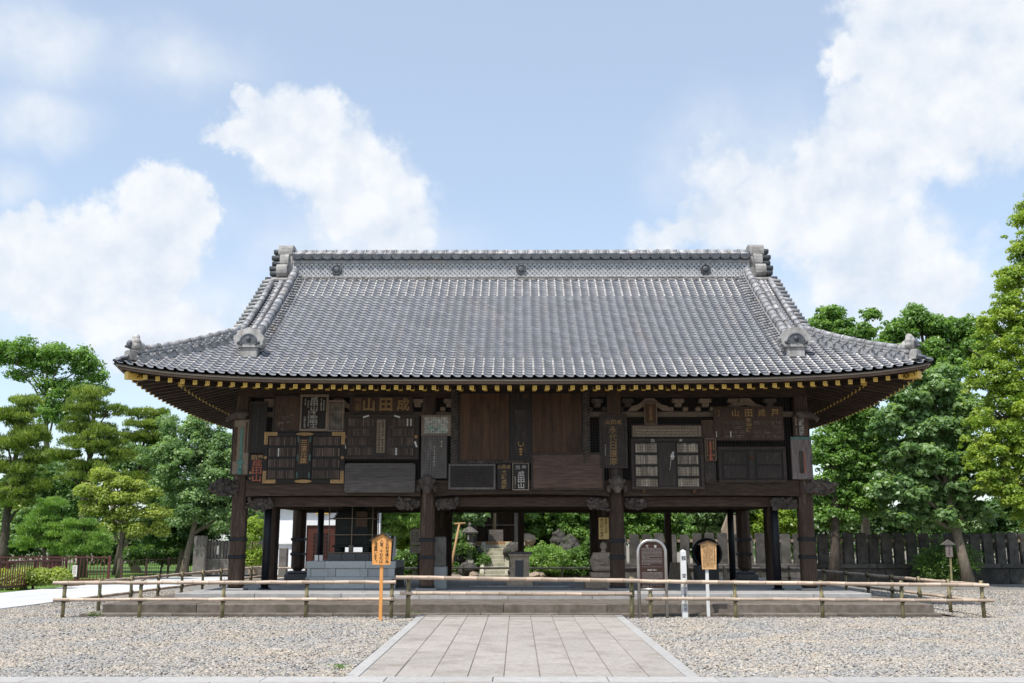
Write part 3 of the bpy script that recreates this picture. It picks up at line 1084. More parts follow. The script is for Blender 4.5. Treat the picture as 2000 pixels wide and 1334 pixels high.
for (x0, x1, y0, y1, d_) in ((-10, PX0 - .03, 13.4, 18, 720), (PX1 + .03, 10, 13.4, 18, 720), (-12.7, PX0 - .03, 18, 22.96, 560), (PX1 + .03, 12.7, 18, 22.96, 560), (-12.8, -11, 22.96, 26, 420), (11, 15, 22.96, 27, 420), (-12.8, -9.95, 26, 36, 200), (9.98, 20, 27, 36, 180), (-11, -9.9, 23, 26, 300), (9.98, 11, 22.96, 27, 300)):
    gp.add([(x0, y0, gz(y0)), (x1, y0, gz(y0)), (x1, y1, gz(y1)), (x0, y1, gz(y1))], [(0, 1, 2, 3)])
    dens.append(d_)
gob = gp.build('loose_gravel', 'gravel_bed')
gob['kind'] = 'stuff'
gob['label'] = 'loose grey and tan gravel covering the forecourt'
gob['category'] = 'gravel'
da = gob.data.attributes.new('dens', 'FLOAT', 'FACE')
if len(gob.data.polygons) == len(dens):
    da.data.foreach_set('value', dens)
md = gob.modifiers.new('scatter', 'NODES')
md.node_group = ng

# ------------------------------------------------------------------ the hall
CX, CY = 0.13, 31.45
XC = [CX - 7.73, CX - 2.577, CX + 2.577, CX + 7.73]
YR = [27.6, 31.45, 35.3]
P1, P2 = .25, .38
plat = thing('stone_platform', (CX, CY, 0), 'low stepped stone platform under the old wooden hall', 'platform')


def ring_blocks(name, x0, x1, y0, y1, z0, z1, depth, ln, m, par):
    """a course of stones round a rectangle: front and both sides, the back as well"""
    def run(a, b, fn):
        p = a
        while p < b - .01:
            q = p + random.uniform(*ln)
            if b - q < ln[0] * .6:
                q = b
            fn(p, q)
            p = q
    j = .004
    run(x0, x1, lambda p, q: MB().b2((p + j, y0 + random.uniform(0, .006), z0), (q - j, y0 + depth, z1 - random.uniform(0, .005)), bevel=.012).build(name, m, par))
    run(x0, x1, lambda p, q: MB().b2((p + j, y1 - depth, z0), (q - j, y1, z1 - random.uniform(0, .005)), bevel=.012).build(name, m, par))
    for (xa, xb) in ((x0, x0 + depth), (x1 - depth, x1)):
        run(y0 + depth, y1 - depth, lambda p, q: MB().b2((xa + random.uniform(0, .004), p + j, z0), (xb, q - j, z1 - random.uniform(0, .005)), bevel=.012).build(name, m, par))


ring_blocks('kerb_stone', CX - 9.98, CX + 9.4, 23.12, 39.6, -.1, .062, .45, (1.6, 2.4), 'stone_plat', plat)
ring_blocks('step_stone', CX - 9.62, CX + 9.36, 23.46, 39.3, -.05, P1, .55, (1.7, 2.6), 'stone_plat', plat)
ring_blocks('floor_edge_stone', CX - 8.75, CX + 8.75, 25.75, 37.2, P1 - .05, P2, .5, (1.6, 2.4), 'stone_floor', plat)
MB().b2((CX - 9.05, 24.03, -.05), (CX + 8.8, 38.7, P1 - .012)).build('terrace_fill', 'stone_plat', plat)
yy = 26.27
while yy < 36.6:
    xx = CX - 8.23
    while xx < CX + 8.2:
        x2 = min(CX + 8.23, xx + 1.37)
        slab(xx, x2, yy, min(36.68, yy + 1.3), P2 - .004, .12, .004, .002).build('floor_slab', 'stone_floor', plat)
        xx = x2
    yy += 1.3

hall = thing('wooden_hall', (CX, CY, 0), 'old dark wooden open hall under a huge grey tiled roof', 'hall')
HB = Vector((CX, CY, 0))


def column(x, y, top, w, bands, rounded=False, stone=False):
    m = MB()
    m.b2((x - w / 2, y - w / 2, P2 + (.30 if stone else .05)), (x + w / 2, y + w / 2, top), bevel=w * (.28 if rounded else .14))
    c = m.build('column', 'wood_v', hall)
    s = MB()
    if stone:
        s.box((x, y, P2 + .10), (w * 1.75, w * 1.75, .20), bevel=.03)
        s.box((x, y, P2 + .25), (w * 1.45, w * 1.45, .10), bevel=.04)
    else:
        s.box((x, y, P2 + .025), (w * 1.5, w * 1.5, .05), bevel=.02)
    s.build('base_stone', 'granite_dark' if stone else 'stone_floor', c)
    for z in bands:
        MB().box((x, y, z), (w + .03, w + .03, .095), bevel=.01).build('iron_band', 'iron', c)
    return c


for x in XC:
    bz = (1.72, 1.25) if abs(x - CX) > 5 else ((1.68, 1.24, .45) if x > CX else (1.70, 1.24, .45))
    column(x, YR[0], 5.75, .38, bz)
for x in (XC[0], XC[1], XC[2], XC[3]):
    column(x, YR[1], 3.2, .36, ())
    column(x, YR[2], 3.2, .44 if abs(x - CX) > 5 else .36, (1.75, 1.25) if abs(x - CX) > 5 else (), True, abs(x - CX) > 5)
for x in (CX - 5.15, CX, CX + 5.15):
    column(x, YR[2] + .2, 3.2, .22, ())
# black steel props put in later
for (x, y) in ((CX - 7.06, 28.05), (CX + 6.98, 27.95), (CX - 6.62, 33.4), (CX + 6.95, 33.6)):
    m = MB().tube([(x, y, P2), (x, y, 3.15)], .105, 14)
    m.tube([(x, y, P2), (x, y, P2 + .03)], .17, 14)
    m.build('steel_prop', 'steel_post', hall)

# beams
FB = 27.40
for i in range(3):
    x0, x1 = XC[i] + .19, XC[i + 1] - .19
    m = MB()
    # main front beam with a gently arched lower edge
    n = 14
    top, bot = [], []
    arch = .07 if i == 1 else .03
    for k in range(n + 1):
        f = k / n
        xx = x0 + (x1 - x0) * f
        bot.append((xx, 2.86 + arch * math.sin(math.pi * f) ** .6))
        top.append((xx, 3.30))
    poly = bot + top[::-1]
    m.prism(poly, (0, FB + .3, 0), (1, 0, 0), (0, 0, 1), .32)
    m.build('front_beam', 'wood_h', hall)
    MB().b2((x0, 27.62, 2.6), (x1, 27.82, 2.85)).build('tie_beam', 'wood_h', hall)
for y in YR[1:]:
    for i in range(3):
        MB().b2((XC[i] + .18, y - .13, 2.66), (XC[i + 1] - .18, y + .13, 3.1)).build('tie_beam', 'wood_h', hall)
for x in XC:
    for j in range(2):
        MB().b2((x - .12, YR[j] + .19, 2.72), (x + .12, YR[j + 1] - .18, 3.12)).build('cross_beam', 'wood_y', hall)
for i in range(24):                    # ceiling boards
    w_ = 15.6 / 24
    MB().b2((CX - 7.8 + w_ * i + .004, 27.5, 3.26), (CX - 7.8 + w_ * (i + 1) - .004, 35.5, 3.30)).build('ceiling_board', 'wood_dark', hall)
nb = 44
for i in range(nb):                    # dark boards added behind the plaques; the hall is open and shaded there
    w_ = 15.4 / nb
    MB().b2((CX - 7.7 + w_ * i + .004, 27.72 + random.uniform(0, .008), 3.31), (CX - 7.7 + w_ * (i + 1) - .004, 27.76, 6.0)).build('shade_board', 'wood_dark', hall)
for sx in (-1, 1):
    for i in range(18):
        w_ = 7.7 / 18
        xx = CX + sx * 7.73
        MB().b2((xx - .02, 27.62 + w_ * i + .004, 3.31), (xx + .02, 27.62 + w_ * (i + 1) - .004, 6.0)).build('shade_board', 'wood_dark', hall)  # side boards added to keep the open upper storey dark
MB().b2((CX - 7.7, 35.28, 3.31), (CX + 7.7, 35.34, 6.0)).build('shade_back', 'wood_dark', hall)  # added sheet closing the open upper storey for darkness
for sx in (-1, 1):
    xx = CX + sx * 7.73
    MB().b2((xx - .15, 27.8, 2.86), (xx + .15, 35.2, 3.25)).build('side_beam', 'wood_y', hall)
# long pale rail and upper beam between the columns
MB().b2((CX - 7.6, 27.55, 5.06), (CX + 7.6, 27.70, 5.2)).build('rail_beam', 'plq_tan', hall)
MB().b2((CX - 7.9, 27.40, 5.60), (CX + 7.9, 27.75, 6.0)).build('eave_purlin', 'wood_h', hall)
for sx in (-1, 1):
    MB().b2((CX + sx * 7.73 - .15, 27.76, 5.62), (CX + sx * 7.73 + .15, 35.3, 6.0)).build('eave_purlin', 'wood_y', hall)
# bracket blocks under the purlin
for xx in (-7.0, -6.0, -4.0, -2.9, -2.0, 2.1, 2.95, 4.35, 5.1, 5.9, 6.9):
    m = MB()
    X = CX + xx
    m.box((X, 27.55, 5.5), (.34, .24, .12), taper=1.0, bevel=.02)
    m.box((X, 27.55, 5.39), (.2, .2, .12), bevel=.02)
    m.box((X - .2, 27.56, 5.27), (.14, .2, .12), bevel=.02)
    m.box((X + .2, 27.56, 5.27), (.14, .2, .12), bevel=.02)
    m.build('bracket', 'frame_pale' if random.random() < .45 else 'carved', hall)
# frog-leg strut between the brackets
for X in (CX + 3.55, CX - 5.1, CX + 6.2):
    pl = [(-.62, 0), (-.5, .14), (-.3, .2), (-.12, .36), (.12, .36), (.3, .2), (.5, .14), (.62, 0), (.36, .02), (.2, .12), (0, .17), (-.2, .12), (-.36, .02)]
    MB().prism(pl, (X, 27.53, 5.2), (1, 0, 0), (0, 0, 1), .1).build('frog_leg_strut', 'frame_pale', hall)


# carved nosings: tangled cloud and dragon relief melted into one block
def carving(name, c, size, n, seed, m='carved', face=None):
    r = random.Random(seed)
    mb = MB()
    mb.ball(c, (size[0] * .46, size[1] * .42, size[2] * .44), 12)
    for k in range(6):
        mb.ball((c[0] + r.uniform(-.3, .3) * size[0], c[1], c[2] + r.uniform(-.22, .22) * size[2]), (size[0] * .2, size[1] * .4, size[2] * .26), 8)
    for k in range(n):
        p = [c[i] + r.uniform(-.42, .42) * size[i] for i in range(3)]
        p[1] = c[1] - size[1] * r.uniform(.3, .55)
        pts = []
        a0 = r.uniform(0, 6.3)
        rad = r.uniform(.05, .12) * max(size[0], size[2]) * .7
        for q in range(7):
            a = a0 + q * .75
            rr = rad * (1 - q * .11)
            pts.append((p[0] + math.cos(a) * rr, p[1] - .02 * q * .3, p[2] + math.sin(a) * rr * .75))
        th = r.uniform(.022, .04)
        mb.tube(pts, [th * (1 - q * .07) for q in range(7)], 6)
    return remeshed(mb, name, m, hall, voxel=.016, smooth=0, rough=.035, rscale=11)


for sx in (-1, 1):
    X = CX + sx * 7.73
    o = carving('beam_nosing', (X + sx * .40, 27.45, 3.10), (.95, .36, .50), 34, 11 + sx)
    carving('column_bracket', (X - sx * .58, 27.5, 2.66), (.80, .22, .36), 20, 21 + sx)
    # drooping nose of the rail above
    mb = MB()
    mb.tube([(X - sx * .12, 27.35, 5.04), (X + sx * .10, 27.32, 5.10), (X + sx * .27, 27.3, 5.04), (X + sx * .40, 27.28, 4.94), (X + sx * .36, 27.28, 4.86)], [.10, .115, .10, .06, .03], 8)
    mb.ball((X - sx * .05, 27.3, 5.12), (.16, .14, .1), 8)
    remeshed(mb, 'elephant_nosing', 'carved', hall, voxel=.025, smooth=3, rough=.008)
for X, sd in ((XC[1], 31), (XC[2], 33)):
    carving('column_bracket', (X - .52, 27.46, 2.66), (.70, .22, .34), 18, sd)
    carving('column_bracket', (X + .52, 27.46, 2.66), (.70, .22, .34), 18, sd + 1)
    # lion head on the column
    mb = MB()
    y0 = 27.24
    mb.ball((X, y0, 3.18), (.19, .19, .2), 10)
    mb.ball((X, y0 - .06, 3.30), (.15, .16, .13), 10)
    mb.ball((X, y0 - .17, 3.07), (.12, .12, .09), 10)        # muzzle
    mb.ball((X, y0 - .16, 2.97), (.10, .10, .045), 8)         # jaw
    mb.ball((X, y0 - .27, 3.10), (.045, .035, .035), 8)       # nose
    for s in (-1, 1):
        mb.ball((X + s * .085, y0 - .18, 3.20), .04, 8)
        mb.ball((X + s * .09, y0 - .19, 3.26), (.06, .04, .022), 8)
        mb.ball((X + s * .19, y0 - .02, 3.27), (.045, .06, .07), 8)
        for q in range(5):
            a = -1.1 + q * .5
            mb.ball((X + s * (.2 + .03 * math.cos(a)), y0 - .03 + .04 * (q % 2), 3.1 + .1 * math.sin(a) - .02 * q), .06, 8)
    mb.ball((X, y0 + .12, 3.12), (.16, .2, .16), 8)
    remeshed(mb, 'lion_nosing', 'carved', hall, voxel=.018, smooth=1, rough=.008, rscale=20)

# ------------------------------------------------------------------ roof
W, D = 10.42, 6.57                       # half width and half depth at the eave
Z0 = 5.73
TMAX = 6.27
XV = 8.2                                 # verge of the upper gable
XK = 7.3                                 # descending ridge


def prof(t):
    return Z0 + .54 * t + .0212 * t * t


def lift(q, t):
    return .42 * math.exp(-max(q, 0) / 2.0) * math.exp(-max(t, 0) / 2.8)


def zroof_front(x, t):                   # x from the centre, t from the eave
    return prof(t) + lift(W - abs(x), t)


def zroof_side(y, t):
    return prof(t) + lift(D - abs(y), t)


roof = bpy.data.objects.new('roof', None)
C.objects.link(roof)
roof.parent = hall
NC = 80
PITCH_T = 2 * W / NC
SEC = [(0.0, -.020), (.045, .026), (.12, .044), (.22, .040), (.34, .014), (.48, -.012), (.70, -.022), (1.0, -.020)]
NR = 36
tt = [0.0]
while tt[-1] < TMAX:
    s_ = .54 + .0424 * tt[-1]
    tt.append(tt[-1] + .192 / math.sqrt(1 + s_ * s_))
NR = len(tt) - 1
LIP = .036


def tile(mb, col0, row, place, pale, tint, hipcut=None):
    """one pan tile with its roll; place(s, t, dz) -> point"""
    t0, t1 = tt[row], min(tt[row + 1] + .035, TMAX + .1)
    va, vb, vc, vd = [], [], [], []
    for (u, z) in SEC:
        s = col0 + u * PITCH_T
        a, b = t0, t1
        va.append(place(s, a - .012, z + LIP - .012))
        vd.append(place(s, a + .05, z + LIP - .014))
        vb.append(place(s, a - .012, z + LIP))
        vc.append(place(s, b, z + .004))
    n = len(SEC)
    for i in range(n - 1):
        crest = i in (0, n - 2)
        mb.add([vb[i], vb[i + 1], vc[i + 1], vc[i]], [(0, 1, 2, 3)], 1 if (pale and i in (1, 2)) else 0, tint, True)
    for i in range(n - 1):
        mb.add([va[i], va[i + 1], vb[i + 1], vb[i]], [(0, 1, 2, 3)], 2, tint, False)
        mb.add([vd[i], vd[i + 1], va[i + 1], va[i]], [(0, 1, 2, 3)], 2, tint, False)


pf = lambda s, t, dz: (CX + s, CY - D + t, zroof_front(s, t) + dz)
pb = lambda s, t, dz: (CX + s, CY + D - t, zroof_front(s, t) + dz)
pl_ = lambda s, t, dz: (CX - W + t, CY + s, zroof_side(s, t) + dz)
pr_ = lambda s, t, dz: (CX + W - t, CY + s, zroof_side(s, t) + dz)
rest = MB()
singles = 0
TM = ['tile_clay', 'tile_pale', 'tile_lip_shade']
for row in range(NR):
    for c in range(NC):
        s0 = -W + c * PITCH_T
        mid = s0 + PITCH_T / 2
        t0 = tt[row]
        edge = W - abs(mid)
        if abs(mid) > XV and t0 > edge + .05:
            continue
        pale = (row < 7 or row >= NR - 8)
        tn = random.random()
        if row < 4 and singles < 300 and not (row == 3 and abs(mid) > 9.6):
            m = MB()
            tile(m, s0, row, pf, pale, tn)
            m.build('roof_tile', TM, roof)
            singles += 1
        else:
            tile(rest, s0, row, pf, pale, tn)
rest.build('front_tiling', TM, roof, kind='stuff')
bk = MB()
for row in range(0, NR, 1):
    for c in range(NC):
        s0 = -W + c * PITCH_T
        mid = s0 + PITCH_T / 2
        if abs(mid) > XV and tt[row] > W - abs(mid) + .05:
            continue
        if row % 2 == 0:
            tile(bk, s0, row, pb, False, random.random())
bk.build('back_tiling', TM, roof, kind='stuff')
TS = W - (XV - .35)
sd = MB()
for row in range(NR):
    if tt[row] > TS:
        break
    for c in range(48):
        s0 = -D + c * (2 * D / 48)
        mid = s0 + D / 48
        if tt[row] > D - abs(mid) + .05:
            continue
        tn = random.random()
        tile(sd, s0, row, pl_, False, tn)
        tile(sd, s0, row, pr_, False, tn)
sd.build('side_tiling', TM, roof, kind='stuff')

# solid roof deck under the tiles, and the soffit
dk = MB()


def strip(mb, pts_a, pts_b, mi=0):
    n = len(pts_a)
    mb.add(list(pts_a) + list(pts_b), [(i, i + 1, n + i + 1, n + i) for i in range(n - 1)], mi, .5, True)


SX = [-W + 2 * W * i / 60 for i in range(61)]
for sg in (-1, 1):
    for k in range(12):
        ta, tb = TMAX * k / 12, TMAX * (k + 1) / 12
        A, B = [], []
        for s in SX:
            lim = max(W - abs(s), 0) if abs(s) > XV else TMAX + .3
            a, b = min(ta, lim), min(tb, lim)
            yA = CY + sg * (D - a)
            yB = CY + sg * (D - b)
            A.append((CX + s, yA, zroof_front(s, a) - .05))
            B.append((CX + s, yB, zroof_front(s, b) - .05))
        strip(dk, A, B)
for sg in (-1, 1):
    SY = [-D + 2 * D * i / 40 for i in range(41)]
    for k in range(5):
        ta, tb = TS * k / 5, TS * (k + 1) / 5
        A, B = [], []
        for s in SY:
            lim = max(D - abs(s), 0)
            a, b = min(ta, lim), min(tb, lim)
            A.append((CX + sg * (W - a), CY + s, zroof_side(s, a) - .05))
            B.append((CX + sg * (W - b), CY + s, zroof_side(s, b) - .05))
        strip(dk, A, B)
    # gable wall under the verge
    zb = prof(TS) - .3
    gy = [(-TMAX - .2 + i * (2 * TMAX + .4) / 24) for i in range(25)]
    A = [(CX + sg * 7.6, CY + y, zb) for y in gy]
    B = [(CX + sg * 7.6, CY + y, max(zb, prof(min(D - abs(y), TMAX)) - .06)) for y in gy]
    strip(dk, A, B)
dk.build('roof_deck', 'wood_dark', roof)


def eave_sweep(name, out, z_hi, z_lo, depth, m, lf=1.0, back=True):
    """a board that follows the eave all round, set back by out from the tile edge"""
    mb = MB()
    runs = []
    wx, dy = W - out, D - out
    xs_ = [-wx + 2 * wx * i / 60 for i in range(61)]
    ys_ = [-dy + 2 * dy * i / 40 for i in range(41)]
    runs.append([(CX + x, CY - dy, lift(wx - abs(x), 0) * lf, 0, 1) for x in xs_])
    runs.append([(CX - wx, CY + y, lift(dy - abs(y), 0) * lf, 1, 0) for y in ys_])
    runs.append([(CX + wx, CY + y, lift(dy - abs(y), 0) * lf, -1, 0) for y in ys_])
    if back:
        runs.append([(CX + x, CY + dy, lift(wx - abs(x), 0) * lf, 0, -1) for x in xs_])
    for r in runs:
        a = [(x, y, Z0 + z_hi + l) for x, y, l, i, j in r]
        b = [(x, y, Z0 + z_lo + l) for x, y, l, i, j in r]
        c = [(x + i * depth, y + j * depth, Z0 + z_lo + l) for x, y, l, i, j in r]
        d = [(x + i * depth, y + j * depth, Z0 + z_hi + l) for x, y, l, i, j in r]
        strip(mb, a, b)
        strip(mb, b, c)
        strip(mb, c, d)
        strip(mb, d, a)
    mb.build(name, m, roof)


eave_sweep('eave_batten', .05, -.030, -.088, .12, 'fascia_pale')
eave_sweep('eave_board', .10, -.090, -.152, .12, 'fascia', .97)
eave_sweep('rafter_board', .18, -.154, -.172, .12, 'wood_dark', .93)


def soffit(mb, t0, t1, z0, z1, l0, l1):
    for sg in (-1, 1):
        w0, w1, d0, d1 = W - t0, W - t1, D - t0, D - t1
        A = [(CX + s * w0, CY + sg * d0, z0 + lift(w0 - abs(s * w0), 0) * l0) for s in np.linspace(-1, 1, 61)]
        B = [(CX + s * w1, CY + sg * d1, z1 + lift(w1 - abs(s * w1) + (t1 - t0), 0) * l1) for s in np.linspace(-1, 1, 61)]
        strip(mb, A, B)
        A = [(CX + sg * w0, CY + s * d0, z0 + lift(d0 - abs(s * d0), 0) * l0) for s in np.linspace(-1, 1, 41)]
        B = [(CX + sg * w1, CY + s * d1, z1 + lift(d1 - abs(s * d1) + (t1 - t0), 0) * l1) for s in np.linspace(-1, 1, 41)]
        strip(mb, A, B)


sf = MB()
soffit(sf, .22, 1.35, Z0 - .15, Z0 + .10, .9, .8)
soffit(sf, 1.35, 2.9, Z0 + .02, Z0 + .42, .8, .25)
sf.build('soffit', 'wood_h', roof)

# rafters, each with its gilt end cap
RP = .322
rw, rh_ = .09, .10
capf = MB()
capf.box((0, -.012, 0), (rw + .018, .03, rh_ + .016), bevel=.006)
cap_me = capf.mesh('end_cap', 'gold')
rng_mb = MB()
# ring emblem on the flying rafters' caps
for k in range(12):
    a, b = 2 * math.pi * k / 12, 2 * math.pi * (k + 1) / 12
    r1, r2, yy = .024, .036, -.0285
    rng_mb.add([(math.cos(a) * r1, yy, math.sin(a) * r1), (math.cos(a) * r2, yy, math.sin(a) * r2), (math.cos(b) * r2, yy, math.sin(b) * r2), (math.cos(b) * r1, yy, math.sin(b) * r1)], [(0, 1, 2, 3)])
ring_me = rng_mb.mesh('ring_emblem', 'gold_dark')
cap2 = MB()
cap2.add(capf.v, capf.f, 0)
cap2.add(rng_mb.v, rng_mb.f, 1)
cap_ring_me = cap2.mesh('end_cap', ['gold', 'gold_dark'])


def rafter_mesh(ln, slope):
    m = MB()
    a = math.atan(slope)
    m.box((0, ln / 2 * math.cos(a), ln / 2 * math.sin(a)), (rw, ln, rh_), rot=(a, 0, 0))
    return m.mesh('rafter', 'wood_y')


fly_me = rafter_mesh(1.5, .16)
base_me = rafter_mesh(1.75, .24)


def rafter(name, me, cap, loc, rz):
    o = link_mesh(name, me, hall, Vector(loc) - HB, (0, 0, rz))
    link_mesh('end_cap', cap, o, (0, 0, 0))
    return o


def tipz(q, base):
    return base + lift(q, 0) * (.86)


nF = int((W - .55) / RP)
for i in range(-nF, nF + 1):
    s = i * RP
    q = W - .27 - abs(s)
    rafter('flying_rafter', fly_me, cap_ring_me, (CX + s, CY - D + .27, tipz(q, Z0 - .228)), 0)
    if abs(s) < W - 1.5:
        rafter('base_rafter', base_me, cap_me, (CX + s + .0, CY - D + 1.22, Z0 - .115 + lift(q - .3, 0) * .75), 0)
nS = int((D - .55) / RP)
for sg in (-1, 1):
    for i in range(-nS, nS + 1):
        s = i * RP
        q = D - .27 - abs(s)
        rz = -math.pi / 2 if sg < 0 else math.pi / 2
        rafter('flying_rafter', fly_me, cap_ring_me, (CX + sg * (W - .27), CY + s, tipz(q, Z0 - .228)), rz)
        if abs(s) < D - 1.5:
            rafter('base_rafter', base_me, cap_me, (CX + sg * (W - 1.22), CY + s, Z0 - .115 + lift(q - .3, 0) * .75), rz)
    # hip rafters with gilt fretwork ends
    for sy in (-1, 1):
        d = Vector((-sg, -sy, 0)).normalized()
        tip = Vector((CX + sg * (W - .28), CY + sy * (D - .28), Z0 - .27 + .40))
        m = MB()
        a = math.atan2(d.y, d.x)
        ln = 3.6
        m.box(tip + d * ln / 2 + Vector((0, 0, .13)), (ln, .20, .24), rot=(0, -.07, a))
        hr = m.build('hip_rafter', 'wood_h', hall)
        if sy < 0:
            m = MB()
            m.box(tip + d * .20 + Vector((0, 0, .005)), (.46, .225, .235), rot=(0, -.07, a), bevel=.012)
            m.build('gilt_end', 'gold', hr)
            m = MB()
            side_n = Vector((-d.y, d.x, 0))
            for f_ in (-1, 1):
                for k in range(11):
                    c0 = tip + d * random.uniform(.03, .37) + side_n * f_ * .116 + Vector((0, 0, random.uniform(-.08, .085)))
                    aa = random.uniform(0, 3.1)
                    e = (d * math.cos(aa) + Vector((0, 0, math.sin(aa)))) * .04
                    pp = (d * -math.sin(aa) + Vector((0, 0, math.cos(aa)))) * .02
                    m.tube([c0 - e, c0 + pp, c0 + e], .010, 5)
            m.build('fretwork', 'gold_dark', hr)
            # second stepped end below
            m = MB()
            tip2 = tip + d * 1.45 + Vector((0, 0, -.02))
            m.box(tip2 + d * 1.2 + Vector((0, 0, .07)), (2.4, .18, .2), rot=(0, -.07, a))
            h2 = m.build('hip_rafter', 'wood_h', hall)
            m = MB()
            m.box(tip2 + d * .03 + Vector((0, 0, .0)), (.09, .2, .23), rot=(0, -.07, a), bevel=.01)
            m.build('gilt_end', 'gold', h2)


# ridges ---------------------------------------------------------------
def cap_run(name, pts, r, step, m='ridge_tile', collar=1.16, single=True):
    """round cap tiles laid along a line, each overlapping the next and each a piece of its own"""
    P_ = [Vector(p) for p in pts]
    L = [0]
    for a, b in zip(P_, P_[1:]):
        L.append(L[-1] + (b - a).length)

    def point(s):
        for i in range(len(L) - 1):
            if s <= L[i + 1] or i == len(L) - 2:
                return P_[i].lerp(P_[i + 1], (s - L[i]) / max(L[i + 1] - L[i], 1e-6))
    n = max(1, int(L[-1] / step))
    st = L[-1] / n
    mb = MB()
    for k in range(n):
        j = Vector((random.uniform(-.006, .006), random.uniform(-.006, .006), random.uniform(-.005, .005)))
        a, b = point(k * st) + j, point((k + 1) * st) + j
        a2 = a.lerp(b, .16)
        mb.tube([a, a2], r * collar, 10, 0, random.random())
        mb.tube([a2, b], r, 10, 0, random.random())
        if single:
            mb.build(name, m, roof)
            mb = MB()
    if not single:
        mb.build(name, m, roof, kind='stuff')


def hip_line(sg, sy, t):
    return Vector((CX + sg * (W - t), CY + sy * (D - t), zroof_front(W - t, t)))


for sg in (-1, 1):
    for sy in (-1, 1):
        ts = np.linspace(.40, W - XV + .25, 16)
        pts = [hip_line(sg, sy, t) for t in ts]
        d = Vector((sg, sy, 0)).normalized()
        sd_ = Vector((-d.y, d.x, 0))
        m = MB()
        for lvl, (hw, z0, z1) in enumerate(((.17, -.06, .10), (.15, .115, .17), (.135, .185, .24))):
            for a, b in zip(pts, pts[1:]):
                v = []
                for p in (a, b):
                    for (o_, z) in ((-hw, z0), (hw, z0), (hw, z1), (-hw, z1)):
                        v.append(p + sd_ * o_ + Vector((0, 0, z)))
                m.add(v, [(0, 1, 5, 4), (1, 2, 6, 5), (2, 3, 7, 6), (3, 0, 4, 7)], 0, .5, False)
        m.build('corner_ridge', 'plaster_old' if lvl < 0 else 'ridge_tile', roof)
        cap_run('ridge_cap_tile', [p + Vector((0, 0, .29)) for p in pts], .085, .30, single=sy < 0)
        if sy < 0:
            e = MB()
            n = 26
            for k in range(n):
                f = k / (n - 1)
                p = pts[0].lerp(pts[-1], f)
                tq = .40 + (ts[-1] - .40) * f
                p = hip_line(sg, sy, tq)
                for (z, o_) in ((.21, .135), (.09, .165)):
                    if (k % 2) == (0 if z > .1 else 1):
                        for f_ in (-1, 1):
                            q = p + sd_ * f_ * o_ + Vector((0, 0, z))
                            e.tube([q, q + sd_ * f_ * .06 - Vector((0, 0, .012))], .042, 8, 0, random.random())
            e.build('ridge_end_tile', 'ridge_tile', roof, kind='stuff')


def oni(name, c, d, w, h, th, parent, base_h=.26, base_w=.5, crest=True, shield='plaster_old'):
    """ridge-end ornament: block base, scalloped shield and dark crest; d is the way it faces"""
    d = Vector(d).normalized()
    s = Vector((-d.y, d.x, 0))
    up = Vector((0, 0, 1))
    c = Vector(c)
    m = MB()
    a = math.atan2(s.y, s.x)
    m.box(c + up * base_h / 2 - d * th * .1, (base_w, th * .9, base_h), rot=(0, 0, a), bevel=.012)
    bo = m.build('ornament_base', 'plaster_old', parent)
    m = MB()
    # shield outline
    poly = []
    for k in range(25):
        th_ = -0.35 + (math.pi + .7) * k / 24
        r_ = 1.0 + .05 * math.sin(th_ * 9)
        poly.append((math.cos(th_) * w / 2 * r_, math.sin(th_) * h * .62 * r_ + h * .36))
    poly.append((-w * .36, 0))
    poly.append((w * .36, 0))
    m.prism(poly, c + up * base_h - d * th / 2, s, up, th if s.cross(up).dot(d) > 0 else -th)
    o = m.build(name, shield, parent)
    m = MB()
    cc = c + up * (base_h + h * .34) + d * (th / 2 + .005)
    if crest:
        rim = []
        for k in range(17):
            th_ = math.pi * k / 16
            rim.append(cc + s * math.cos(th_) * w * .27 + up * (math.sin(th_) * h * .42 - h * .12))
        m.tube(rim, .035, 6, smooth=True)
        poly = [(math.cos(math.pi * k / 12) * w * .27, math.sin(math.pi * k / 12) * h * .42 - h * .12) for k in range(13)]
        m.prism(poly, cc - d * .01, s, up, .03 if s.cross(up).dot(d) > 0 else -.03)
        for f_ in (-1, 1):
            m.ball(cc + s * f_ * w * .33 - up * h * .12, .05, 8)
            m.ball(cc + s * f_ * w * .25 - up * h * .18, .04, 8)
        m.ball(cc + up * h * .06 + d * .02, (.07, .05, .07), 8)
        m.build('crest', 'ridge_dark', o)
    return o


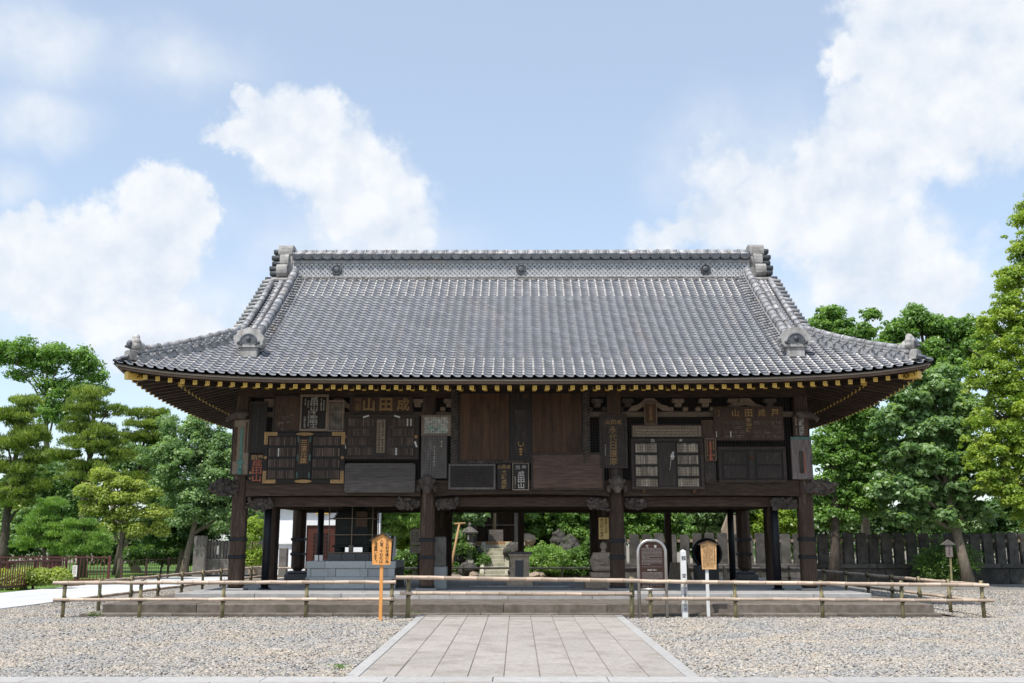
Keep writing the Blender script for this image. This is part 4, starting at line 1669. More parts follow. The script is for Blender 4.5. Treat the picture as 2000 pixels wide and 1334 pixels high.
for sg in (-1, 1):
    for sy in (-1,):
        p = hip_line(sg, sy, .36)
        d = Vector((sg, sy, 0)).normalized()
        s_ = Vector((-d.y, d.x, 0))
        MB().box(p + Vector((0, 0, .12)), (.34, .30, .26), rot=(0, 0, math.atan2(d.y, d.x)), bevel=.015).build('ornament_base', 'plaster_old', roof)
        mb = MB()
        c0 = p + Vector((0, 0, .26))
        for k in range(7):                      # scrolled shield
            a = -.3 + k * (math.pi + .6) / 6
            q = c0 + s_ * math.cos(a) * .17 + Vector((0, 0, .17 + math.sin(a) * .17))
            mb.ball(q - d * .03, (.085, .085, .085), 8)
        mb.ball(c0 + Vector((0, 0, .16)) - d * .04, (.17, .17, .19), 10)
        mb.ball(c0 - d * .16 + Vector((0, 0, .12)), (.15, .15, .15), 10)
        mb.ball(c0 + Vector((0, 0, .36)) - d * .06, (.10, .10, .09), 8)
        oc = remeshed(mb, 'corner_ornament', 'plaster_old', roof, voxel=.02, smooth=2, rough=.01)
        mb = MB()
        mb.ball(c0 + d * .10 + Vector((0, 0, .15)), (.10, .10, .12), 8)
        for f_ in (-1, 1):
            mb.ball(c0 + d * .12 + s_ * f_ * .07 + Vector((0, 0, .19)), .04, 8)
        mb.ball(c0 + d * .18 + Vector((0, 0, .09)), (.06, .06, .04), 8)
        mb.build('crest', 'ridge_dark', oc)
    for sy in (-1, 1):
        # descending ridge with its stepped side courses
        tA, tB = 1.35, TMAX - .05
        ts = np.linspace(tA, tB, 30)
        line = [Vector((CX + sg * XK, CY + sy * (D - t), prof(t))) for t in ts]
        m = MB()
        for (hw, z0, z1) in ((.20, -.05, .10), (.17, .12, .18), (.145, .20, .27)):
            for a, b in zip(line, line[1:]):
                v = []
                for p in (a, b):
                    for (o_, z) in ((-hw, z0), (hw, z0), (hw, z1), (-hw, z1)):
                        v.append(p + Vector((o_, 0, z)))
                m.add(v, [(0, 1, 5, 4), (1, 2, 6, 5), (2, 3, 7, 6), (3, 0, 4, 7)], 0, .5, False)
        m.build('descending_ridge', 'ridge_tile', roof)
        cap_run('ridge_cap_tile', [p + Vector((0, 0, .36)) for p in line], .115, .30, single=sy < 0)
        if sy < 0:
            e = MB()
            k = 0
            t = tA + .1
            while t < tB:
                p = Vector((CX + sg * XK, CY + sy * (D - t), prof(t)))
                for (z, o_, r_, ln) in ((.24, .15, .035, .08), (.15, .18, .04, .11), (.05, .22, .042, .14)):
                    q = p + Vector((-sg * o_, random.uniform(-.02, .02), z))
                    e.tube([q, q + Vector((-sg * ln, 0, -.01))], r_, 7, 0, random.random())
                t += .155
                k += 1
            e.build('ridge_end_tile', 'ridge_tile', roof, kind='stuff')
        # two plain rolls outside it and the verge tiles
        for (xo, r_) in ((7.66, .075), (7.98, .085)):
            ts2 = np.linspace(1.7 if xo < 7.8 else 2.3, TMAX - .35, 22)
            cap_run('verge_roll_tile', [Vector((CX + sg * xo, CY + sy * (D - t), prof(t) + .13)) for t in ts2], r_, .31, single=sy < 0)
        vt = MB()
        t = 2.15
        while t < TMAX - .1:
            z = prof(t) + .02
            y = CY + sy * (D - t)
            vt.tube([(CX + sg * 7.95, y, z + .05), (CX + sg * 8.34, y, z + .0)], .066, 8, 0, random.random())
            t += .235
            if sy < 0:
                vt.build('verge_tile', 'ridge_tile', roof)
                vt = MB()
        if sy > 0:
            vt.build('verge_tile', 'ridge_tile', roof, kind='stuff')
        if sy < 0:
            oni('descending_ornament', (CX + sg * XK, CY - D + 1.27, prof(1.27) + .02), (0, -1, 0), .80, .54, .3, roof, .27, .46)

# main ridge
zr = 9.93
RX = 7.42
yh = .24
mr_ = MB()
mr_.b2((CX - RX, CY - .34, zr - .35), (CX + RX, CY + .34, zr + .02))
mr_.build('ridge_base', 'ridge_dark', roof)
mr_ = MB().b2((CX - RX, CY - yh, zr + .02), (CX + RX, CY + yh, zr + .62))
mr_.build('ridge_core', 'plaster', roof)
mr_ = MB().b2((CX - RX, CY - yh - .05, zr + .60), (CX + RX, CY + yh + .05, zr + .70))
mr_.build('ridge_band', 'ridge_tile', roof)
mr_ = MB().b2((CX - RX, CY - yh - .10, zr + .02), (CX + RX, CY + yh + .10, zr + .065))
mr_.b2((CX - RX, CY - yh - .07, zr + .115), (CX + RX, CY + yh + .07, zr + .16))
mr_.build('ridge_course', 'plaster_old', roof)
nn = 46
e1, e2, e3 = MB(), MB(), MB()
for k in range(nn):
    X = CX - RX + (k + .5) * 2 * RX / nn
    for f_ in (-1, 1):
        y = CY + f_ * (yh + .06)
        e1.tube([(X, y - f_ * .05, zr + .10), (X, y + f_ * .08, zr + .085)], .042, 8, 0, random.random())
        # hanging scalloped tiles
        poly = [(-.155, .11), (-.155, .02)] + [(-.155 + .31 * q / 8, .02 - .075 * math.sin(math.pi * q / 8)) for q in range(1, 8)] + [(.155, .02), (.155, .11)]
        e2.prism(poly, (X, CY + f_ * (yh + .10), zr + .76), (1, 0, 0), (0, 0, 1), -.05 * f_, 0, random.random())
        e2.tube([(X + .16, CY + f_ * (yh + .02), zr + .86), (X + .16, CY + f_ * (yh + .15), zr + .80)], .03, 7, 0, random.random())
        if f_ < 0:
            e2.build('scalloped_tile', 'ridge_dark', roof)
        e2 = MB()
e1.build('ridge_end_tile', 'plaster_old', roof, kind='stuff')
mr_ = MB().b2((CX - RX, CY - yh - .04, zr + .70), (CX + RX, CY + yh + .04, zr + .90))
mr_.b2((CX - RX, CY - .26, zr + .90), (CX + RX, CY + .26, zr + .94))
mr_.build('ridge_top_course', 'ridge_dark', roof)
cap_run('ridge_cap_tile', [(CX - RX, CY, zr + 1.0), (CX + RX, CY, zr + 1.0)], .125, .325)
for f_ in (-1, 1):
    cap_run('ridge_side_roll', [(CX - RX, CY + f_ * .24, zr + .93), (CX + RX, CY + f_ * .24, zr + .93)], .05, .325, single=False)
# interlaced rings
lat = MB()
rr_ = .0745
n = int(2 * RX / rr_)
for f_ in (-1, 1):
    for j in range(6):
        for k in range(n):
            if (k + j) % 2:
                continue
            X = CX - RX + .1 + k * (2 * RX - .2) / (n - 1)
            Z = zr + .195 + j * rr_
            if abs(Z - (zr + .38)) > .24:
                continue
            q = 14
            v = []
            for i in range(q):
                a = 2 * math.pi * i / q
                for r_ in (rr_ - .006, rr_ + .006):
                    v.append((X + math.cos(a) * r_, CY + f_ * (yh + .022), max(zr + .165, min(zr + .598, Z + math.sin(a) * r_))))
            lat.add(v, [(2 * i, 2 * i + 1, (2 * i + 3) % (2 * q), (2 * i + 2) % (2 * q)) for i in range(q)], 0)
lat.build('ring_lattice', 'ridge_dark', roof, kind='stuff')
for X in (CX - 5.98, CX, CX + 5.98):
    m = MB()
    m.lathe([(.165, 0), (.165, -.06), (.135, -.075), (.13, -.05), (.10, -.05), (.095, -.08), (.03, -.085)], (X, CY - yh - .005, zr + .385), 20, axis='y')
    m.build('round_crest', 'ridge_dark', roof)
for sg in (-1, 1):
    X = CX + sg * (RX + .02)
    m = MB()
    for (x0, x1, zc, hy, hz) in ((.0, .46, zr + 1.02, .30, .24), (.10, .38, zr + .70, .40, .24), (.12, .46, zr + .34, .50, .24), (-.05, .62, zr + .02, .46, .10)):
        poly = []
        for k in range(20):
            a = 2 * math.pi * k / 20
            ca, sa_ = math.cos(a), math.sin(a)
            poly.append((math.copysign(abs(ca) ** .6, ca) * hy, math.copysign(abs(sa_) ** .7, sa_) * hz))
        m.prism(poly, (X + sg * x0, CY, zc), (0, 1, 0), (0, 0, 1), (x1 - x0) * sg)
    m.b2((X, CY - .26, zr - .1), (X + sg * .3, CY + .26, zr + 1.0))
    o = m.build('main_ridge_ornament', 'plaster_old', roof)
    m = MB()
    for (z, l) in ((zr + 1.02, .62), (zr + .82, .68), (zr + .62, .66), (zr + .46, .74), (zr + .30, .72), (zr + .10, .86)):
        for y in (-.18, .0, .18):
            m.tube([(X + sg * .2, CY + y, z), (X + sg * l, CY + y, z - .01)], .085, 9, 0, random.random())
    m.build('ornament_end_tile', 'ridge_dark', o)

# ------------------------------------------------------------------ votive plaques hung on the hall
YP = 27.34                             # front of the beam: plaques hang just before it


class Plaque:
    def __init__(s, u0, v0, u1, v1, label, y=YP, panel='plq_dark', frame=None, fw=.06, th=.07, poly=None, category='votive plaque', tilt=0.0, round_=0.0, inset=.025):
        a, b = at(u0, v0, y), at(u1, v1, y)
        s.x0, s.x1, s.z1, s.z0, s.y = a.x, b.x, a.z, b.z, y
        s.w, s.h = s.x1 - s.x0, s.z1 - s.z0
        s.root = thing('votive_plaque', ((s.x0 + s.x1) / 2, y + th, s.z0), label, category, 'votive plaques hung on the hall')
        f = fw if frame else 0
        pf_ = y + (inset if frame else 0)
        s.py = pf_
        m = MB()
        if poly:
            m.prism([(s.x0 + s.w * px, s.z0 + s.h * pz) for px, pz in poly], (0, pf_ + th - .01, 0), (1, 0, 0), (0, 0, 1), th - .01)
        elif round_:
            pts = []
            r = round_
            for (cx, cz, a0) in ((s.x1 - r, s.z0 + r, -90), (s.x1 - r, s.z1 - r, 0), (s.x0 + r, s.z1 - r, 90), (s.x0 + r, s.z0 + r, 180)):
                for q in range(5):
                    aa = R(a0 + q * 22.5)
                    pts.append((cx + r * math.cos(aa), cz + r * math.sin(aa)))
            m.prism(pts, (0, pf_ + th - .01, 0), (1, 0, 0), (0, 0, 1), th - .01)
        else:
            m.b2((s.x0 + f, pf_, s.z0 + f), (s.x1 - f, y + th, s.z1 - f), bevel=.006)
        m.build('panel', panel, s.root)
        if frame:
            for (p, q) in (((s.x0, s.z0), (s.x1, s.z0 + fw)), ((s.x0, s.z1 - fw), (s.x1, s.z1)), ((s.x0, s.z0 + fw), (s.x0 + fw, s.z1 - fw)), ((s.x1 - fw, s.z0 + fw), (s.x1, s.z1 - fw))):
                MB().b2((p[0], y, p[1]), (q[0], y + th + .004, q[1]), bevel=.01).build('frame_bar', frame, s.root)

    def X(s, f):
        return s.x0 + s.w * f

    def Z(s, f):                      # f from the top
        return s.z1 - s.h * f

    def part(s, mb, name, m, **k):
        return mb.build(name, m, s.root, **k)

    def v(s, txt, fx, f0, f1, m='gold_paint', w=None, bold=.012, d=.012):
        mb = MB()
        vtext(mb, txt, s.X(fx), s.Z(f0), s.Z(f1), s.py, w and w * s.w, d, bold)
        return s.part(mb, 'lettering', m)

    def hz(s, txt, f0, f1, fz, m='gold_paint', h=None, bold=.012):
        mb = MB()
        htext(mb, txt, s.X(f0), s.X(f1), s.Z(fz), s.py, h and h * s.h, .012, bold)
        return s.part(mb, 'lettering', m)

    def scr(s, f0, f1, z0, z1, cols, rows, m='gold_old', fill=.85, d=.005):
        mb = MB()
        scribble(mb, s.X(f0), s.X(f1), s.Z(z1), s.Z(z0), s.py, cols, rows, fill, d)
        return s.part(mb, 'small_lettering', m, kind='stuff')

    def strips(s, f0, f1, z0, z1, n, m='strip_brown', mark=None, pale=()):
        """a row of narrow name slips"""
        mb, mk = MB(), MB()
        x0, x1 = s.X(f0), s.X(f1)
        w_ = (x1 - x0) / n
        for i in range(n):
            a = x0 + w_ * (i + .12)
            zt_, zb_ = s.Z(z0) - random.uniform(0, .02), s.Z(z1)
            mb.b2((a, s.py - .018, zb_), (a + w_ * .76, s.py, zt_), mi=1 if i in pale else 0, tint=random.random())
            if mark:
                for q in range(5):
                    zz = zb_ + (zt_ - zb_) * (q + .5) / 5
                    mk.box((a + w_ * .38, s.py - .0195, zz), (w_ * random.uniform(.25, .5), .004, (zt_ - zb_) * .10))
        s.part(mb, 'name_slip_row', [m, 'paper'], kind='stuff')
        if mark:
            s.part(mk, 'small_lettering', mark, kind='stuff')

    def metal(s, name, fx, fz, w, h, m='gold_old', rot=0.0, d=.012):
        s.part(MB().box((s.X(fx), s.y - d / 2, s.Z(fz)), (w, d, h), rot=(0, rot, 0), bevel=.004), name, m)


def sword(p, fx, z0, z1, w, m):
    x = p.X(fx)
    a, b = p.Z(z0), p.Z(z1)
    L = a - b
    mb = MB()
    mb.prism([(x - w * .22, b + L * .28), (x + w * .22, b + L * .28), (x + w * .22, a - L * .05), (x, a), (x - w * .22, a - L * .05)], (0, p.py, 0), (1, 0, 0), (0, 0, 1), .02)
    mb.prism([(x - w * .6, b + L * .22), (x + w * .6, b + L * .22), (x + w * .45, b + L * .28), (x - w * .45, b + L * .28)], (0, p.py, 0), (1, 0, 0), (0, 0, 1), .03)
    mb.prism([(x - w * .3, b + L * .08), (x + w * .3, b + L * .08), (x + w * .3, b + L * .22), (x - w * .3, b + L * .22)], (0, p.py, 0), (1, 0, 0), (0, 0, 1), .025)
    mb.lathe([(w * .5, 0), (w * .5, -.03), (w * .2, -.04)], (x, p.py, b + L * .05), 12, axis='y')
    p.part(mb, 'sword_relief', m)


def blotches(p, n, f, z, m, size, seed, name='relief'):
    r = random.Random(seed)
    mb = MB()
    for k in range(n):
        c = (p.X(r.uniform(*f)), p.py - .004, p.Z(r.uniform(*z)))
        a = r.uniform(0, 6.3)
        pts = [(c[0] + math.cos(a + q * .7) * size * (.35 + .13 * q), c[1], c[2] + math.sin(a + q * .7) * size * (.35 + .13 * q) * .8) for q in range(5)]
        mb.tube(pts, [size * .16, size * .2, size * .18, size * .12, size * .05], 6)
    p.part(mb, name, m, kind='stuff')


# left bay
p = Plaque(455, 818, 485, 929, 'tall narrow weathered plaque with a green sword relief at the end column', panel='plq_tan', frame='frame_dark', fw=.035)
MB().b2((p.x0 + .05, p.py - .012, p.Z(.14)), (p.x0 + .14, p.py - .001, p.Z(.75))).build('dark_stain_strip', 'plq_brown', p.root)
MB().b2((p.x1 - .15, p.py - .012, p.Z(.05)), (p.x1 - .10, p.py - .001, p.Z(.6))).build('dark_stain_strip', 'plq_brown', p.root)
sword(p, .52, .14, .97, .16, 'green_patina')
p = Plaque(488, 784, 517, 885, 'tall plain black plaque above the small red lettered one', panel='plq_black', frame='frame_dark', fw=.03)
MB().b2((p.X(.44), p.py - .01, p.Z(.9)), (p.X(.56), p.py, p.Z(.1))).build('centre_batten', 'plq_dark', p.root)
p = Plaque(486, 887, 517, 943, 'small black plaque with large orange red characters', y=YP - .02, panel='plq_black', frame='frame_dark', fw=.02)
p.v('成田山', .5, .18, .96, 'red_paint', .56, .02)
p.hz('納奉', .12, .88, .1, 'gold_old')
p.v('講中', .13, .55, .95, 'gold_old', .13)
p = Plaque(534, 772, 585, 843, 'dark brown plaque with faint worn relief under the eaves', panel='plq_brown', frame='frame_dark', fw=.045)
blotches(p, 9, (.3, .75), (.15, .9), 'plq_mottle', .10, 3)
p = Plaque(586, 770, 640, 842, 'dark plaque in a pale wood frame with bold white characters', panel='plq_black', frame='frame_pale', fw=.07)
p.v('成田山不動明王', .5, .07, .93, 'white_paint', .26, .02)
p.scr(.70, .87, .10, .45, 2, 7, 'white_paint')
p.scr(.14, .34, .12, .36, 2, 5, 'white_paint')
p.scr(.28, .37, .44, .88, 1, 12, 'white_paint', 1)
p.scr(.14, .24, .6, .92, 1, 6, 'white_paint')
p = Plaque(641, 781, 671, 843, 'narrow mottled plaque in a pale frame with a worn painting', panel='plq_mottle', frame='frame_pale', fw=.05)
blotches(p, 8, (.2, .8), (.1, .8), 'plq_tan', .06, 5)
p = Plaque(517, 844, 671, 944, 'large black name plaque with gilt metal corners and green fittings', y=YP - .03, panel='plq_black', frame='plq_black', fw=.11)
for (fx, sx) in ((0, 1), (1, -1)):
    for (fz, sz) in ((0, -1), (1, 1)):
        p.part(MB().b2((p.X(fx), p.y - .014, p.Z(fz)), (p.X(fx) + sx * .36, p.y, p.Z(fz) + sz * .10)).b2((p.X(fx), p.y - .012, p.Z(fz) + sz * .10), (p.X(fx) + sx * .10, p.y, p.Z(fz) + sz * .34)), 'metal_corner', 'gold_old')
    p.part(MB().box((p.X(fx) + sx * .055, p.y - .006, p.Z(.5)), (.075, .012, .075), rot=(0, R(45), 0)), 'metal_stud', 'gold_old')
for fz, sz in ((0, -1), (1, 1)):
    zc = p.Z(fz) + sz * .055
    p.part(MB().prism([(p.X(.5) + .24 * math.cos(a) * (1 if abs(math.cos(a)) < .9 else .98), zc + .045 * math.sin(a)) for a in np.linspace(0, 2 * math.pi, 17)[:-1]], (0, p.y, 0), (1, 0, 0), (0, 0, 1), .014), 'metal_mount', 'gold_old')
for z0 in (.09, .305, .52, .735):
    p.strips(.06, .395, z0, z0 + .17, 15, 'strip_brown', None, (5,) if z0 == .305 else ())
    p.strips(.605, .94, z0, z0 + .17, 15, 'strip_brown')
p.part(MB().b2((p.X(.41), p.y - .03, p.Z(.90)), (p.X(.59), p.py, p.Z(.09)), bevel=.01), 'centre_board', 'plq_black')
p.part(MB().b2((p.X(.435), p.y - .045, p.Z(.63)), (p.X(.565), p.y - .03, p.Z(.14))), 'title_board', 'plq_brown')
mb = MB()
vtext(mb, '三清元講', p.X(.5), p.Z(.15), p.Z(.62), p.y - .045, .17, .008)
p.part(mb, 'lettering', 'gold_old')
for sx in (-1, 1):
    for (za, zb) in ((.09, .20), (.44, .57), (.79, .90)):
        p.part(MB().b2((p.X(.5) + sx * .145, p.y - .042, p.Z(zb)), (p.X(.5) + sx * .185, p.y - .03, p.Z(za))), 'green_fitting', 'green_patina')
p = Plaque(683, 774, 806, 806, 'wide dark signboard with three gold brush characters under the eaves', panel='plq_brown', frame='frame_dark', fw=.03)
p.hz('山田成', .17, .98, .5, 'gold_paint', .80, .03)
p.scr(.09, .18, .12, .9, 3, 8, 'gold_old')
p = Plaque(671, 809, 817, 897, 'name plaque with four rows of brown slips round a tan centre column', panel='plq_dark', frame='frame_dark', fw=.09)
for k, z0 in enumerate((.09, .31, .52, .74)):
    p.strips(.07, .40, z0, z0 + .17, 14, 'strip_brown')
    p.strips(.60, .93, z0, z0 + .17, 14, 'strip_brown', None, ((10, 12) if k == 0 else ((4,) if k == 3 else ())))
p.part(MB().b2((p.X(.445), p.y - .02, p.Z(.86)), (p.X(.56), p.py, p.Z(.12)), bevel=.008), 'centre_board', 'plq_tan')
scm = MB()
scribble(scm, p.X(.455), p.X(.55), p.Z(.84), p.Z(.14), p.y - .02, 2, 12, .95, .005)
p.part(scm, 'small_lettering', 'plq_brown', kind='stuff')
for (fx, fz, rt) in ((.30, .05, -.3), (.71, .05, .3), (.03, .7, 1.3), (.965, .67, 1.25)):
    p.metal('paper_slip', fx, fz, .17, .05, 'paper', rt)
for fx in (.03, .965):
    p.part(MB().lathe([(.05, 0), (.05, -.012), (.02, -.016)], (p.X(fx), p.y, p.Z(.5)), 14, axis='y'), 'metal_stud', 'gold_old')
p = Plaque(674, 905, 810, 962, 'plain weathered grey brown slab with rounded corners on the beam', y=YP - .05, panel='plq_slab', round_=.07, th=.09)
p = Plaque(823, 810, 881, 851, 'small pale painted relief picture of white figures in a wood frame', y=YP - .02, panel='plq_picture', frame='frame_pale', fw=.06)
blotches(p, 16, (.15, .9), (.2, .85), 'paper', .06, 9)
blotches(p, 4, (.3, .6), (.6, .85), 'green_patina', .07, 10)
p = Plaque(806, 852, 834, 897, 'leaning orange brown board edge behind the grey plaque', y=YP + .06, panel='plq_rust', poly=[(0.55, 0), (1, .3), (1, 1), (.9, 1), (.55, .1)])
p = Plaque(823, 851, 872, 934, 'weathered grey plaque with a faded white vertical inscription', y=YP - .04, panel='plq_gray')
p.scr(.46, .58, .15, .72, 1, 7, 'white_paint', .9)
p.scr(.74, .84, .12, .28, 1, 2, 'strip_pale')
# middle bay: the giant plaque
p = Plaque(882, 760, 1153, 906, 'giant plaque with two rust brown panels and rope carved posts', y=YP + .04, panel='plq_black', th=.08)
for (f0, f1) in ((.065, .42), (.585, .94)):
    n = 5
    for k in range(n):
        a, b = p.X(f0 + (f1 - f0) * k / n), p.X(f0 + (f1 - f0) * (k + 1) / n)
        p.part(MB().b2((a + .002, p.y - .02, p.Z(.97)), (b - .002, p.py, p.Z(.06))), 'plank', 'plq_rust')
for (f0, f1) in ((.0, .05), (.95, 1.0)):
    mb = MB()
    xa, xb = p.X(f0), p.X(f1)
    mb.b2((xa, p.y - .03, p.z0), (xb, p.py, p.z1))
    k = 0
    zz = p.z0 + .03
    while zz < p.z1 - .05:
        mb.tube([(xa + .01, p.y - .035, zz), ((xa + xb) / 2, p.y - .06, zz + .05), (xb - .01, p.y - .035, zz + .09)], .028, 6)
        zz += .085
    p.part(mb, 'rope_carved_post', 'carved')
mb = MB()
xx = p.X(.055)
while xx < p.X(.5):
    mb.tube([(xx, p.y - .05, p.z0 + .01), (xx + .05, p.y - .07, p.z0 + .05), (xx + .09, p.y - .05, p.z0 + .09)], .026, 6)
    xx += .085
p.part(mb, 'rope_carved_sill', 'carved')
p.part(MB().b2((p.X(.425), p.y - .03, p.Z(.99)), (p.X(.58), p.py, p.Z(.02))), 'centre_board', 'plq_black')
p.part(MB().b2((p.X(.46), p.y - .045, p.Z(.86)), (p.X(.545), p.y - .03, p.Z(.28)), bevel=.008), 'centre_slip', 'plq_dark')
mb = MB()
htext(mb, '納奉', p.X(.43), p.X(.575), p.Z(.11), p.y - .03, .19, .012, .025)
p.part(mb, 'lettering', 'plq_brown')
mb = MB()
xc, zc = p.X(.503), p.Z(.80)
mb.tube([(xc - .06, p.y - .06, zc + .19), (xc - .07, p.y - .06, zc + .10), (xc, p.y - .06, zc + .06), (xc + .07, p.y - .06, zc + .10), (xc + .06, p.y - .06, zc + .19)], .014, 6)
for k in range(3):
    mb.ball((xc, p.y - .06, zc - .02 - .07 * k), (.055 - .005 * k, .02, .032), 8)
p.part(mb, 'metal_fitting', 'gold_old')
p = Plaque(876, 906, 968, 956, 'dark framed plaque with shallow wave carving on the middle beam', y=YP - .03, panel='plq_black', frame='plq_gray', fw=.06)
r_ = random.Random(4)
mb = MB()
for k in range(26):
    xx, zz = p.X(r_.uniform(.15, .85)), p.Z(r_.uniform(.3, .85))
    mb.tube([(xx - .08, p.py - .005, zz), (xx, p.py - .012, zz + .03), (xx + .08, p.py - .005, zz - .005)], [.006, .014, .005], 6)
p.part(mb, 'wave_relief', 'plq_dark', kind='stuff')
p = Plaque(970, 906, 999, 957, 'small black plaque with gold lettering beside the white edged one', y=YP - .04, panel='plq_black', frame='plq_black', fw=.015)
p.hz('山田成', .06, .94, .11, 'gold_paint', .15, .02)
p.v('大願成就', .5, .22, .97, 'gold_paint', .36, .02)
p = Plaque(1001, 904, 1033, 957, 'small black plaque edged in white with white characters', y=YP - .05, panel='plq_black', frame='strip_pale', fw=.014)
p.hz('納奉', .12, .92, .16, 'white_paint', .17, .02)
p.v('成田山', .53, .29, .95, 'white_paint', .42, .03)
p.scr(.1, .22, .5, .92, 1, 9, 'strip_pale')
p = Plaque(1037, 884, 1181, 957, 'wide plain brown plank plaque with a faint pale figure', y=YP - .03, panel='plq_plank', frame='frame_dark', fw=.05)
blotches(p, 6, (.45, .56), (.2, .5), 'plq_mottle', .05, 12)
# right bay
p = Plaque(1170, 809, 1227, 914, 'tall dark plaque with five gold brush characters beside the column', y=YP - .02, panel='plq_dark', frame='frame_dark', fw=.07)
p.hz('山田成', .22, .80, .145, 'gold_old', .085)
p.v('永代日護摩', .49, .21, .95, 'gold_paint', .28, .012)
p.scr(.17, .25, .56, .77, 1, 9, 'white_paint', 1)
p = Plaque(1184, 759, 1213, 809, 'narrow wooden tablet with a little gabled top', y=YP + .0, panel='plq_brown', poly=[(.04, 0), (.96, 0), (.96, .90), (1.1, .88), (.5, 1.02), (-.1, .88), (.04, .90)])
p.scr(.3, .7, .35, .9, 2, 6, 'plq_dark')
p = Plaque(1258, 786, 1284, 829, 'small upright orange brown plaque in a thin pale frame', y=YP + .0, panel='plq_rust', frame='frame_pale', fw=.025)
p.scr(.35, .65, .2, .8, 1, 6, 'gold_old')
p = Plaque(1233, 829, 1373, 855, 'long pale tan board covered in fine lines of writing', y=YP - .0, panel='plq_tan', frame='frame_dark', fw=.025)
for k in range(3):
    p.scr(.07, .88, .36 + k * .20, .50 + k * .20, 46, 1, 'strip_pale', .9)
p.scr(.89, .92, .12, .9, 1, 8, 'strip_pale', 1)
p.scr(.95, .98, .12, .9, 1, 8, 'strip_pale', 1)
p = Plaque(1232, 856, 1377, 956, 'black plaque with eight blocks of pale name slips and a dark centre', y=YP - .05, panel='plq_black', frame='frame_dark', fw=.085)
for z0 in (.10, .33, .555, .78):
    p.strips(.06, .36, z0, z0 + .175, 9, 'strip_pale', 'plq_brown')
    p.strips(.635, .925, z0, z0 + .175, 9, 'strip_pale', 'plq_brown')
mb = MB()
put_char(mb, '納', p.X(.30), p.y, p.Z(.045), .10, None, .01, .02)
put_char(mb, '奉', p.X(.69), p.y, p.Z(.045), .10, None, .01, .02)
p.part(mb, 'lettering', 'white_paint')
p.part(MB().b2((p.X(.375), p.y + .005, p.Z(.93)), (p.X(.61), p.py, p.Z(.09))), 'centre_board', 'plq_dark')
p.scr(.38, .60, .66, .82, 12, 1, 'gold_old', .9)
mb = MB()
sx_, sz_ = p.X(.565), p.Z(.30)
for k in range(5):
    a = -2.4 + k * .4
    mb.tube([(sx_, p.y - .03, sz_), (sx_ + math.cos(a) * .06, p.y - .04, sz_ + math.sin(a) * .12), (sx_ + math.cos(a) * .05, p.y - .035, sz_ + math.sin(a) * .18)], [.022, .02, .006], 6)
mb.ball((sx_ + .02, p.y - .03, sz_ + .02), .035, 8)
mb.tube([(sx_ - .03, p.y - .03, sz_ - .1), (sx_ - .08, p.y - .025, sz_ - .45)], .006, 5)
p.part(mb, 'paper_sprig', 'paper')
for fx in (.17, .86):
    MB().b2((p.X(fx) - .05, p.y + .01, p.z0 - .10), (p.X(fx) + .05, p.y + .1, p.z0 + .0)).build('support_block', 'plq_rust', p.root)
p = Plaque(1376, 856, 1400, 900, 'small brown plaque with a red upright sword', y=YP - .04, panel='plq_brown', frame='frame_pale', fw=.022)
sword(p, .5, .12, .95, .11, 'red_paint')
p.scr(.12, .3, .1, .8, 1, 5, 'gold_old')
p.scr(.7, .88, .1, .8, 1, 5, 'gold_old')
p = Plaque(1376, 901, 1400, 944, 'small blackened plaque under the red sword one', y=YP - .04, panel='plq_dark', frame='frame_dark', fw=.03)
blotches(p, 4, (.35, .65), (.2, .7), 'plq_mottle', .04, 17)
p = Plaque(1370, 820, 1398, 856, 'small plain dark board between the two wide plaques', y=YP + .02, panel='plq_brown', th=.05)
p = Plaque(1393, 794, 1532, 860, 'wide brown plaque with cut top corners and old gold characters', y=YP - .01, panel='plq_brown', poly=[(0, 0), (1, 0), (1, 1 - .03), (.96, 1), (.05, 1), (0, .92)])
p.hz('山田成戸', .22, .98, .19, 'gold_old', .22, .02)
p.v('敬神講', .50, .33, .76, 'gold_paint', .085, .02)
p.scr(.05, .44, .42, .95, 26, 4, 'plq_mottle', .85)
p.scr(.57, .97, .42, .95, 26, 4, 'plq_mottle', .85)
p.scr(.05, .1, .1, .3, 1, 5, 'gold_old')
for fx in (.03, .235):
    p.metal('paper_slip', fx, .82, .025, .17, 'paper')
p = Plaque(1402, 872, 1538, 943, 'dark framed plaque with four sunken panels and a small red knob', y=YP - .02, panel='plq_black', frame='frame_dark', fw=.09)
for (f0, f1, z0, z1) in ((.08, .40, .17, .48), (.58, .92, .17, .48), (.08, .40, .54, .86), (.58, .92, .54, .86)):
    p.part(MB().b2((p.X(f0), p.py - .012, p.Z(z1)), (p.X(f1), p.py, p.Z(z0))), 'sunken_panel', 'plq_dark')
p.part(MB().b2((p.X(.45), p.py - .02, p.Z(.9)), (p.X(.53), p.py, p.Z(.12))), 'centre_board', 'plq_dark')
p.part(MB().lathe([(.07, 0), (.06, -.03), (.02, -.04)], (p.X(.49), p.py - .02, p.Z(.30)), 12, axis='y'), 'knob', 'plq_rust')
p = Plaque(1548, 809, 1582, 853, 'narrow brown plaque with four white characters at the end column', y=YP - .0, panel='plq_brown', frame='frame_dark', fw=.02)
p.v('心願成就', .52, .1, .95, 'white_paint', .32, .02)
p.scr(.15, .25, .12, .5, 1, 6, 'strip_pale')
p.scr(.15, .25, .6, .92, 1, 4, 'strip_pale')
p = Plaque(1544, 854, 1589, 936, 'peeling grey pink board with a green top edge and slot', y=YP - .03, panel='weathered_pink', th=.10)
p.part(MB().b2((p.x0, p.y - .01, p.Z(.05)), (p.x1, p.y + .09, p.z1 + .012)), 'green_cap', 'green_patina')
p.part(MB().b2((p.X(.36), p.y - .02, p.Z(.86)), (p.X(.56), p.y, p.Z(.33)), bevel=.006), 'centre_slot', 'plq_dark')
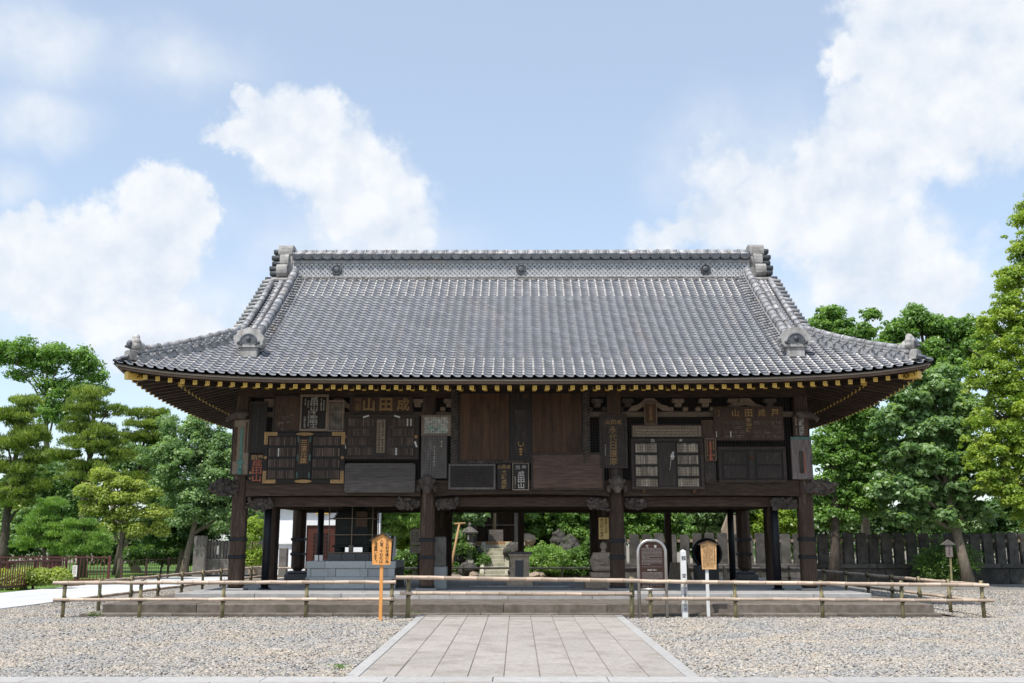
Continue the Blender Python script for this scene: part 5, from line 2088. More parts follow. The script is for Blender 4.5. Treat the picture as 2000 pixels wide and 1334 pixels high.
p.part(MB().b2((p.X(.60), p.y - .012, p.Z(.86)), (p.X(.65), p.y, p.Z(.34))), 'red_strip', 'red_paint')

# wire netting stretched over the plaques
mb = MB()
x0, x1, z0, z1 = CX - 7.35, CX + 7.35, 3.32, 5.62
yw = YP - .13
step = .072
x = x0
while x < x1:
    mb.b2((x - .0022, yw - .002, z0), (x + .0022, yw + .002, z1))
    x += step
z = z0
while z < z1:
    mb.b2((x0, yw - .0045, z - .0022), (x1, yw - .0022, z + .0022))
    z += step
one(mb, 'wire_netting', 'wire', 'fine wire netting stretched over the hanging plaques', 'netting')


# ------------------------------------------------------------------ bamboo fences
def bamboo_rail(mb, a, b, r=.038, nodes=.34):
    a, b = Vector(a), Vector(b)
    L = (b - a).length
    n = max(2, int(L / nodes))
    pts, rad = [], []
    sag = [Vector((0, 0, random.uniform(-.006, .006))) for _ in range(n + 1)]
    off_ = random.uniform(0, .5)
    for i in range(n):
        f0, f1 = i / n, (i + 1) / n
        p, q = a.lerp(b, f0) + sag[i], a.lerp(b, f1) + sag[i + 1]
        mb.tube([p, p.lerp(q, .04), p.lerp(q, .08), p.lerp(q, .92), p.lerp(q, .96), q], [r * 1.09, r * 1.05, r * .98, r * .97, r * 1.0, r * 1.09], 9, 0, random.random(), cap=(i in (0, n - 1)))
        if i:
            mb.tube([p - (q - p) * .012, p + (q - p) * .012], r * 1.11, 9, 1, .5)


def bamboo_fence(label, rails, posts, h, rp=.042, dark=False, group='bamboo fence runs round the hall'):
    a = rails[0][0]
    root = thing('bamboo_fence', (a[0], a[1], gz(a[1])), label, 'fence', group)
    for (p, q, r) in rails:
        m = MB()
        bamboo_rail(m, p, q, r)
        m.build('rail', ['bamboo', 'bamboo_post'], root)
    for (x, y, hh) in posts:
        m = MB()
        z0 = gz(y) - .1
        m.tube([(x, y, z0), (x, y, hh * .45), (x + random.uniform(-.01, .01), y, hh)], [rp * 1.05, rp, rp * .96], 10)
        po = m.build('post', 'bamboo_post', root)
        m = MB()
        for zz in [rails[0][0][2], rails[1][0][2]] if len(rails) > 1 else []:
            pass
        for (p, q, r) in rails:
            # height of the rail where it passes this post
            d = Vector(q) - Vector(p)
            t = ((Vector((x, y, 0)) - Vector((p[0], p[1], 0))).dot(Vector((d.x, d.y, 0)))) / max(d.x * d.x + d.y * d.y, 1e-6)
            zr_ = p[2] + d.z * t
            for k in (-1, 0, 1):
                ring = [(x + math.cos(a_) * (rp + .012), y + math.sin(a_) * (rp + .03), zr_ + .05 * math.sin(a_ + k) + .012 * k) for a_ in np.linspace(0, 2 * math.pi, 10)]
                m.tube(ring, .007, 5, cap=False)
            m.tube([(x, y - rp, zr_ + .05), (x + .03, y - rp - .02, zr_ + .10)], .005, 5)
            m.tube([(x, y - rp, zr_ - .04), (x - .02, y - rp - .03, zr_ - .11)], .005, 5)
        m.build('cord_binding', 'cord', po)
    return root


yf = 22.68
gl = lambda u, v, y=yf: at(u, v, y)
a, b = gl(107, 1138), gl(774, 1137)
c_, d_ = gl(107, 1171), gl(772, 1170)
pz = [gl(u, 1200).x for u in (122, 272, 434, 597, 764)]
yr = yf - .06
bamboo_fence('front bamboo fence run left of the paved approach', [((a.x, yr, a.z), (b.x, yr, b.z), .042), ((c_.x, yr, c_.z), (d_.x, yr, d_.z), .038)], [(x, yf, .80) for x in pz], .8)
a, b = gl(775, 1127), gl(1246, 1134)
c_, d_ = gl(783, 1158), gl(1232, 1160)
bamboo_fence('short bamboo barrier across the paved approach with a sloping top rail', [((a.x, yr - .09, a.z), (b.x, yr - .09, b.z), .046), ((c_.x, yr - .09, c_.z), (d_.x, yr - .09, d_.z), .040)], [(gl(797, 1190).x, yf - .03, .92), (gl(1234, 1190).x, yf - .03, .88)], .9, .05)
a, b = gl(1245, 1135), gl(1928, 1143)
c_, d_ = gl(1260, 1169), gl(1938, 1173)
pz = [gl(u, 1200).x for u in (1271, 1437, 1607, 1764, 1922)]
bamboo_fence('front bamboo fence run right of the paved approach', [((a.x, yr, a.z), (b.x, yr, b.z), .043), ((c_.x, yr, c_.z), (d_.x, yr, d_.z), .039)], [(x, yf, .80) for x in pz], .8)
xl, xr_ = gl(122, 1200).x, gl(1922, 1200).x
yb = 40.2
bamboo_fence('long bamboo fence run along the hall side by the pale path', [((xl - .06, yf + .1, .70), (xl - .06, yb, .70), .042), ((xl - .06, yf + .1, .35), (xl - .06, yb, .35), .036)], [(xl, y, .78) for y in (24.6, 26.6, 28.6, 30.6, 32.6, 34.6, 36.6, 38.5)], .8)
bamboo_fence('long bamboo fence run along the hall side by the round clipped bush', [((xr_ + .06, yf + .1, .70), (xr_ + .06, yb, .70), .042), ((xr_ + .06, yf + .1, .35), (xr_ + .06, yb, .35), .036)], [(xr_, y, .78) for y in (24.4, 26.2, 28.1, 30.0, 32.0, 34.2, 36.4, 38.6)], .8)
bamboo_fence('rear bamboo fence run seen between the columns of the hall', [((xl, yb, .66), (xr_, yb, .66), .038), ((xl, yb, .27), (xr_, yb, .27), .034)], [(x, yb + .05, .72) for x in np.arange(xl + .1, xr_, 1.95)], .8, dark=False)


# ------------------------------------------------------------------ signs before the hall
def house_board(u0, u1, v0, v1, vs_, y, m, root, th=.035):
    """board with a gabled top; vs_ is the pixel height of the shoulders"""
    a, b = at(u0, v0, y), at(u1, v1, y)
    sh = at(u0, vs_, y).z
    xc = (a.x + b.x) / 2
    sk = .04
    MB().prism([(a.x + .02, b.z), (b.x - .02, b.z), (b.x, sh), (xc, a.z), (a.x, sh)], (0, y + th, 0), (1, 0, 0), (0, 0, 1), th).build('board', m, root)
    mb = MB()
    for s, xe in ((-1, a.x - .04), (1, b.x + .04)):
        p, q = Vector((xc, y + th / 2, a.z + .012)), Vector((xe, y + th / 2, sh - .012))
        d = q - p
        ang = math.atan2(-d.z, d.x)
        mb.box((p + q) / 2 + Vector((0, 0, .006)), (d.length + .01, .11, .02), rot=(0, ang, 0))
    mb.build('roof_trim', 'brown_trim', root)
    return a.x, b.x, sh, b.z, xc


y = 21.75
gpt = ground(742, 1213, gz(y))
y = gpt.y
root = thing('notice_sign', (gpt.x, y, gz(y)), 'bright orange gabled notice sign on a thin post before the bamboo fence', 'sign')
x0, x1, zs_, zb_, xc = house_board(727, 764, 1043, 1103, 1055, y, 'orange_board', root)
MB().b2((gpt.x - .035, y + .036, gz(y) - .2), (gpt.x + .035, y + .075, zb_ + .35)).build('post', 'orange_board', root)
mb = MB()
wch = (x1 - x0)
for k, s in enumerate(('文化財保護の為', '入堂、千社札は', 'ご遠慮願います。')):
    vtext(mb, s, x1 - wch * (.22 + .29 * k), zs_ + .02, zb_ + .03, y, wch * .17, .003, .006)
mb.build('lettering', 'ink', root)

gpt = ground(1272, 1208, gz(22.4))
y = gpt.y
root = thing('information_board', (gpt.x, y, gz(y)), 'brown information board in a rounded steel frame with white writing', 'sign')
a, b = at(1243, 1053, y), at(1306, 1206, y)
zb_ = at(1272, 1151, y).z
xl_, xr2 = a.x + .03, b.x - .03
rr = .26
pts = [(xl_, y, gz(y) - .1), (xl_, y, a.z - rr)]
for k in range(1, 8):
    an = math.pi - k * math.pi / 16
    pts.append((xl_ + rr + rr * math.cos(an), y, a.z - rr - .03 + rr * math.sin(an) + .0))
for k in range(1, 8):
    an = math.pi / 2 - k * math.pi / 16
    pts.append((xr2 - rr + rr * math.cos(an), y, a.z - rr - .03 + rr * math.sin(an)))
pts += [(xr2, y, a.z - rr), (xr2, y, gz(y) - .1)]
MB().tube(pts, .036, 10).build('steel_frame', 'steel', root)
MB().tube([(xl_, y, zb_), (xr2, y, zb_)], .032, 10).build('cross_bar', 'steel', root)
poly = [(xl_ + .03, zb_ + .03), (xr2 - .03, zb_ + .03), (xr2 - .03, a.z - rr)]
for k in range(1, 8):
    an = k * math.pi / 16
    poly.append((xr2 - .03 - rr + .02 + (rr - .02) * math.cos(an), a.z - rr - .03 + (rr - .03) * math.sin(an)))
for k in range(1, 8):
    an = math.pi / 2 + k * math.pi / 16
    poly.append((xl_ + .03 + rr - .02 + (rr - .02) * math.cos(an), a.z - rr - .03 + (rr - .03) * math.sin(an)))
poly.append((xl_ + .03, a.z - rr))
MB().prism(poly, (0, y + .015, 0), (1, 0, 0), (0, 0, 1), .03).build('panel', 'sign_brown', root)
ys_ = y - .0155
mb = MB()
xm = (xl_ + xr2) / 2
zt_ = a.z
put_char(mb, '額', xm - .10, ys_, at(0, 1067, y).z, .055, None, .002, .02)
put_char(mb, '堂', xm + .08, ys_, at(0, 1067, y).z, .055, None, .002, .02)
s_ = 'GAKUDO Hall'
for i, ch in enumerate(s_):
    if ch != ' ':
        put_char(mb, ch, xm - .10 + i * .019, ys_, at(0, 1113, y).z, .019, .028, .002, .02)
mb.build('lettering', 'sign_white', root)
mb = MB()
r_ = random.Random(5)
wl = xr2 - xl_ - .16
for (va, vb, nl) in ((1071.5, 1089, 8), (1091.5, 1102, 5), (1118, 1131, 7), (1132.5, 1145, 7)):
    for k in range(nl):
        vv = va + (vb - va) * k / (nl - 1)
        zz = at(0, vv, y).z
        xx = xl_ + .08
        end = xl_ + .08 + wl * (r_.uniform(.3, .9) if k == nl - 1 else 1)
        while xx < end:
            ww = r_.uniform(.008, .022)
            mb.b2((xx, ys_ - .002, zz - .0024), (min(xx + ww, end), ys_, zz + .0024))
            xx += ww + .009
mb.b2((xl_ + .08, ys_ - .002, at(0, 1107, y).z - .001), (xr2 - .08, ys_, at(0, 1107, y).z + .001))
mb.build('small_lettering', 'sign_white', root, kind='stuff')

gpt = ground(1338, 1207, gz(22.5))
y = gpt.y
root = thing('marker_post', (gpt.x, y, gz(y)), 'square white marker post with black vertical characters', 'post')
hw = .062
zt_ = at(1334, 1073, y).z
m = MB()
m.b2((gpt.x - hw, y - hw, gz(y) - .1), (gpt.x + hw, y + hw, zt_ - .04), bevel=.006)
m.add([(gpt.x - hw, y - hw, zt_ - .041), (gpt.x + hw, y - hw, zt_ - .041), (gpt.x + hw, y + hw, zt_ - .041), (gpt.x - hw, y + hw, zt_ - .041), (gpt.x, y, zt_)], [(0, 1, 4), (1, 2, 4), (2, 3, 4), (3, 0, 4)])
po = m.build('post', 'white_post', root)
mb = MB()
put_char(mb, '額', gpt.x, y - hw, at(0, 1090, y).z, .10, None, .002, .012)
put_char(mb, '堂', gpt.x, y - hw, at(0, 1124, y).z, .09, None, .002, .012)
vtext(mb, '国指定重要文化財', gpt.x + .012, at(0, 1137, y).z, at(0, 1193, y).z, y - hw, .066, .002, .006)
mb.build('lettering', 'ink', root)

gpt = ground(1385, 1205, gz(22.7))
y = gpt.y
root = thing('notice_sign', (gpt.x, y, gz(y)), 'tan gabled notice board of fine writing on a white post', 'sign')
x0, x1, zs_, zb_, xc = house_board(1368, 1401, 1058, 1112, 1063, y, 'tan_board', root)
MB().b2((gpt.x - .035, y + .036, gz(y) - .1), (gpt.x + .035, y + .09, zb_ + .3), bevel=.004).build('post', 'white_post', root)
mb = MB()
scribble(mb, x0 + .04, x1 - .08, zb_ + .04, zs_ - .03, y, 13, 26, .85, .002)
scribble(mb, x1 - .07, x1 - .03, zb_ + .1, zs_ - .06, y, 1, 18, 1, .002)
mb.build('small_lettering', 'ink', root, kind='stuff')

# ------------------------------------------------------------------ things standing in the hall
def ht(u, v):                         # point on the hall floor
    return ground(u, v, P2)


# granite pedestal with the bronze tower
y0 = 28.35
a, b = at(598, 1096, y0), at(772, 1151, y0)
root = thing('granite_pedestal', ((a.x + b.x) / 2, y0 + 1.1, P2), 'broad two tiered grey granite pedestal inside the hall', 'pedestal')
dp_ = 2.2
z1 = a.z
zl = at(600, 1110, y0).z
n = 3
cuts = [a.x, a.x + .52, a.x + 1.65, b.x]
for i in range(3):
    MB().b2((cuts[i] + .003, y0, zl), (cuts[i + 1] - .003, y0 + dp_, z1), bevel=.01).build('cap_stone', 'granite', root)
MB().b2((a.x + .06, y0 + .06, P2), (b.x - .06, y0 + dp_ - .06, zl - .002)).build('core', 'granite_dark', root)
xs_ = [a.x + .03, a.x + .13, a.x + .62, a.x + .82, a.x + 1.5, a.x + 1.72, b.x - .22, b.x - .03]
for i in range(7):
    w_ = i % 2 == 0
    yy = y0 + (.02 if w_ else .05)
    MB().b2((xs_[i] + .002, yy, P2 + .32), (xs_[i + 1] - .002, yy + .1, zl - .003), bevel=.006).build('panel_stone', 'granite', root)
for i in range(3):
    MB().b2((cuts[i] + .003, y0 - .01, P2), (cuts[i + 1] - .003, y0 + .12, P2 + .315), bevel=.008).build('plinth_stone', 'granite', root)
MB().b2((b.x - .12, y0 + .12, P2), (b.x - .01, y0 + dp_, zl - .004)).build('side_stone', 'granite_dark', root)
a2, b2_ = at(641, 1081, y0 + .5), at(749, 1096, y0 + .5)
for i in range(4):
    w_ = (b2_.x - a2.x) / 4
    MB().b2((a2.x + w_ * i + .003, y0 + .45, z1), (a2.x + w_ * (i + 1) - .003, y0 + 1.75, a2.z), bevel=.01).build('upper_stone', 'granite_dark', root)
zt0 = a2.z
xc, yc = (at(660, 1030, y0 + 1.1).x + at(724, 1030, y0 + 1.1).x) / 2, y0 + 1.1
root = thing('bronze_tower', (xc, yc, zt0), 'dark bronze memorial tower with stepped shoulders on the granite pedestal', 'monument')
m = MB()
hw = .50
for (sx, sy) in ((-1, -1), (1, -1), (1, 1), (-1, 1)):
    MB().box((xc + sx * .40, yc + sy * .36, zt0 + .09), (.16, .16, .18), bevel=.01).build('leg', 'bronze', root)
m.box((xc, yc, zt0 + .20), (1.08, 1.0, .06), bevel=.01)
m.box((xc, yc, zt0 + .62), (.96, .9, .80), bevel=.02)
z = zt0 + 1.0
for k in range(9):
    f = k / 8
    w_ = 1.06 - .62 * f ** 1.15
    m.box((xc, yc, z + .055 * k), (w_, w_ * .94, .038), bevel=.008)
    m.box((xc, yc, z + .055 * k + .03), (w_ - .10, w_ * .94 - .1, .03))
m.box((xc, yc, z + .62), (.5, .46, .3), bevel=.03)
m.build('body', 'bronze', root)
MB().b2((xc + .12, yc - .475, zt0 + .75), (xc + .44, yc - .445, zt0 + 1.18)).build('inscription_plate', 'plq_brown', root)
mb = MB()
for k in range(10):
    mb.b2((xc - .44, yc - .458, zt0 + .30 + k * .036), (xc + .44, yc - .448, zt0 + .316 + k * .036))
mb.build('ribbing', 'bronze', root, kind='stuff')
MB().b2((xc - .06, yc - .56, zt0), (xc + .08, yc - .50, zt0 + .24), bevel=.03).build('small_tablet', 'stone_old', root)
root = thing('pipe_cage', (xc, yc, zt0), 'thin brown pipe cage standing round the bronze tower', 'cage')
for sx in (-.62, .62):
    for sy in (-.6, .6):
        MB().tube([(xc + sx, yc + sy, zt0), (xc + sx, yc + sy, 2.75)], .014, 6).build('upright', 'plq_tan', root)
MB().tube([(xc + .03, yc - .6, zt0), (xc + .03, yc - .6, 2.75)], .014, 6).build('upright', 'plq_tan', root)
for z in (zt0 + .02, zt0 + .52, zt0 + .98, 2.72):
    for sy in (-.6, .6):
        MB().tube([(xc - .62, yc + sy, z), (xc + .62, yc + sy, z)], .013, 6).build('bar', 'plq_tan', root)
    for sx in (-.62, .62):
        MB().tube([(xc + sx, yc - .6, z), (xc + sx, yc + .6, z)], .013, 6).build('bar', 'plq_tan', root)
for k, u in enumerate((618, 627)):
    c = at(u, 1094, y0 + .4)
    one(MB().box((c.x, y0 + .4, z1 + .08), (.10, .07, .16), bevel=.008), 'offering_box', 'paper' , ('small white box on the pedestal against the steel prop', 'small white box on the pedestal nearer the bronze tower')[k], 'box', 'white boxes on the pedestal')

# square stone pillar in the middle
c = ht(1015, 1147)
root = thing('stone_pillar', (c.x, c.y + .4, P2), 'square stone pillar with a dark inset panel in the middle of the hall', 'monument')
yy = c.y
m = MB()
m.b2((c.x - 1.45, yy - .1, P2), (c.x + 1.45, yy + 1.2, P2 + .045), bevel=.01)
m.build('ground_slab', 'stone_floor', root)
MB().b2((c.x - .38, yy, P2 + .045), (c.x + .38, yy + .76, P2 + .24), bevel=.012).build('plinth', 'stone_warm', root)
zt_ = at(1015, 1078, yy).z
MB().b2((c.x - .27, yy + .1, P2 + .24), (c.x + .27, yy + .66, zt_ - .14), bevel=.01).build('shaft', 'stone_warm', root)
MB().b2((c.x - .32, yy + .06, zt_ - .14), (c.x + .32, yy + .70, zt_ - .05), bevel=.012).build('cap_stone', 'stone_warm', root)
MB().b2((c.x - .37, yy + .02, zt_ - .05), (c.x + .37, yy + .74, zt_), bevel=.012).build('top_slab', 'granite_dark', root)
MB().b2((c.x - .13, yy + .085, P2 + .26), (c.x + .11, yy + .1, zt_ - .24)).build('inset_panel', 'granite_dark', root)

# stele beside the column
c = ht(857, 1151)
root = thing('stone_stele', (c.x, c.y + .3, P2), 'tall dark stone stele on a granite base beside the hall column', 'monument')
zt_ = at(857, 1048, c.y).z
zm = at(857, 1107, c.y).z
MB().b2((c.x - .17, c.y + .1, P2), (c.x + .19, c.y + .65, zm), bevel=.012).build('base', 'granite', root)
MB().b2((c.x - .15, c.y + .16, zm), (c.x + .16, c.y + .5, zt_), bevel=.03).build('slab', 'stone_old', root)

# seated stone figure
c = ht(1172, 1154)
yy = 28.9
sc_x = at(1176, 1120, yy).x
root = thing('statue_pedestal', (sc_x, yy, P2), 'plain tan stone pedestal under the seated stone figure', 'pedestal')
zp = at(1170, 1118, yy - .3).z
MB().b2((sc_x - .5, yy - .5, P2), (sc_x + .62, yy + .5, P2 + .30), bevel=.012).build('plinth', 'stone_warm', root)
MB().b2((sc_x - .33, yy - .38, P2 + .30), (sc_x + .4, yy + .38, zp), bevel=.012).build('block', 'stone_warm', root)
zt_ = at(1180, 1058, yy).z
H_ = zt_ - zp
sx0 = sc_x + .05
mb = MB()
k = H_ / .92
mb.ball((sx0, yy - .04, zp + .13 * k), (.40 * k, .34 * k, .15 * k), 14)                       # folded legs under the robe
mb.ball((sx0 - .2 * k, yy - .16, zp + .12 * k), (.2 * k, .2 * k, .12 * k), 10)
mb.ball((sx0 + .2 * k, yy - .16, zp + .12 * k), (.2 * k, .2 * k, .12 * k), 10)
mb.ball((sx0, yy + .04, zp + .36 * k), (.235 * k, .17 * k, .28 * k), 14)                       # torso
mb.box((sx0, yy + .05, zp + .555 * k), (.66 * k, .15 * k, .075 * k))                           # stiff winged shoulders
mb.prism([(sx0 - .34 * k, zp + .59 * k), (sx0 - .15 * k, zp + .24 * k), (sx0 + .15 * k, zp + .24 * k), (sx0 + .34 * k, zp + .59 * k)], (0, yy - .02, 0), (1, 0, 0), (0, 0, 1), .06)
for s in (-1, 1):                                                                             # sleeves and arms to the lap
    mb.tube([(sx0 + s * .26 * k, yy + .03, zp + .54 * k), (sx0 + s * .35 * k, yy - .03, zp + .34 * k), (sx0 + s * .22 * k, yy - .24, zp + .26 * k), (sx0 + s * .10 * k, yy - .32, zp + .27 * k)], [.08 * k, .10 * k, .085 * k, .045 * k], 10)
    mb.ball((sx0 + s * .33 * k, yy - .02, zp + .28 * k), (.10 * k, .12 * k, .14 * k), 10)
    mb.ball((sx0 + s * .085 * k, yy - .34, zp + .265 * k), (.05 * k, .035 * k, .032 * k), 8)   # hand
    for q in range(4):
        mb.tube([(sx0 + s * (.085 - .012 * q) * k, yy - .355, zp + (.275 - .012 * q) * k), (sx0 + s * (.03 - .01 * q) * k, yy - .372, zp + (.262 - .013 * q) * k)], .011 * k, 6)
    mb.tube([(sx0 + s * .10 * k, yy - .35, zp + .285 * k), (sx0 + s * .055 * k, yy - .37, zp + .30 * k)], .012 * k, 6)
mb.tube([(sx0, yy + .03, zp + .56 * k), (sx0, yy + .02, zp + .70 * k)], .065 * k, 10)          # neck
mb.ball((sx0, yy - .0, zp + .785 * k), (.105 * k, .12 * k, .14 * k), 14)                      # head
mb.ball((sx0, yy - .055, zp + .72 * k), (.06 * k, .06 * k, .06 * k), 10)                       # jaw
mb.tube([(sx0, yy - .105, zp + .79 * k), (sx0, yy - .128, zp + .752 * k)], [.012 * k, .019 * k], 6)   # nose
for s in (-1, 1):
    mb.ball((sx0 + s * .094 * k, yy + .01, zp + .765 * k), (.018 * k, .03 * k, .04 * k), 8)    # ears
    mb.ball((sx0 + s * .036 * k, yy - .096, zp + .800 * k), (.022 * k, .014 * k, .010 * k), 8) # brows
    mb.ball((sx0 + s * .034 * k, yy - .098, zp + .783 * k), (.016 * k, .010 * k, .008 * k), 8) # eyes
mb.ball((sx0, yy - .108, zp + .722 * k), (.03 * k, .012 * k, .008 * k), 8)                     # mouth
mb.ball((sx0, yy + .06, zp + .90 * k), (.04 * k, .07 * k, .03 * k), 8)                       # topknot
st = remeshed(mb, 'seated_statue', 'stone_warm', None, voxel=.013, smooth=2)
st['label'] = 'seated tan stone figure in a stiff shouldered robe with hands on its lap'
st['category'] = 'statue'

# yellow name plate on the column above it
a, b = at(1169, 1011, 28.6), at(1189.5, 1053, 28.6)
root = thing('name_plate', ((a.x + b.x) / 2, 28.6, b.z), 'yellow wooden name plate with black characters above the seated figure', 'sign')
MB().b2((a.x, 28.6, b.z), (b.x, 28.63, a.z)).build('board', 'yellow_plate', root)
MB().b2((a.x + .08, 28.63, a.z - .1), (b.x - .08, 28.66, 2.9)).build('hanger', 'wood_v', root)
mb = MB()
wd = b.x - a.x
vtext(mb, '成田屋七代目', b.x - wd * .28, a.z - .02, a.z - (a.z - b.z) * .72, 28.6, wd * .26, .002, .012)
vtext(mb, '市川團十郎像', a.x + wd * .31, a.z - .02, b.z + .03, 28.6, wd * .30, .002, .012)
mb.build('lettering', 'ink', root)

# big iron cauldron on its side
c = ht(1382, 1133)
yy = 34.2
cc = at(1381, 1081, yy)
root = thing('iron_cauldron', (cc.x, yy, P2), 'huge black round iron cauldron propped on its side behind the tan notice', 'cauldron')
rr = .48
m = MB()
m.lathe([(rr, 0), (rr + .03, .02), (rr + .03, .07), (rr - .02, .12), (rr - .05, .35), (rr - .2, .55), (.1, .62)], (cc.x, yy, cc.z), 28, axis='y')
m.build('bowl', 'bronze', root)
m = MB()
m.lathe([(rr - .06, .0), (rr - .09, .10), (.02, .16)], (cc.x, yy - .012, cc.z), 28, axis='y')
m.build('mouth', 'steel_post', root)
m = MB()
ring = [(cc.x + math.cos(a_) * (rr - .02), yy - .02, cc.z + math.sin(a_) * (rr - .02)) for a_ in np.linspace(0, 2 * math.pi, 33)]
m.tube(ring, .05, 8, cap=False)
m.build('rim', 'iron', root)
MB().b2((cc.x - .38, yy - .1, P2), (cc.x + .36, yy + .6, cc.z - rr + .10), bevel=.02).build('stand', 'granite_dark', root)
for sx in (-1, 1):
    MB().prism([(cc.x + sx * .62, P2 ), (cc.x + sx * .9, P2), (cc.x + sx * .62, P2 + .5)] if sx > 0 else [(cc.x - .62, P2 + .6), (cc.x - 1.15, P2 + .6), (cc.x - 1.25, P2), (cc.x - .45, P2)][::-1], (0, yy + .6, 0), (1, 0, 0), (0, 0, 1), .25).build('side_stone', 'stone_warm', root)

# cream notice board at the back
yy = 37.8
a, b = at(801, 1034, yy), at(820, 1066, yy)
root = thing('notice_sign', ((a.x + b.x) / 2, yy, P1), 'cream gabled notice board on a dark post behind the hall', 'sign')
x0, x1, zs_, zb_, xc = house_board(801, 821, 1031, 1064, 1036, yy, 'cream_board', root)
MB().b2((a.x, yy, at(0, 1080, yy).z), (b.x + .02, yy + .03, at(0, 1067, yy).z)).build('lower_board', 'cream_board', root)
MB().b2((xc + .1, yy + .036, -.05), (xc + .17, yy + .1, zs_ - .1)).build('post', 'brown_trim', root)
mb = MB()
scribble(mb, x0 + .05, x1 - .05, zb_ + .08, zs_ - .04, yy, 4, 7, .9, .003)
scribble(mb, x0 + .05, x1 - .05, at(0, 1079, yy).z, at(0, 1068, yy).z, yy, 9, 4, .9, .003)
mb.build('small_lettering', 'ink', root, kind='stuff')

# ------------------------------------------------------------------ behind the hall
# white storehouse
YK = 45.0
kx0, kx1 = at(540, 1050, YK).x, at(742, 1050, YK).x
root = thing('white_storehouse', ((kx0 + kx1) / 2, YK + 3, 0), 'white plastered storehouse with a dark red door behind the hall', 'building')
MB().b2((kx0, YK, .25), (kx1, YK + 6, 5.2)).build('wall', 'plaster_white', root)
MB().b2((kx0 - .08, YK - .08, -.05), (kx1 + .08, YK + 6.08, .28), bevel=.02).build('stone_footing', 'granite', root)
zw = at(0, 1061, YK).z
m = MB()
m.add([(kx0 - .02, YK - .25, .25), (at(575, 1100, YK).x, YK - .25, .25), (at(570, 1100, YK).x, YK - .06, zw + 1.0), (kx0 - .02, YK - .06, zw + 1.0), (kx0 - .02, YK + .01, .25), (at(575, 1100, YK).x, YK + .01, .25), (at(570, 1100, YK).x, YK + .01, zw + 1.0), (kx0 - .02, YK + .01, zw + 1.0)], [(0, 1, 2, 3), (0, 4, 5, 1), (1, 5, 6, 2), (2, 6, 7, 3), (3, 7, 4, 0)])
m.build('buttress', 'plaster_white', root)
MB().b2((kx0 - .05, YK - .27, zw - .04), (at(578, 1100, YK).x, YK - .02, zw + .02)).build('string_course', 'plaster', root)
zl_ = at(0, 992, YK).z
MB().b2((kx0 - .3, YK - .3, zl_), (kx1 + .3, YK + .1, zl_ + .16)).build('cornice', 'plaster_white', root)
MB().b2((kx0 - .5, YK - .45, zl_ + .35), (kx1 + .5, YK + .1, zl_ + .55)).build('upper_cornice', 'plaster_white', root)
m = MB()
m.prism([(-.7, 5.0), (6.7, 5.0), (3.0, 7.2)], (kx0 - .5, YK, 0), (0, 1, 0), (0, 0, 1), kx1 - kx0 + 1.0)
m.build('roof', 'ridge_dark', root)
da, db = at(600, 1026, YK), at(655, 1095, YK)
m = MB()
m.b2((da.x - .22, YK - .10, .25), (da.x, YK + .02, da.z + .22)).b2((db.x, YK - .10, .25), (db.x + .24, YK + .02, da.z + .22)).b2((da.x, YK - .10, da.z), (db.x, YK + .02, da.z + .22))
m.build('door_surround', 'plaster_white', root)
MB().b2((da.x - .3, YK - .16, da.z + .7), (db.x + .3, YK + .02, da.z + .8)).build('lintel_shelf', 'plq_tan', root)
MB().b2((at(618, 1000, YK).x, YK - .2, da.z + .50), (at(643, 1000, YK).x, YK - .14, da.z + .78)).build('gilt_plaque', 'gold', root)
m = MB().b2((da.x, YK - .03, .28), (db.x, YK + .01, da.z))
dr = m.build('door', 'door_brown', root)
mb = MB()
gx0, gx1, gz0, gz1 = da.x + .3, db.x - .3, .28 + (da.z - .28) * .30, da.z - .35
MB().b2((gx0, YK - .035, gz0), (gx1, YK - .028, gz1)).build('window', 'plq_black', dr)
for k in range(6):
    xx = gx0 + (gx1 - gx0) * k / 5
    mb.b2((xx - .015, YK - .055, gz0), (xx + .015, YK - .036, gz1))
for k in range(8):
    zz = gz0 + (gz1 - gz0) * k / 7
    mb.b2((gx0, YK - .058, zz - .013), (gx1, YK - .036, zz + .013))
mb.build('lattice', 'door_brown', dr)
# small side window hood
c = at(582, 1013, YK)
MB().box((c.x, YK - .1, c.z), (.34, .2, .55), bevel=.02).build('window_hood', 'plaster', root)

# little shrine on its mound with stone stairs
YS = 47.0
g0 = ground(965, 1129, 0)
YS = g0.y
nst = 9
topz = at(965, 1064, YS + 2.4).z
xs0, xs1 = at(941, 1100, YS).x, at(990, 1100, YS).x
root = thing('stone_stairs', ((xs0 + xs1) / 2, YS, 0), 'narrow mossy stone stairs climbing to the little shrine', 'stairs')
for k in range(nst):
    z = topz * (k + 1) / nst
    MB().b2((xs0 + .02, YS + .27 * k, z - topz / nst - .02), (xs1 - .02, YS + .27 * (k + 1) + .06, z), bevel=.012).build('step', 'stone_mossy', root)
for s, xx in ((-1, xs0), (1, xs1)):
    m = MB()
    m.prism([(YS - .1, 0), (YS + .27 * nst + .2, 0), (YS + .27 * nst + .2, topz + .14), (YS + .27 * nst - .15, topz + .14), (YS - .1, .16)], (xx - .10, 0, 0), (0, 1, 0), (0, 0, 1), .20)
    m.build('stringer', 'stone_mossy', root)
YT = YS + 3.3
root = thing('small_shrine', (at(967, 1030, YT).x, YT + 1.5, topz), 'small dark wooden shrine with offering box behind the hall', 'shrine')
a, b = at(926, 985, YT), at(1010, 1058, YT)
MB().b2((a.x, YT + .6, topz), (b.x, YT + 3.2, topz + 2.6)).build('wall', 'wood_v', root)
MB().b2((a.x - .4, YT - .5, topz - .06), (b.x + .4, YT + 3.4, topz + .12), bevel=.02).build('stone_footing', 'stone_mossy', root)
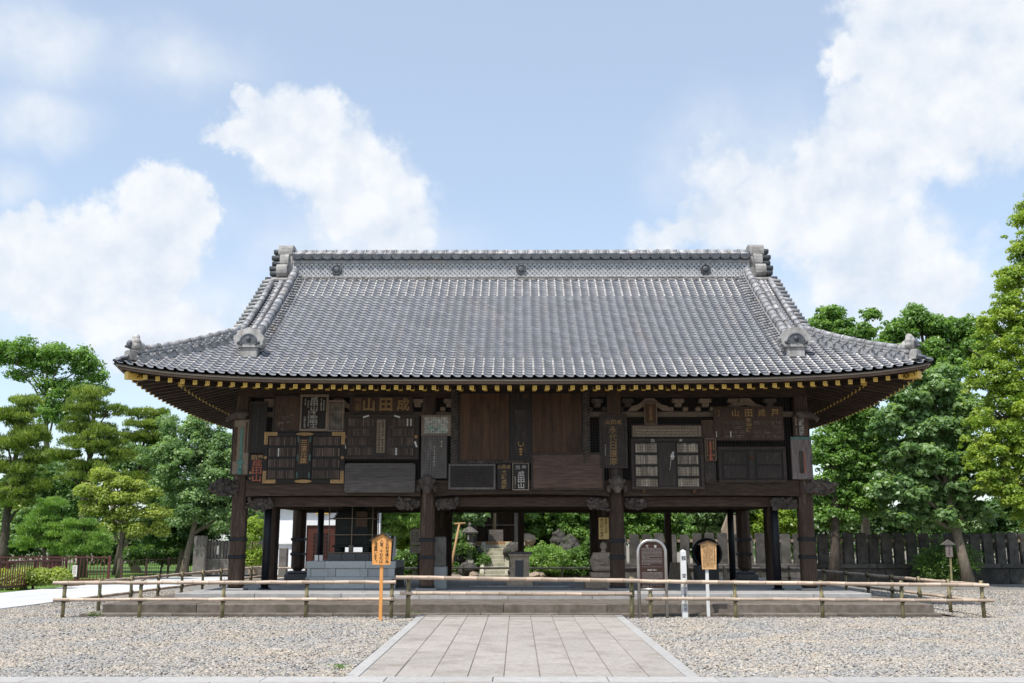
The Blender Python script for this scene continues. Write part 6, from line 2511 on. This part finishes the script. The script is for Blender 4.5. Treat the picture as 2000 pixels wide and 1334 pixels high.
MB().b2((at(936, 0, YS + 2.6).x, YS + 2.44, topz - .05), (at(1000, 0, YS + 2.6).x, YS + 2.8, topz + .16), bevel=.01).build('threshold_plank', 'pole_wood', root)
for xx in (a.x + .05, b.x - .05):
    MB().b2((xx - .09, YT - .1, topz + .1), (xx + .09, YT + .08, topz + 2.5)).build('porch_post', 'plq_gray', root)
for k in range(5):
    xx = a.x + .3 + (b.x - a.x - .6) * k / 4
    MB().b2((xx - .03, YT + .55, topz + .15), (xx + .03, YT + .6, topz + 1.5)).build('mullion', 'wood_v', root)
MB().b2((a.x + .1, YT + .45, topz + .95), (b.x - .1, YT + .6, topz + 1.05)).build('rail', 'plq_gray', root)
ca, cb = at(954, 1035, YT - .3), at(983, 1058, YT - .3)
MB().b2((ca.x, YT - .6, topz + .1), (cb.x, YT - .1, ca.z), bevel=.015).build('offering_box', 'plq_slab', root)
m = MB()
m.prism([(-1.3, 2.5), (2.0, 4.0), (4.6, 2.5)], (a.x - .9, YT, topz), (0, 1, 0), (0, 0, 1), b.x - a.x + 1.8)
m.build('roof', 'ridge_dark', root)
xc = at(966, 1000, YT - .5).x
MB().tube([(xc, YT - .5, topz + 2.7), (xc + .01, YT - .5, topz + 1.6), (xc - .01, YT - .5, at(0, 1034, YT - .5).z)], [.06, .075, .10], 10).build('bell_rope', 'plq_tan', root)

# mound and rocks beside the stairs
mb = MB()
for (u0, u1, hh) in ((690, 941, 1.35), (990, 1215, 1.35)):
    x0, x1 = at(u0, 1100, YS).x, at(u1, 1100, YS).x
    nx, ny = 24, 10
    vv = []
    for j in range(ny + 1):
        for i in range(nx + 1):
            fx, fy = i / nx, j / ny
            x = x0 + (x1 - x0) * fx
            y = YS + .2 + 9 * fy
            inner = fx if u0 < 900 else 1 - fx
            h_ = hh * min(1, fy * 3.2) * (.55 + .45 * inner) * (1.0 if .0 < fx < 1.0 else .9)
            h_ += .12 * mnoise.fractal(Vector((x * 1.3, y * 1.3, 3)), 1, 2, 4)
            vv.append((x, y, max(-.08, h_ if j else -.05)))
    mb.add(vv, [(j * (nx + 1) + i, j * (nx + 1) + i + 1, (j + 1) * (nx + 1) + i + 1, (j + 1) * (nx + 1) + i) for j in range(ny) for i in range(nx)], 0, .5, True)
struct(mb, 'planted_mound', 'soil')


def rock(u, v, w, h, Y, label, m='rock', seed=0, zbase=None):
    c = at(u, v, Y)
    k = Y / FPX
    mb = MB()
    r = random.Random(seed)
    W_, H_ = w * k, h * k
    mb.ball((c.x, Y, c.z), (W_ * .5, W_ * .4, H_ * .5), 12)
    for q in range(4):
        mb.ball((c.x + r.uniform(-.25, .25) * W_, Y + r.uniform(-.2, .1) * W_, c.z + r.uniform(-.2, .2) * H_), (W_ * r.uniform(.2, .34), W_ * .28, H_ * r.uniform(.2, .36)), 10)
    o = remeshed(mb, 'garden_rock', m, None, voxel=max(.035, W_ * .05), smooth=1, rough=W_ * .12, rscale=3.2 / max(W_, .3))
    o['label'] = label
    o['category'] = 'rock'
    o['group'] = 'garden rocks round the stairs'


rock(1004, 1084, 42, 50, YS + 1.2, 'pitted grey garden rock right beside the stone stairs', seed=1)
rock(1092, 1058, 34, 48, YS + 3.2, 'tall upright garden rock behind the clipped bush', seed=2)
rock(1030, 1056, 34, 26, YS + 3.4, 'low tan garden rock above the stairs', 'stone_warm', seed=3)
rock(912, 1112, 36, 26, YS + .1, 'dark rounded rock at the foot of the stone lantern', seed=4)
rock(935, 1086, 26, 40, YS + 1.4, 'mossy rock wedged against the stairs under the lantern', seed=5)
rock(895, 1090, 30, 30, YS + 1.0, 'brown rock on the slope under the leaning pole', seed=6)
rock(1050, 1124, 34, 14, YS - .2, 'small pale rock in front of the clipped bush', 'stone_warm', seed=7)
rock(1113, 1075, 44, 60, YS + 1.9, 'large shadowed rock at the far side of the bush', seed=8)
rock(925, 1124, 18, 14, YS - .2, 'small pale rock by the lowest stair', 'stone_warm', seed=9)
rock(1003, 1120, 22, 26, YS - .1, 'low rock at the foot of the stairs', seed=10)

# stone lantern
c = at(917, 1092, YS + .7)
k = (YS + .7) / FPX
root = thing('stone_lantern', (c.x, YS + .7, c.z - .5), 'grey stone lantern on the slope beside the stairs', 'lantern')
zb_ = c.z
hx = c.x
m = MB().lathe([(.22, zb_ - .5), (.22, zb_ - .05), (.15, zb_), (.13, zb_ + .25), (.13, zb_ + .40), (.2, zb_ + .46), (.2, zb_ + .52)], (hx, YS + .7, 0), 14)
m.build('shaft', 'stone_mossy', root)
MB().lathe([(.15, zb_ + .52), (.31, zb_ + .66), (.31, zb_ + .74), (.2, zb_ + .78)], (hx, YS + .7, 0), 6, smooth=False).build('platform', 'stone_old', root)
MB().lathe([(.17, zb_ + .78), (.17, zb_ + 1.22)], (hx, YS + .7, 0), 6, smooth=False).build('fire_box', 'stone_old', root)
MB().b2((hx - .10, YS + .50, zb_ + .92), (hx - .02, YS + .545, zb_ + 1.14)).build('paper_window', 'paper', root)
MB().lathe([(.40, zb_ + 1.22), (.42, zb_ + 1.28), (.28, zb_ + 1.40), (.12, zb_ + 1.52), (.07, zb_ + 1.55), (.10, zb_ + 1.64), (.02, zb_ + 1.76)], (hx, YS + .7, 0), 6, smooth=False).build('cap', 'stone_old', root)
# leaning support pole
pa, pb_ = at(884, 1090, YS - .3), at(897, 1024, YS + .3)
root = thing('support_pole', (pa.x, pa.y, 0), 'leaning pale wooden pole propping a branch', 'pole')
MB().tube([(pa.x - .05, pa.y, pa.z - .6), pa, pb_], [.06, .06, .05], 9).build('shaft', 'pole_wood', root)
MB().tube([pb_ + Vector((-.25, 0, .02)), pb_ + Vector((.3, 0, .05))], .045, 8).build('cross_piece', 'pole_wood', root)

# stone slab fence on the right
YG = 42.3
root = thing('stone_fence', (14, YG, 0), 'row of dark upright stone slabs on a low stone wall', 'fence')
x = at(1215, 1080, YG).x
k = 0
while x < 24.5:
    w_ = .39 + random.uniform(-.035, .035)
    zt_ = 2.02 + random.uniform(-.05, .05)
    poly = [(-w_ / 2, .78), (w_ / 2, .78), (w_ / 2 * .96, zt_ - .07), (w_ / 2 * .8, zt_ - .012), (0, zt_), (-w_ / 2 * .8, zt_ - .012), (-w_ / 2 * .96, zt_ - .07)]
    m = MB().prism(poly, (x, YG + .28 + random.uniform(-.02, .02), 0), (1, 0, 0), (0, 0, 1), .24)
    m.build('stone_slab', 'stone_shaded', root)
    x += .525
    k += 1
x = at(1215, 1080, YG).x - .3
while x < 24.5:
    ln = random.uniform(1.3, 1.9)
    MB().b2((x + .005, YG - .08, .60), (x + ln - .005, YG + .48, .78), bevel=.02).build('coping_stone', 'stone_shaded', root)
    MB().b2((x + .35, YG, -.05), (x + .35 + ln - .01, YG + .42, .595), bevel=.02).build('base_stone', 'stone_shaded', root)
    x += ln
for zz in (1.72,):
    MB().b2((at(1215, 1080, YG).x, YG + .12, zz - .06), (24.4, YG + .20, zz + .06)).build('tie_rail', 'stone_warm', root)
# the part on the left
YL = 50.0
xa, xb = at(398, 1080, YL).x, at(560, 1080, YL).x
root = thing('stone_fence', ((xa + xb) / 2, YL, 0), 'grey fence of thin upright stones left of the hall', 'fence')
x = xa
while x < xb:
    MB().b2((x, YL, .85), (x + .13, YL + .16, at(0, 1056, YL).z + random.uniform(-.03, .03)), bevel=.02).build('stone_slab', 'stone_old', root)
    x += .165
MB().b2((xa - .2, YL - .1, .1), (xb, YL + .3, .84), bevel=.02).build('base_wall', 'stone_old', root)
MB().b2((at(424, 1070, YL).x, YL - .02, at(0, 1083, YL).z), (at(427.5, 1070, YL).x, YL - .005, at(0, 1066, YL).z)).build('paper_slip', 'paper', root)
# stone gate post and stele left of the hall
c = ground(391, 1124, 0)
yy = c.y - 3
a, b = at(379, 1046, yy), at(403, 1120, yy)
one(MB().b2((a.x, yy, -.1), (b.x - .1, yy + .3, a.z), bevel=.05), 'stone_gatepost', 'stone_old', 'tall square grey stone post where the thin railing ends', 'post')
yy = 47
a, b = at(488, 1048, yy), at(503, 1085, yy)
one(MB().b2((a.x, yy, .2), (b.x, yy + .25, a.z), bevel=.04), 'stone_tablet', 'stone_warm', 'pale upright stone tablet behind the end column', 'stone')
yy = 43.5
a, b = at(545, 1070, yy), at(553, 1130, yy)
one(MB().b2((a.x, yy, -.1), (b.x + .12, yy + .3, a.z), bevel=.03), 'stone_gatepost', 'stone_old', 'short square stone post before the white storehouse', 'post')
yy = 43.6
a = at(1688, 967, yy)
one(MB().b2((a.x - .16, yy, -.1), (a.x + .17, yy + .3, a.z), bevel=.03, taper=.9), 'stone_obelisk', 'stone_warm', 'pale slender stone obelisk rising behind the slab fence', 'stone')
yy = 43.8
a, b = at(1372, 1020, yy), at(1408, 1060, yy)
mb = MB().prism([(-.55, 0), (.6, 0), (.55, 1.6), (.25, 2.75), (-.2, 2.9), (-.5, 2.2)], (at(1390, 0, yy).x, yy + .5, 0), (1, 0, 0), (0, 0, 1), .35)
one(mb, 'memorial_stone', 'stone_warm', 'tall rough tan memorial stone behind the cauldron', 'stone')

# dark red metal railings by the pale path
def railing(label, p, q, h, bars, m='maroon', posts=2, bar_w=.028, rail_w=.07):
    p, q = Vector((*p, 0)), Vector((*q, 0))
    root = thing('metal_railing', tuple((p + q) / 2), label, 'railing', 'metal railings by the side path')
    ang = math.atan2(q.y - p.y, q.x - p.x)
    L = (q - p).length
    mid = (p + q) / 2
    for z in (h, .14):
        MB().box((mid.x, mid.y, z), (L, rail_w, rail_w), rot=(0, 0, ang)).build('rail', m, root)
    me = None
    for k in range(bars):
        c = p.lerp(q, (k + .5) / bars)
        if me is None:
            me = MB().box((0, 0, h / 2 + .07), (bar_w, bar_w, h - .14)).mesh('bar', m)
        link_mesh('bar', me, root, c - Vector(root.location))
    for k in range(posts):
        c = p.lerp(q, k / (posts - 1))
        MB().box((c.x, c.y, h / 2 + .02), (.07, .07, h + .1), rot=(0, 0, ang)).build('post', m, root)
    return root


railing('near dark red railing running beside the pale path and its grass', (-17.7, 27.0), (-17.55, 39.6), .98, 76, posts=6)
railing('far dark red railing with broad end posts before the clipped pines', (-25.5, 41.5), (-16.9, 42.2), 1.05, 62, posts=4, rail_w=.06)
for u in (160, 248):
    pass
railing('thin dark brown railing leading to the stone gatepost', (-16.7, 43.0), (-16.2, 53.0), .9, 40, 'brown_trim', posts=5, bar_w=.014, rail_w=.035)
c = at(147, 1115, 39.4)
root = thing('paper_notice', (c.x, 39.4, c.z - .3), 'small white notice tied to the end of the red railing', 'sign')
MB().box((c.x, 39.35, c.z), (.17, .02, .42)).build('sheet', 'paper', root)
mb = MB()
scribble(mb, c.x - .06, c.x + .06, c.z - .18, c.z + .18, 39.34, 3, 8, .9, .003)
mb.build('small_lettering', 'ink', root, kind='stuff')

# wooden tree label beside the round bush
c = ground(1858, 1152, 0)
yy = c.y
a, b = at(1843, 1048, yy), at(1862, 1088, yy)
root = thing('tree_label', (c.x, yy, 0), 'small faded wooden tree label on a stick before the round bush', 'sign')
MB().b2((a.x + .03, yy, b.z), (b.x, yy + .03, at(0, 1064, yy).z), bevel=.005).build('board', 'weathered_pink', root)
MB().prism([(-.27, 0), (.27, 0), (0, .18)], ((a.x + b.x) / 2, yy + .06, at(0, 1064, yy).z), (1, 0, 0), (0, 0, 1), .1).build('roof_trim', 'stone_old', root)
MB().box(((a.x + b.x) / 2 + .04, yy + .05, b.z / 2 + .1), (.06, .04, b.z + .4), rot=(0, R(2), 0)).build('stick', 'bamboo_post', root)
mb = MB()
scribble(mb, a.x + .12, b.x - .08, b.z + .08, at(0, 1068, yy).z, yy, 1, 3, 1, .003)
mb.build('small_lettering', 'ink', root)

# ------------------------------------------------------------------ trees and shrubs
T = make_tree
# left side
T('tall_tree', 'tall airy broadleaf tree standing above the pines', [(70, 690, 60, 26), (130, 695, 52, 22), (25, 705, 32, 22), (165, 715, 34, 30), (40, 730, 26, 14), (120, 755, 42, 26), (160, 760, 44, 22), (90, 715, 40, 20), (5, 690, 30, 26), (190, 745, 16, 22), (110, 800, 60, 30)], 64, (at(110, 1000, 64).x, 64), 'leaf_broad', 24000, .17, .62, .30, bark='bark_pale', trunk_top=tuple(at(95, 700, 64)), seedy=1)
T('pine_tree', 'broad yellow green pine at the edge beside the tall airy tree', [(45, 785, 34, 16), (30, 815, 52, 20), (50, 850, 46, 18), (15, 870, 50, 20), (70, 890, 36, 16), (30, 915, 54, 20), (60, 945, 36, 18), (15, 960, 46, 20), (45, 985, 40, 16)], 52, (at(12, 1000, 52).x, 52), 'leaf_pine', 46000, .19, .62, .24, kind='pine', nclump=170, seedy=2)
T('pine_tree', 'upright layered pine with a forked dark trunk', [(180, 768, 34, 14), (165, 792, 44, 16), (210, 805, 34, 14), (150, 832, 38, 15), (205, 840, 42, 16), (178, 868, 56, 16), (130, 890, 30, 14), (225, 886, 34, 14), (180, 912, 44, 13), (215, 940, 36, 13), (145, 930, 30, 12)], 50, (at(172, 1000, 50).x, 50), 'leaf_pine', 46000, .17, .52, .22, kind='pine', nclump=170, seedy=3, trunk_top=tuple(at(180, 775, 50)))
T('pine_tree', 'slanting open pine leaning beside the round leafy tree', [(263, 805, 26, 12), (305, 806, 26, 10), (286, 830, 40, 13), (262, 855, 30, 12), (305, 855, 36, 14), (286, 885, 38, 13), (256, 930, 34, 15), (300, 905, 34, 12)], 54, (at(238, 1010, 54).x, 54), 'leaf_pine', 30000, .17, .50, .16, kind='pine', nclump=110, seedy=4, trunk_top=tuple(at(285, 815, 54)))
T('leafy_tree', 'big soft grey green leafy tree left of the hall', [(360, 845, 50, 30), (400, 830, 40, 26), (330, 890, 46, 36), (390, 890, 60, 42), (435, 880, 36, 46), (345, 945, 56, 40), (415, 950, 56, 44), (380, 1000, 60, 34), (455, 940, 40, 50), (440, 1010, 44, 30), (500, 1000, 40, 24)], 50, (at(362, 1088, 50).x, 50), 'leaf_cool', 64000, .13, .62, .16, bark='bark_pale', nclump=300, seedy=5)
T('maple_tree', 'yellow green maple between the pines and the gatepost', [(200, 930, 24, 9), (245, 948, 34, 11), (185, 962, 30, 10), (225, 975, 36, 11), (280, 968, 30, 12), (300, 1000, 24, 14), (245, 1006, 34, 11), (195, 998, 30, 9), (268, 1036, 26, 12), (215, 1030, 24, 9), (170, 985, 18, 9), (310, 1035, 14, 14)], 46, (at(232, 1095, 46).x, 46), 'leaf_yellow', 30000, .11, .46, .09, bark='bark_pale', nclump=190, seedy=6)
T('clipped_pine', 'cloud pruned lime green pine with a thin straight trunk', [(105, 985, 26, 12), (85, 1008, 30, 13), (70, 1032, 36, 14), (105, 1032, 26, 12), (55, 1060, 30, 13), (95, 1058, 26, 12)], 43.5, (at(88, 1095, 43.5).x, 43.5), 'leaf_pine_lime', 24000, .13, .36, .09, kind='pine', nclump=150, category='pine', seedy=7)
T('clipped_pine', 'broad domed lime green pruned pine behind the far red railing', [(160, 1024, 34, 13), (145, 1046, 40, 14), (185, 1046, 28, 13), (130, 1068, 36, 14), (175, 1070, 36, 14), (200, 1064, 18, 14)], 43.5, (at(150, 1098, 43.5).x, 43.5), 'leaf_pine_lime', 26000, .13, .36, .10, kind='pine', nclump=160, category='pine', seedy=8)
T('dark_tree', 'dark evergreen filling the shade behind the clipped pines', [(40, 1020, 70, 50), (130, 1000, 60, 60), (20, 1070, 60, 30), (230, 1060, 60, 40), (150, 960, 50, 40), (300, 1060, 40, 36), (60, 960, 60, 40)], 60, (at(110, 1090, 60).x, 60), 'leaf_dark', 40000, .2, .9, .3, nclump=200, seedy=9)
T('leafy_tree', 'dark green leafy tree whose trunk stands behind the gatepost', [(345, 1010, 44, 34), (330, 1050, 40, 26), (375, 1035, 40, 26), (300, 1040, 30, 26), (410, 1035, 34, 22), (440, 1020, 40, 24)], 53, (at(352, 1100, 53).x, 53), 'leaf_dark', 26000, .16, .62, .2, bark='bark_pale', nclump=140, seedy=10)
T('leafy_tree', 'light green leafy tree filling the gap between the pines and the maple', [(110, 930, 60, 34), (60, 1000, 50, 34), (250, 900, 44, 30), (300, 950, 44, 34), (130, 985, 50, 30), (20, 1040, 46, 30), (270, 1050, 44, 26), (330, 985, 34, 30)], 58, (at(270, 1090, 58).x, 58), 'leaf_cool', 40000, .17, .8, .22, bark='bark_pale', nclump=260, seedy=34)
T('low_shrub', 'row of dark shrubs along the thin brown railing', [(300, 1085, 30, 14), (335, 1088, 26, 12), (270, 1090, 22, 12), (365, 1090, 16, 12)], 55, (at(315, 1100, 55).x, 55), 'leaf_hedge', 12000, .13, .4, .05, category='shrub', kind='hedge', nclump=90, limbs=False, seedy=35)
# right side
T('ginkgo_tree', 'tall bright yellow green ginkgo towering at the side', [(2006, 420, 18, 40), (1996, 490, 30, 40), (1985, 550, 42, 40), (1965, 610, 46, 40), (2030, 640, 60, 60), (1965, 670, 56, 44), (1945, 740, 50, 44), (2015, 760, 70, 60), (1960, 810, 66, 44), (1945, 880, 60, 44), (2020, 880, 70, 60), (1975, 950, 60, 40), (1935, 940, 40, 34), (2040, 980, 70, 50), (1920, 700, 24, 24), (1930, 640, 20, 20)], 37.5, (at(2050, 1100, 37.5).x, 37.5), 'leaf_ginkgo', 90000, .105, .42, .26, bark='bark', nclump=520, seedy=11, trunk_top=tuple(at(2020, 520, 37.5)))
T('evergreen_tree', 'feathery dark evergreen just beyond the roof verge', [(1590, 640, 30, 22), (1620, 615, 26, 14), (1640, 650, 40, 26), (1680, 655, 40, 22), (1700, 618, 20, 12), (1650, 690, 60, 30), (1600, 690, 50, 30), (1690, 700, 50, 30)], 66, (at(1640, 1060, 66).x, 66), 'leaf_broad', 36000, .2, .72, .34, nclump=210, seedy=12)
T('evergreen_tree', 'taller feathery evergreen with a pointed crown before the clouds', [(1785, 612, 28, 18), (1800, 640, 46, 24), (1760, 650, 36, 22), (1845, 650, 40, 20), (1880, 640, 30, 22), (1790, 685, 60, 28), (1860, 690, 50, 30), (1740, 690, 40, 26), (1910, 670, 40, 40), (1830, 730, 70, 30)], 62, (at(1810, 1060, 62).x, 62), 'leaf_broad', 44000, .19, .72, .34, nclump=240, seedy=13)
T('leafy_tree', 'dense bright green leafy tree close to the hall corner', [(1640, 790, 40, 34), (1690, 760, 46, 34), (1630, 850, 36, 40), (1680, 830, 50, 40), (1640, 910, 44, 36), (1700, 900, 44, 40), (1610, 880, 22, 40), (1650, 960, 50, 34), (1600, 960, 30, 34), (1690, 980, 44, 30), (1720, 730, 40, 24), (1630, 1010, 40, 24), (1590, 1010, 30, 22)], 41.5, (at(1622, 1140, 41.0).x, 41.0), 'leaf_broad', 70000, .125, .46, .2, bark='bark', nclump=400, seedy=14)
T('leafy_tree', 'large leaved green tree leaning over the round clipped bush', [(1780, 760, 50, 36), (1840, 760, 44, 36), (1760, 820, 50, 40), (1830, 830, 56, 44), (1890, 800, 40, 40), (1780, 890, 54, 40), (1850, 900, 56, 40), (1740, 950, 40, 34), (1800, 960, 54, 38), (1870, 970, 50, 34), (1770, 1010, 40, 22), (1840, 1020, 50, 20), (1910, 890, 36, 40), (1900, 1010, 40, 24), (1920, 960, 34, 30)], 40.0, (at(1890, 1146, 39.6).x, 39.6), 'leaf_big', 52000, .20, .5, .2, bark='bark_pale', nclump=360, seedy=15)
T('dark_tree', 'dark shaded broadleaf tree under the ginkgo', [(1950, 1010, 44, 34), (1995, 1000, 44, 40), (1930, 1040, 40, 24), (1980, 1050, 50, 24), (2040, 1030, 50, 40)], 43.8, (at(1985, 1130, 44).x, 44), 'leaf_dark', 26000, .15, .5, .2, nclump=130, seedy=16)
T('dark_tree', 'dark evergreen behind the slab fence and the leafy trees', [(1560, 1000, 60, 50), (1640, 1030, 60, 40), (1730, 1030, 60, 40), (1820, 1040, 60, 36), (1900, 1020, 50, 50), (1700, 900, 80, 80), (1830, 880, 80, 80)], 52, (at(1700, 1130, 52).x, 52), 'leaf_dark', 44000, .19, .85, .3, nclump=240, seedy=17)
T('round_bush', 'dark round clipped bush beside the leaning tree', [(1845, 1105, 58, 42), (1870, 1100, 40, 36), (1820, 1110, 34, 36)], 40.8, (at(1848, 1140, 40.8).x, 40.8), 'leaf_hedge', 26000, .06, .2, .08, category='bush', kind='hedge', nclump=420, limbs=False, seedy=18)
# seen between the columns
T('pine_tree', 'shaggy green pine branch seen left of the second column', [(790, 1010, 36, 16), (770, 1030, 40, 14), (815, 1000, 24, 14), (760, 1000, 30, 16), (745, 1020, 20, 14)], 46, (at(752, 1110, 46).x, 46), 'leaf_pine_lime', 20000, .15, .5, .12, kind='pine', nclump=90, seedy=19)
T('leafy_tree', 'bright leafy tree behind the shaggy pine', [(790, 985, 50, 24), (760, 975, 40, 24), (820, 1030, 24, 24), (800, 1060, 30, 20), (830, 1000, 24, 30)], 52, (at(800, 1110, 52).x, 52), 'leaf_ginkgo', 20000, .14, .5, .14, nclump=110, seedy=20)
T('leafy_tree', 'thin leafy tree over the stone lantern', [(905, 1000, 28, 18), (925, 1010, 24, 16), (890, 985, 34, 16), (930, 990, 24, 12), (895, 1045, 20, 14)], YS + 1.6, (at(890, 1090, YS + 1.6).x, YS + 1.6), 'leaf_cool', 14000, .12, .4, .08, nclump=80, seedy=21, ground_z=.4)
T('leafy_tree', 'leafy green tree to the right of the little shrine', [(1040, 1000, 40, 22), (1090, 995, 46, 26), (1140, 1000, 40, 28), (1060, 1030, 34, 20), (1110, 1035, 40, 24), (1150, 1040, 30, 24)], YS + 4.2, (at(1082, 1070, YS + 4.2).x, YS + 4.2), 'leaf_broad', 34000, .14, .52, .2, nclump=190, seedy=22, ground_z=.8)
T('dark_tree', 'dark wood behind the little shrine', [(880, 1020, 80, 60), (980, 980, 100, 60), (1080, 1010, 90, 60), (1170, 1020, 60, 60), (830, 1060, 50, 40), (1040, 1060, 50, 30), (1150, 1070, 50, 30), (930, 1060, 40, 30)], YS + 10, (at(1010, 1060, YS + 10).x, YS + 10), 'leaf_dark', 50000, .2, .9, .3, nclump=280, seedy=23)
T('leafy_tree', 'leafy green tree above the slab fence behind the brown board', [(1235, 1010, 36, 26), (1290, 1005, 44, 26), (1265, 1035, 40, 18), (1320, 1030, 34, 20), (1220, 1040, 30, 16)], 45.5, (at(1270, 1110, 45.5).x, 45.5), 'leaf_broad', 32000, .13, .46, .12, bark='bark_pale', nclump=190, seedy=24)
T('leafy_tree', 'pale green tree over the memorial stone', [(1365, 1005, 36, 26), (1400, 1020, 34, 24), (1345, 1030, 26, 18), (1390, 990, 40, 20), (1430, 1000, 30, 24)], 46.5, (at(1360, 1110, 46.5).x, 46.5), 'leaf_cool', 24000, .13, .46, .12, nclump=150, seedy=25)
T('leafy_tree', 'fresh green tree seen between the end columns', [(1450, 1000, 36, 28), (1490, 1010, 34, 26), (1530, 1020, 36, 26), (1470, 1040, 40, 14), (1545, 990, 30, 24)], 47.5, (at(1490, 1120, 47.5).x, 47.5), 'leaf_ginkgo', 26000, .13, .48, .14, nclump=160, seedy=26)
T('dark_tree', 'dark wood behind the slab fence seen through the hall', [(1250, 1010, 80, 60), (1340, 1020, 80, 60), (1430, 1020, 80, 60), (1510, 1030, 60, 50)], 55, (at(1370, 1110, 55).x, 55), 'leaf_dark', 36000, .2, .9, .3, nclump=190, seedy=27)
T('round_bush', 'bright green domed clipped bush beside the stone pillar', [(1058, 1092, 34, 30), (1080, 1098, 30, 28), (1040, 1098, 24, 26)], YS + .3, (at(1062, 1125, YS + .3).x, YS + .3), 'leaf_pine_lime', 24000, .07, .22, .08, category='bush', kind='hedge', nclump=340, limbs=False, seedy=28)
T('low_shrub', 'low shrub on the slope under the stone lantern', [(905, 1075, 22, 14), (935, 1100, 16, 12), (890, 1108, 16, 12)], YS + .9, (at(905, 1095, YS + .9).x, YS + .9), 'leaf_hedge', 8000, .09, .24, .05, category='shrub', kind='hedge', nclump=70, limbs=False, seedy=29)
T('low_shrub', 'dark low shrub beyond the far side of the domed bush', [(1130, 1100, 40, 26), (1165, 1090, 30, 30), (1100, 1118, 24, 12)], YS + .8, (at(1130, 1118, YS + .8).x, YS + .8), 'leaf_hedge', 14000, .10, .28, .05, category='shrub', kind='hedge', nclump=120, limbs=False, seedy=30)
T('low_shrub', 'low shrub under the cream notice board', [(805, 1095, 26, 18), (785, 1110, 22, 14), (830, 1108, 18, 14)], 44.5, (at(805, 1118, 44.5).x, 44.5), 'leaf_hedge', 10000, .10, .26, .05, category='shrub', kind='hedge', nclump=90, limbs=False, seedy=31)
T('low_shrub', 'lime green low shrub before the stone tablet', [(483, 1090, 20, 14), (505, 1090, 18, 12), (495, 1040, 20, 26)], 46, (at(490, 1105, 46).x, 46), 'leaf_ginkgo', 10000, .10, .28, .05, category='shrub', kind='hedge', nclump=90, limbs=False, seedy=32)
T('flower_bed', 'yellow green low planting behind the near red railing', [(30, 1135, 34, 12), (70, 1130, 34, 10), (5, 1140, 24, 12), (105, 1128, 24, 8)], 37.0, (at(50, 1145, 37).x, 37), 'leaf_yellow', 14000, .10, .26, .04, category='planting', kind='hedge', nclump=110, limbs=False, seedy=33)

# far woods closing the view all round the garden
cs, rs = [], []
for k in range(520):
    x = rng.uniform(-75, 85)
    y = 78 + rng.random() * 14
    hmax = 5.5 + 2.0 * math.sin(x * .21) + 1.6 * math.sin(x * .53 + 1)
    cs.append((x, y, rng.uniform(.4, hmax)))
    rs.append(rng.uniform(.9, 1.7))
P_, Nn_, idx = clump_points(cs, rs, 90000, (1, 1, .8), .5, .5)
me = leaf_mesh('far_wood', 'leaf_dark', P_, Nn_, .34 * rng.uniform(.6, 1.3, len(P_)), .6, .3 + .5 * rng.random(len(P_)))
fw_ = link_mesh('far_wood', me)
fw_['kind'] = 'stuff'
fw_['label'] = 'far dark green wood closing the view behind the garden'
fw_['category'] = 'woodland'

# weeds along the foot of the platform
k = 0
for (u, v, s, lab) in ((495, 1194, .16, 'small weed tuft under the fence left of the orange notice'), (630, 1192, .2, 'bright weed tuft growing from the platform joint'), (185, 1204, .16, 'low weed at the outer corner of the platform'), (811, 1203, .14, 'tiny weed by the corner of the paved approach'), (1286, 1196, .2, 'weed tuft behind the brown information board'), (1320, 1196, .16, 'weed tuft beside the white marker post'), (1780, 1201, .16, 'weed tuft at the outer corner of the right hand fence run'), (662, 1308, .12, 'weed in the joint at the near corner of the approach'), (722, 1201, .16, 'low weed beside the orange notice post')):
    c = ground(u, v, gz(22.8))
    n = 90
    P_ = np.array(c) + rng.normal(size=(n, 3)) * np.array([s * .5, s * .3, 0]) + np.array([0, 0, 1]) * (rng.random((n, 1)) * s * .5 + .01)
    Nn_ = rng.normal(size=(n, 3)) * .6 + np.array([0, 0, 1.0])
    me = leaf_mesh('weed_tuft', 'grass_blade', P_ - np.array(c), Nn_, s * .35, .35, None)
    o = link_mesh('weed_tuft', me, None, c)
    o['label'] = lab
    o['category'] = 'weed'
    o['group'] = 'weeds along the platform'

if _fo.name in C.objects:
    C.objects.unlink(_fo)
bpy.data.objects.remove(_fo)
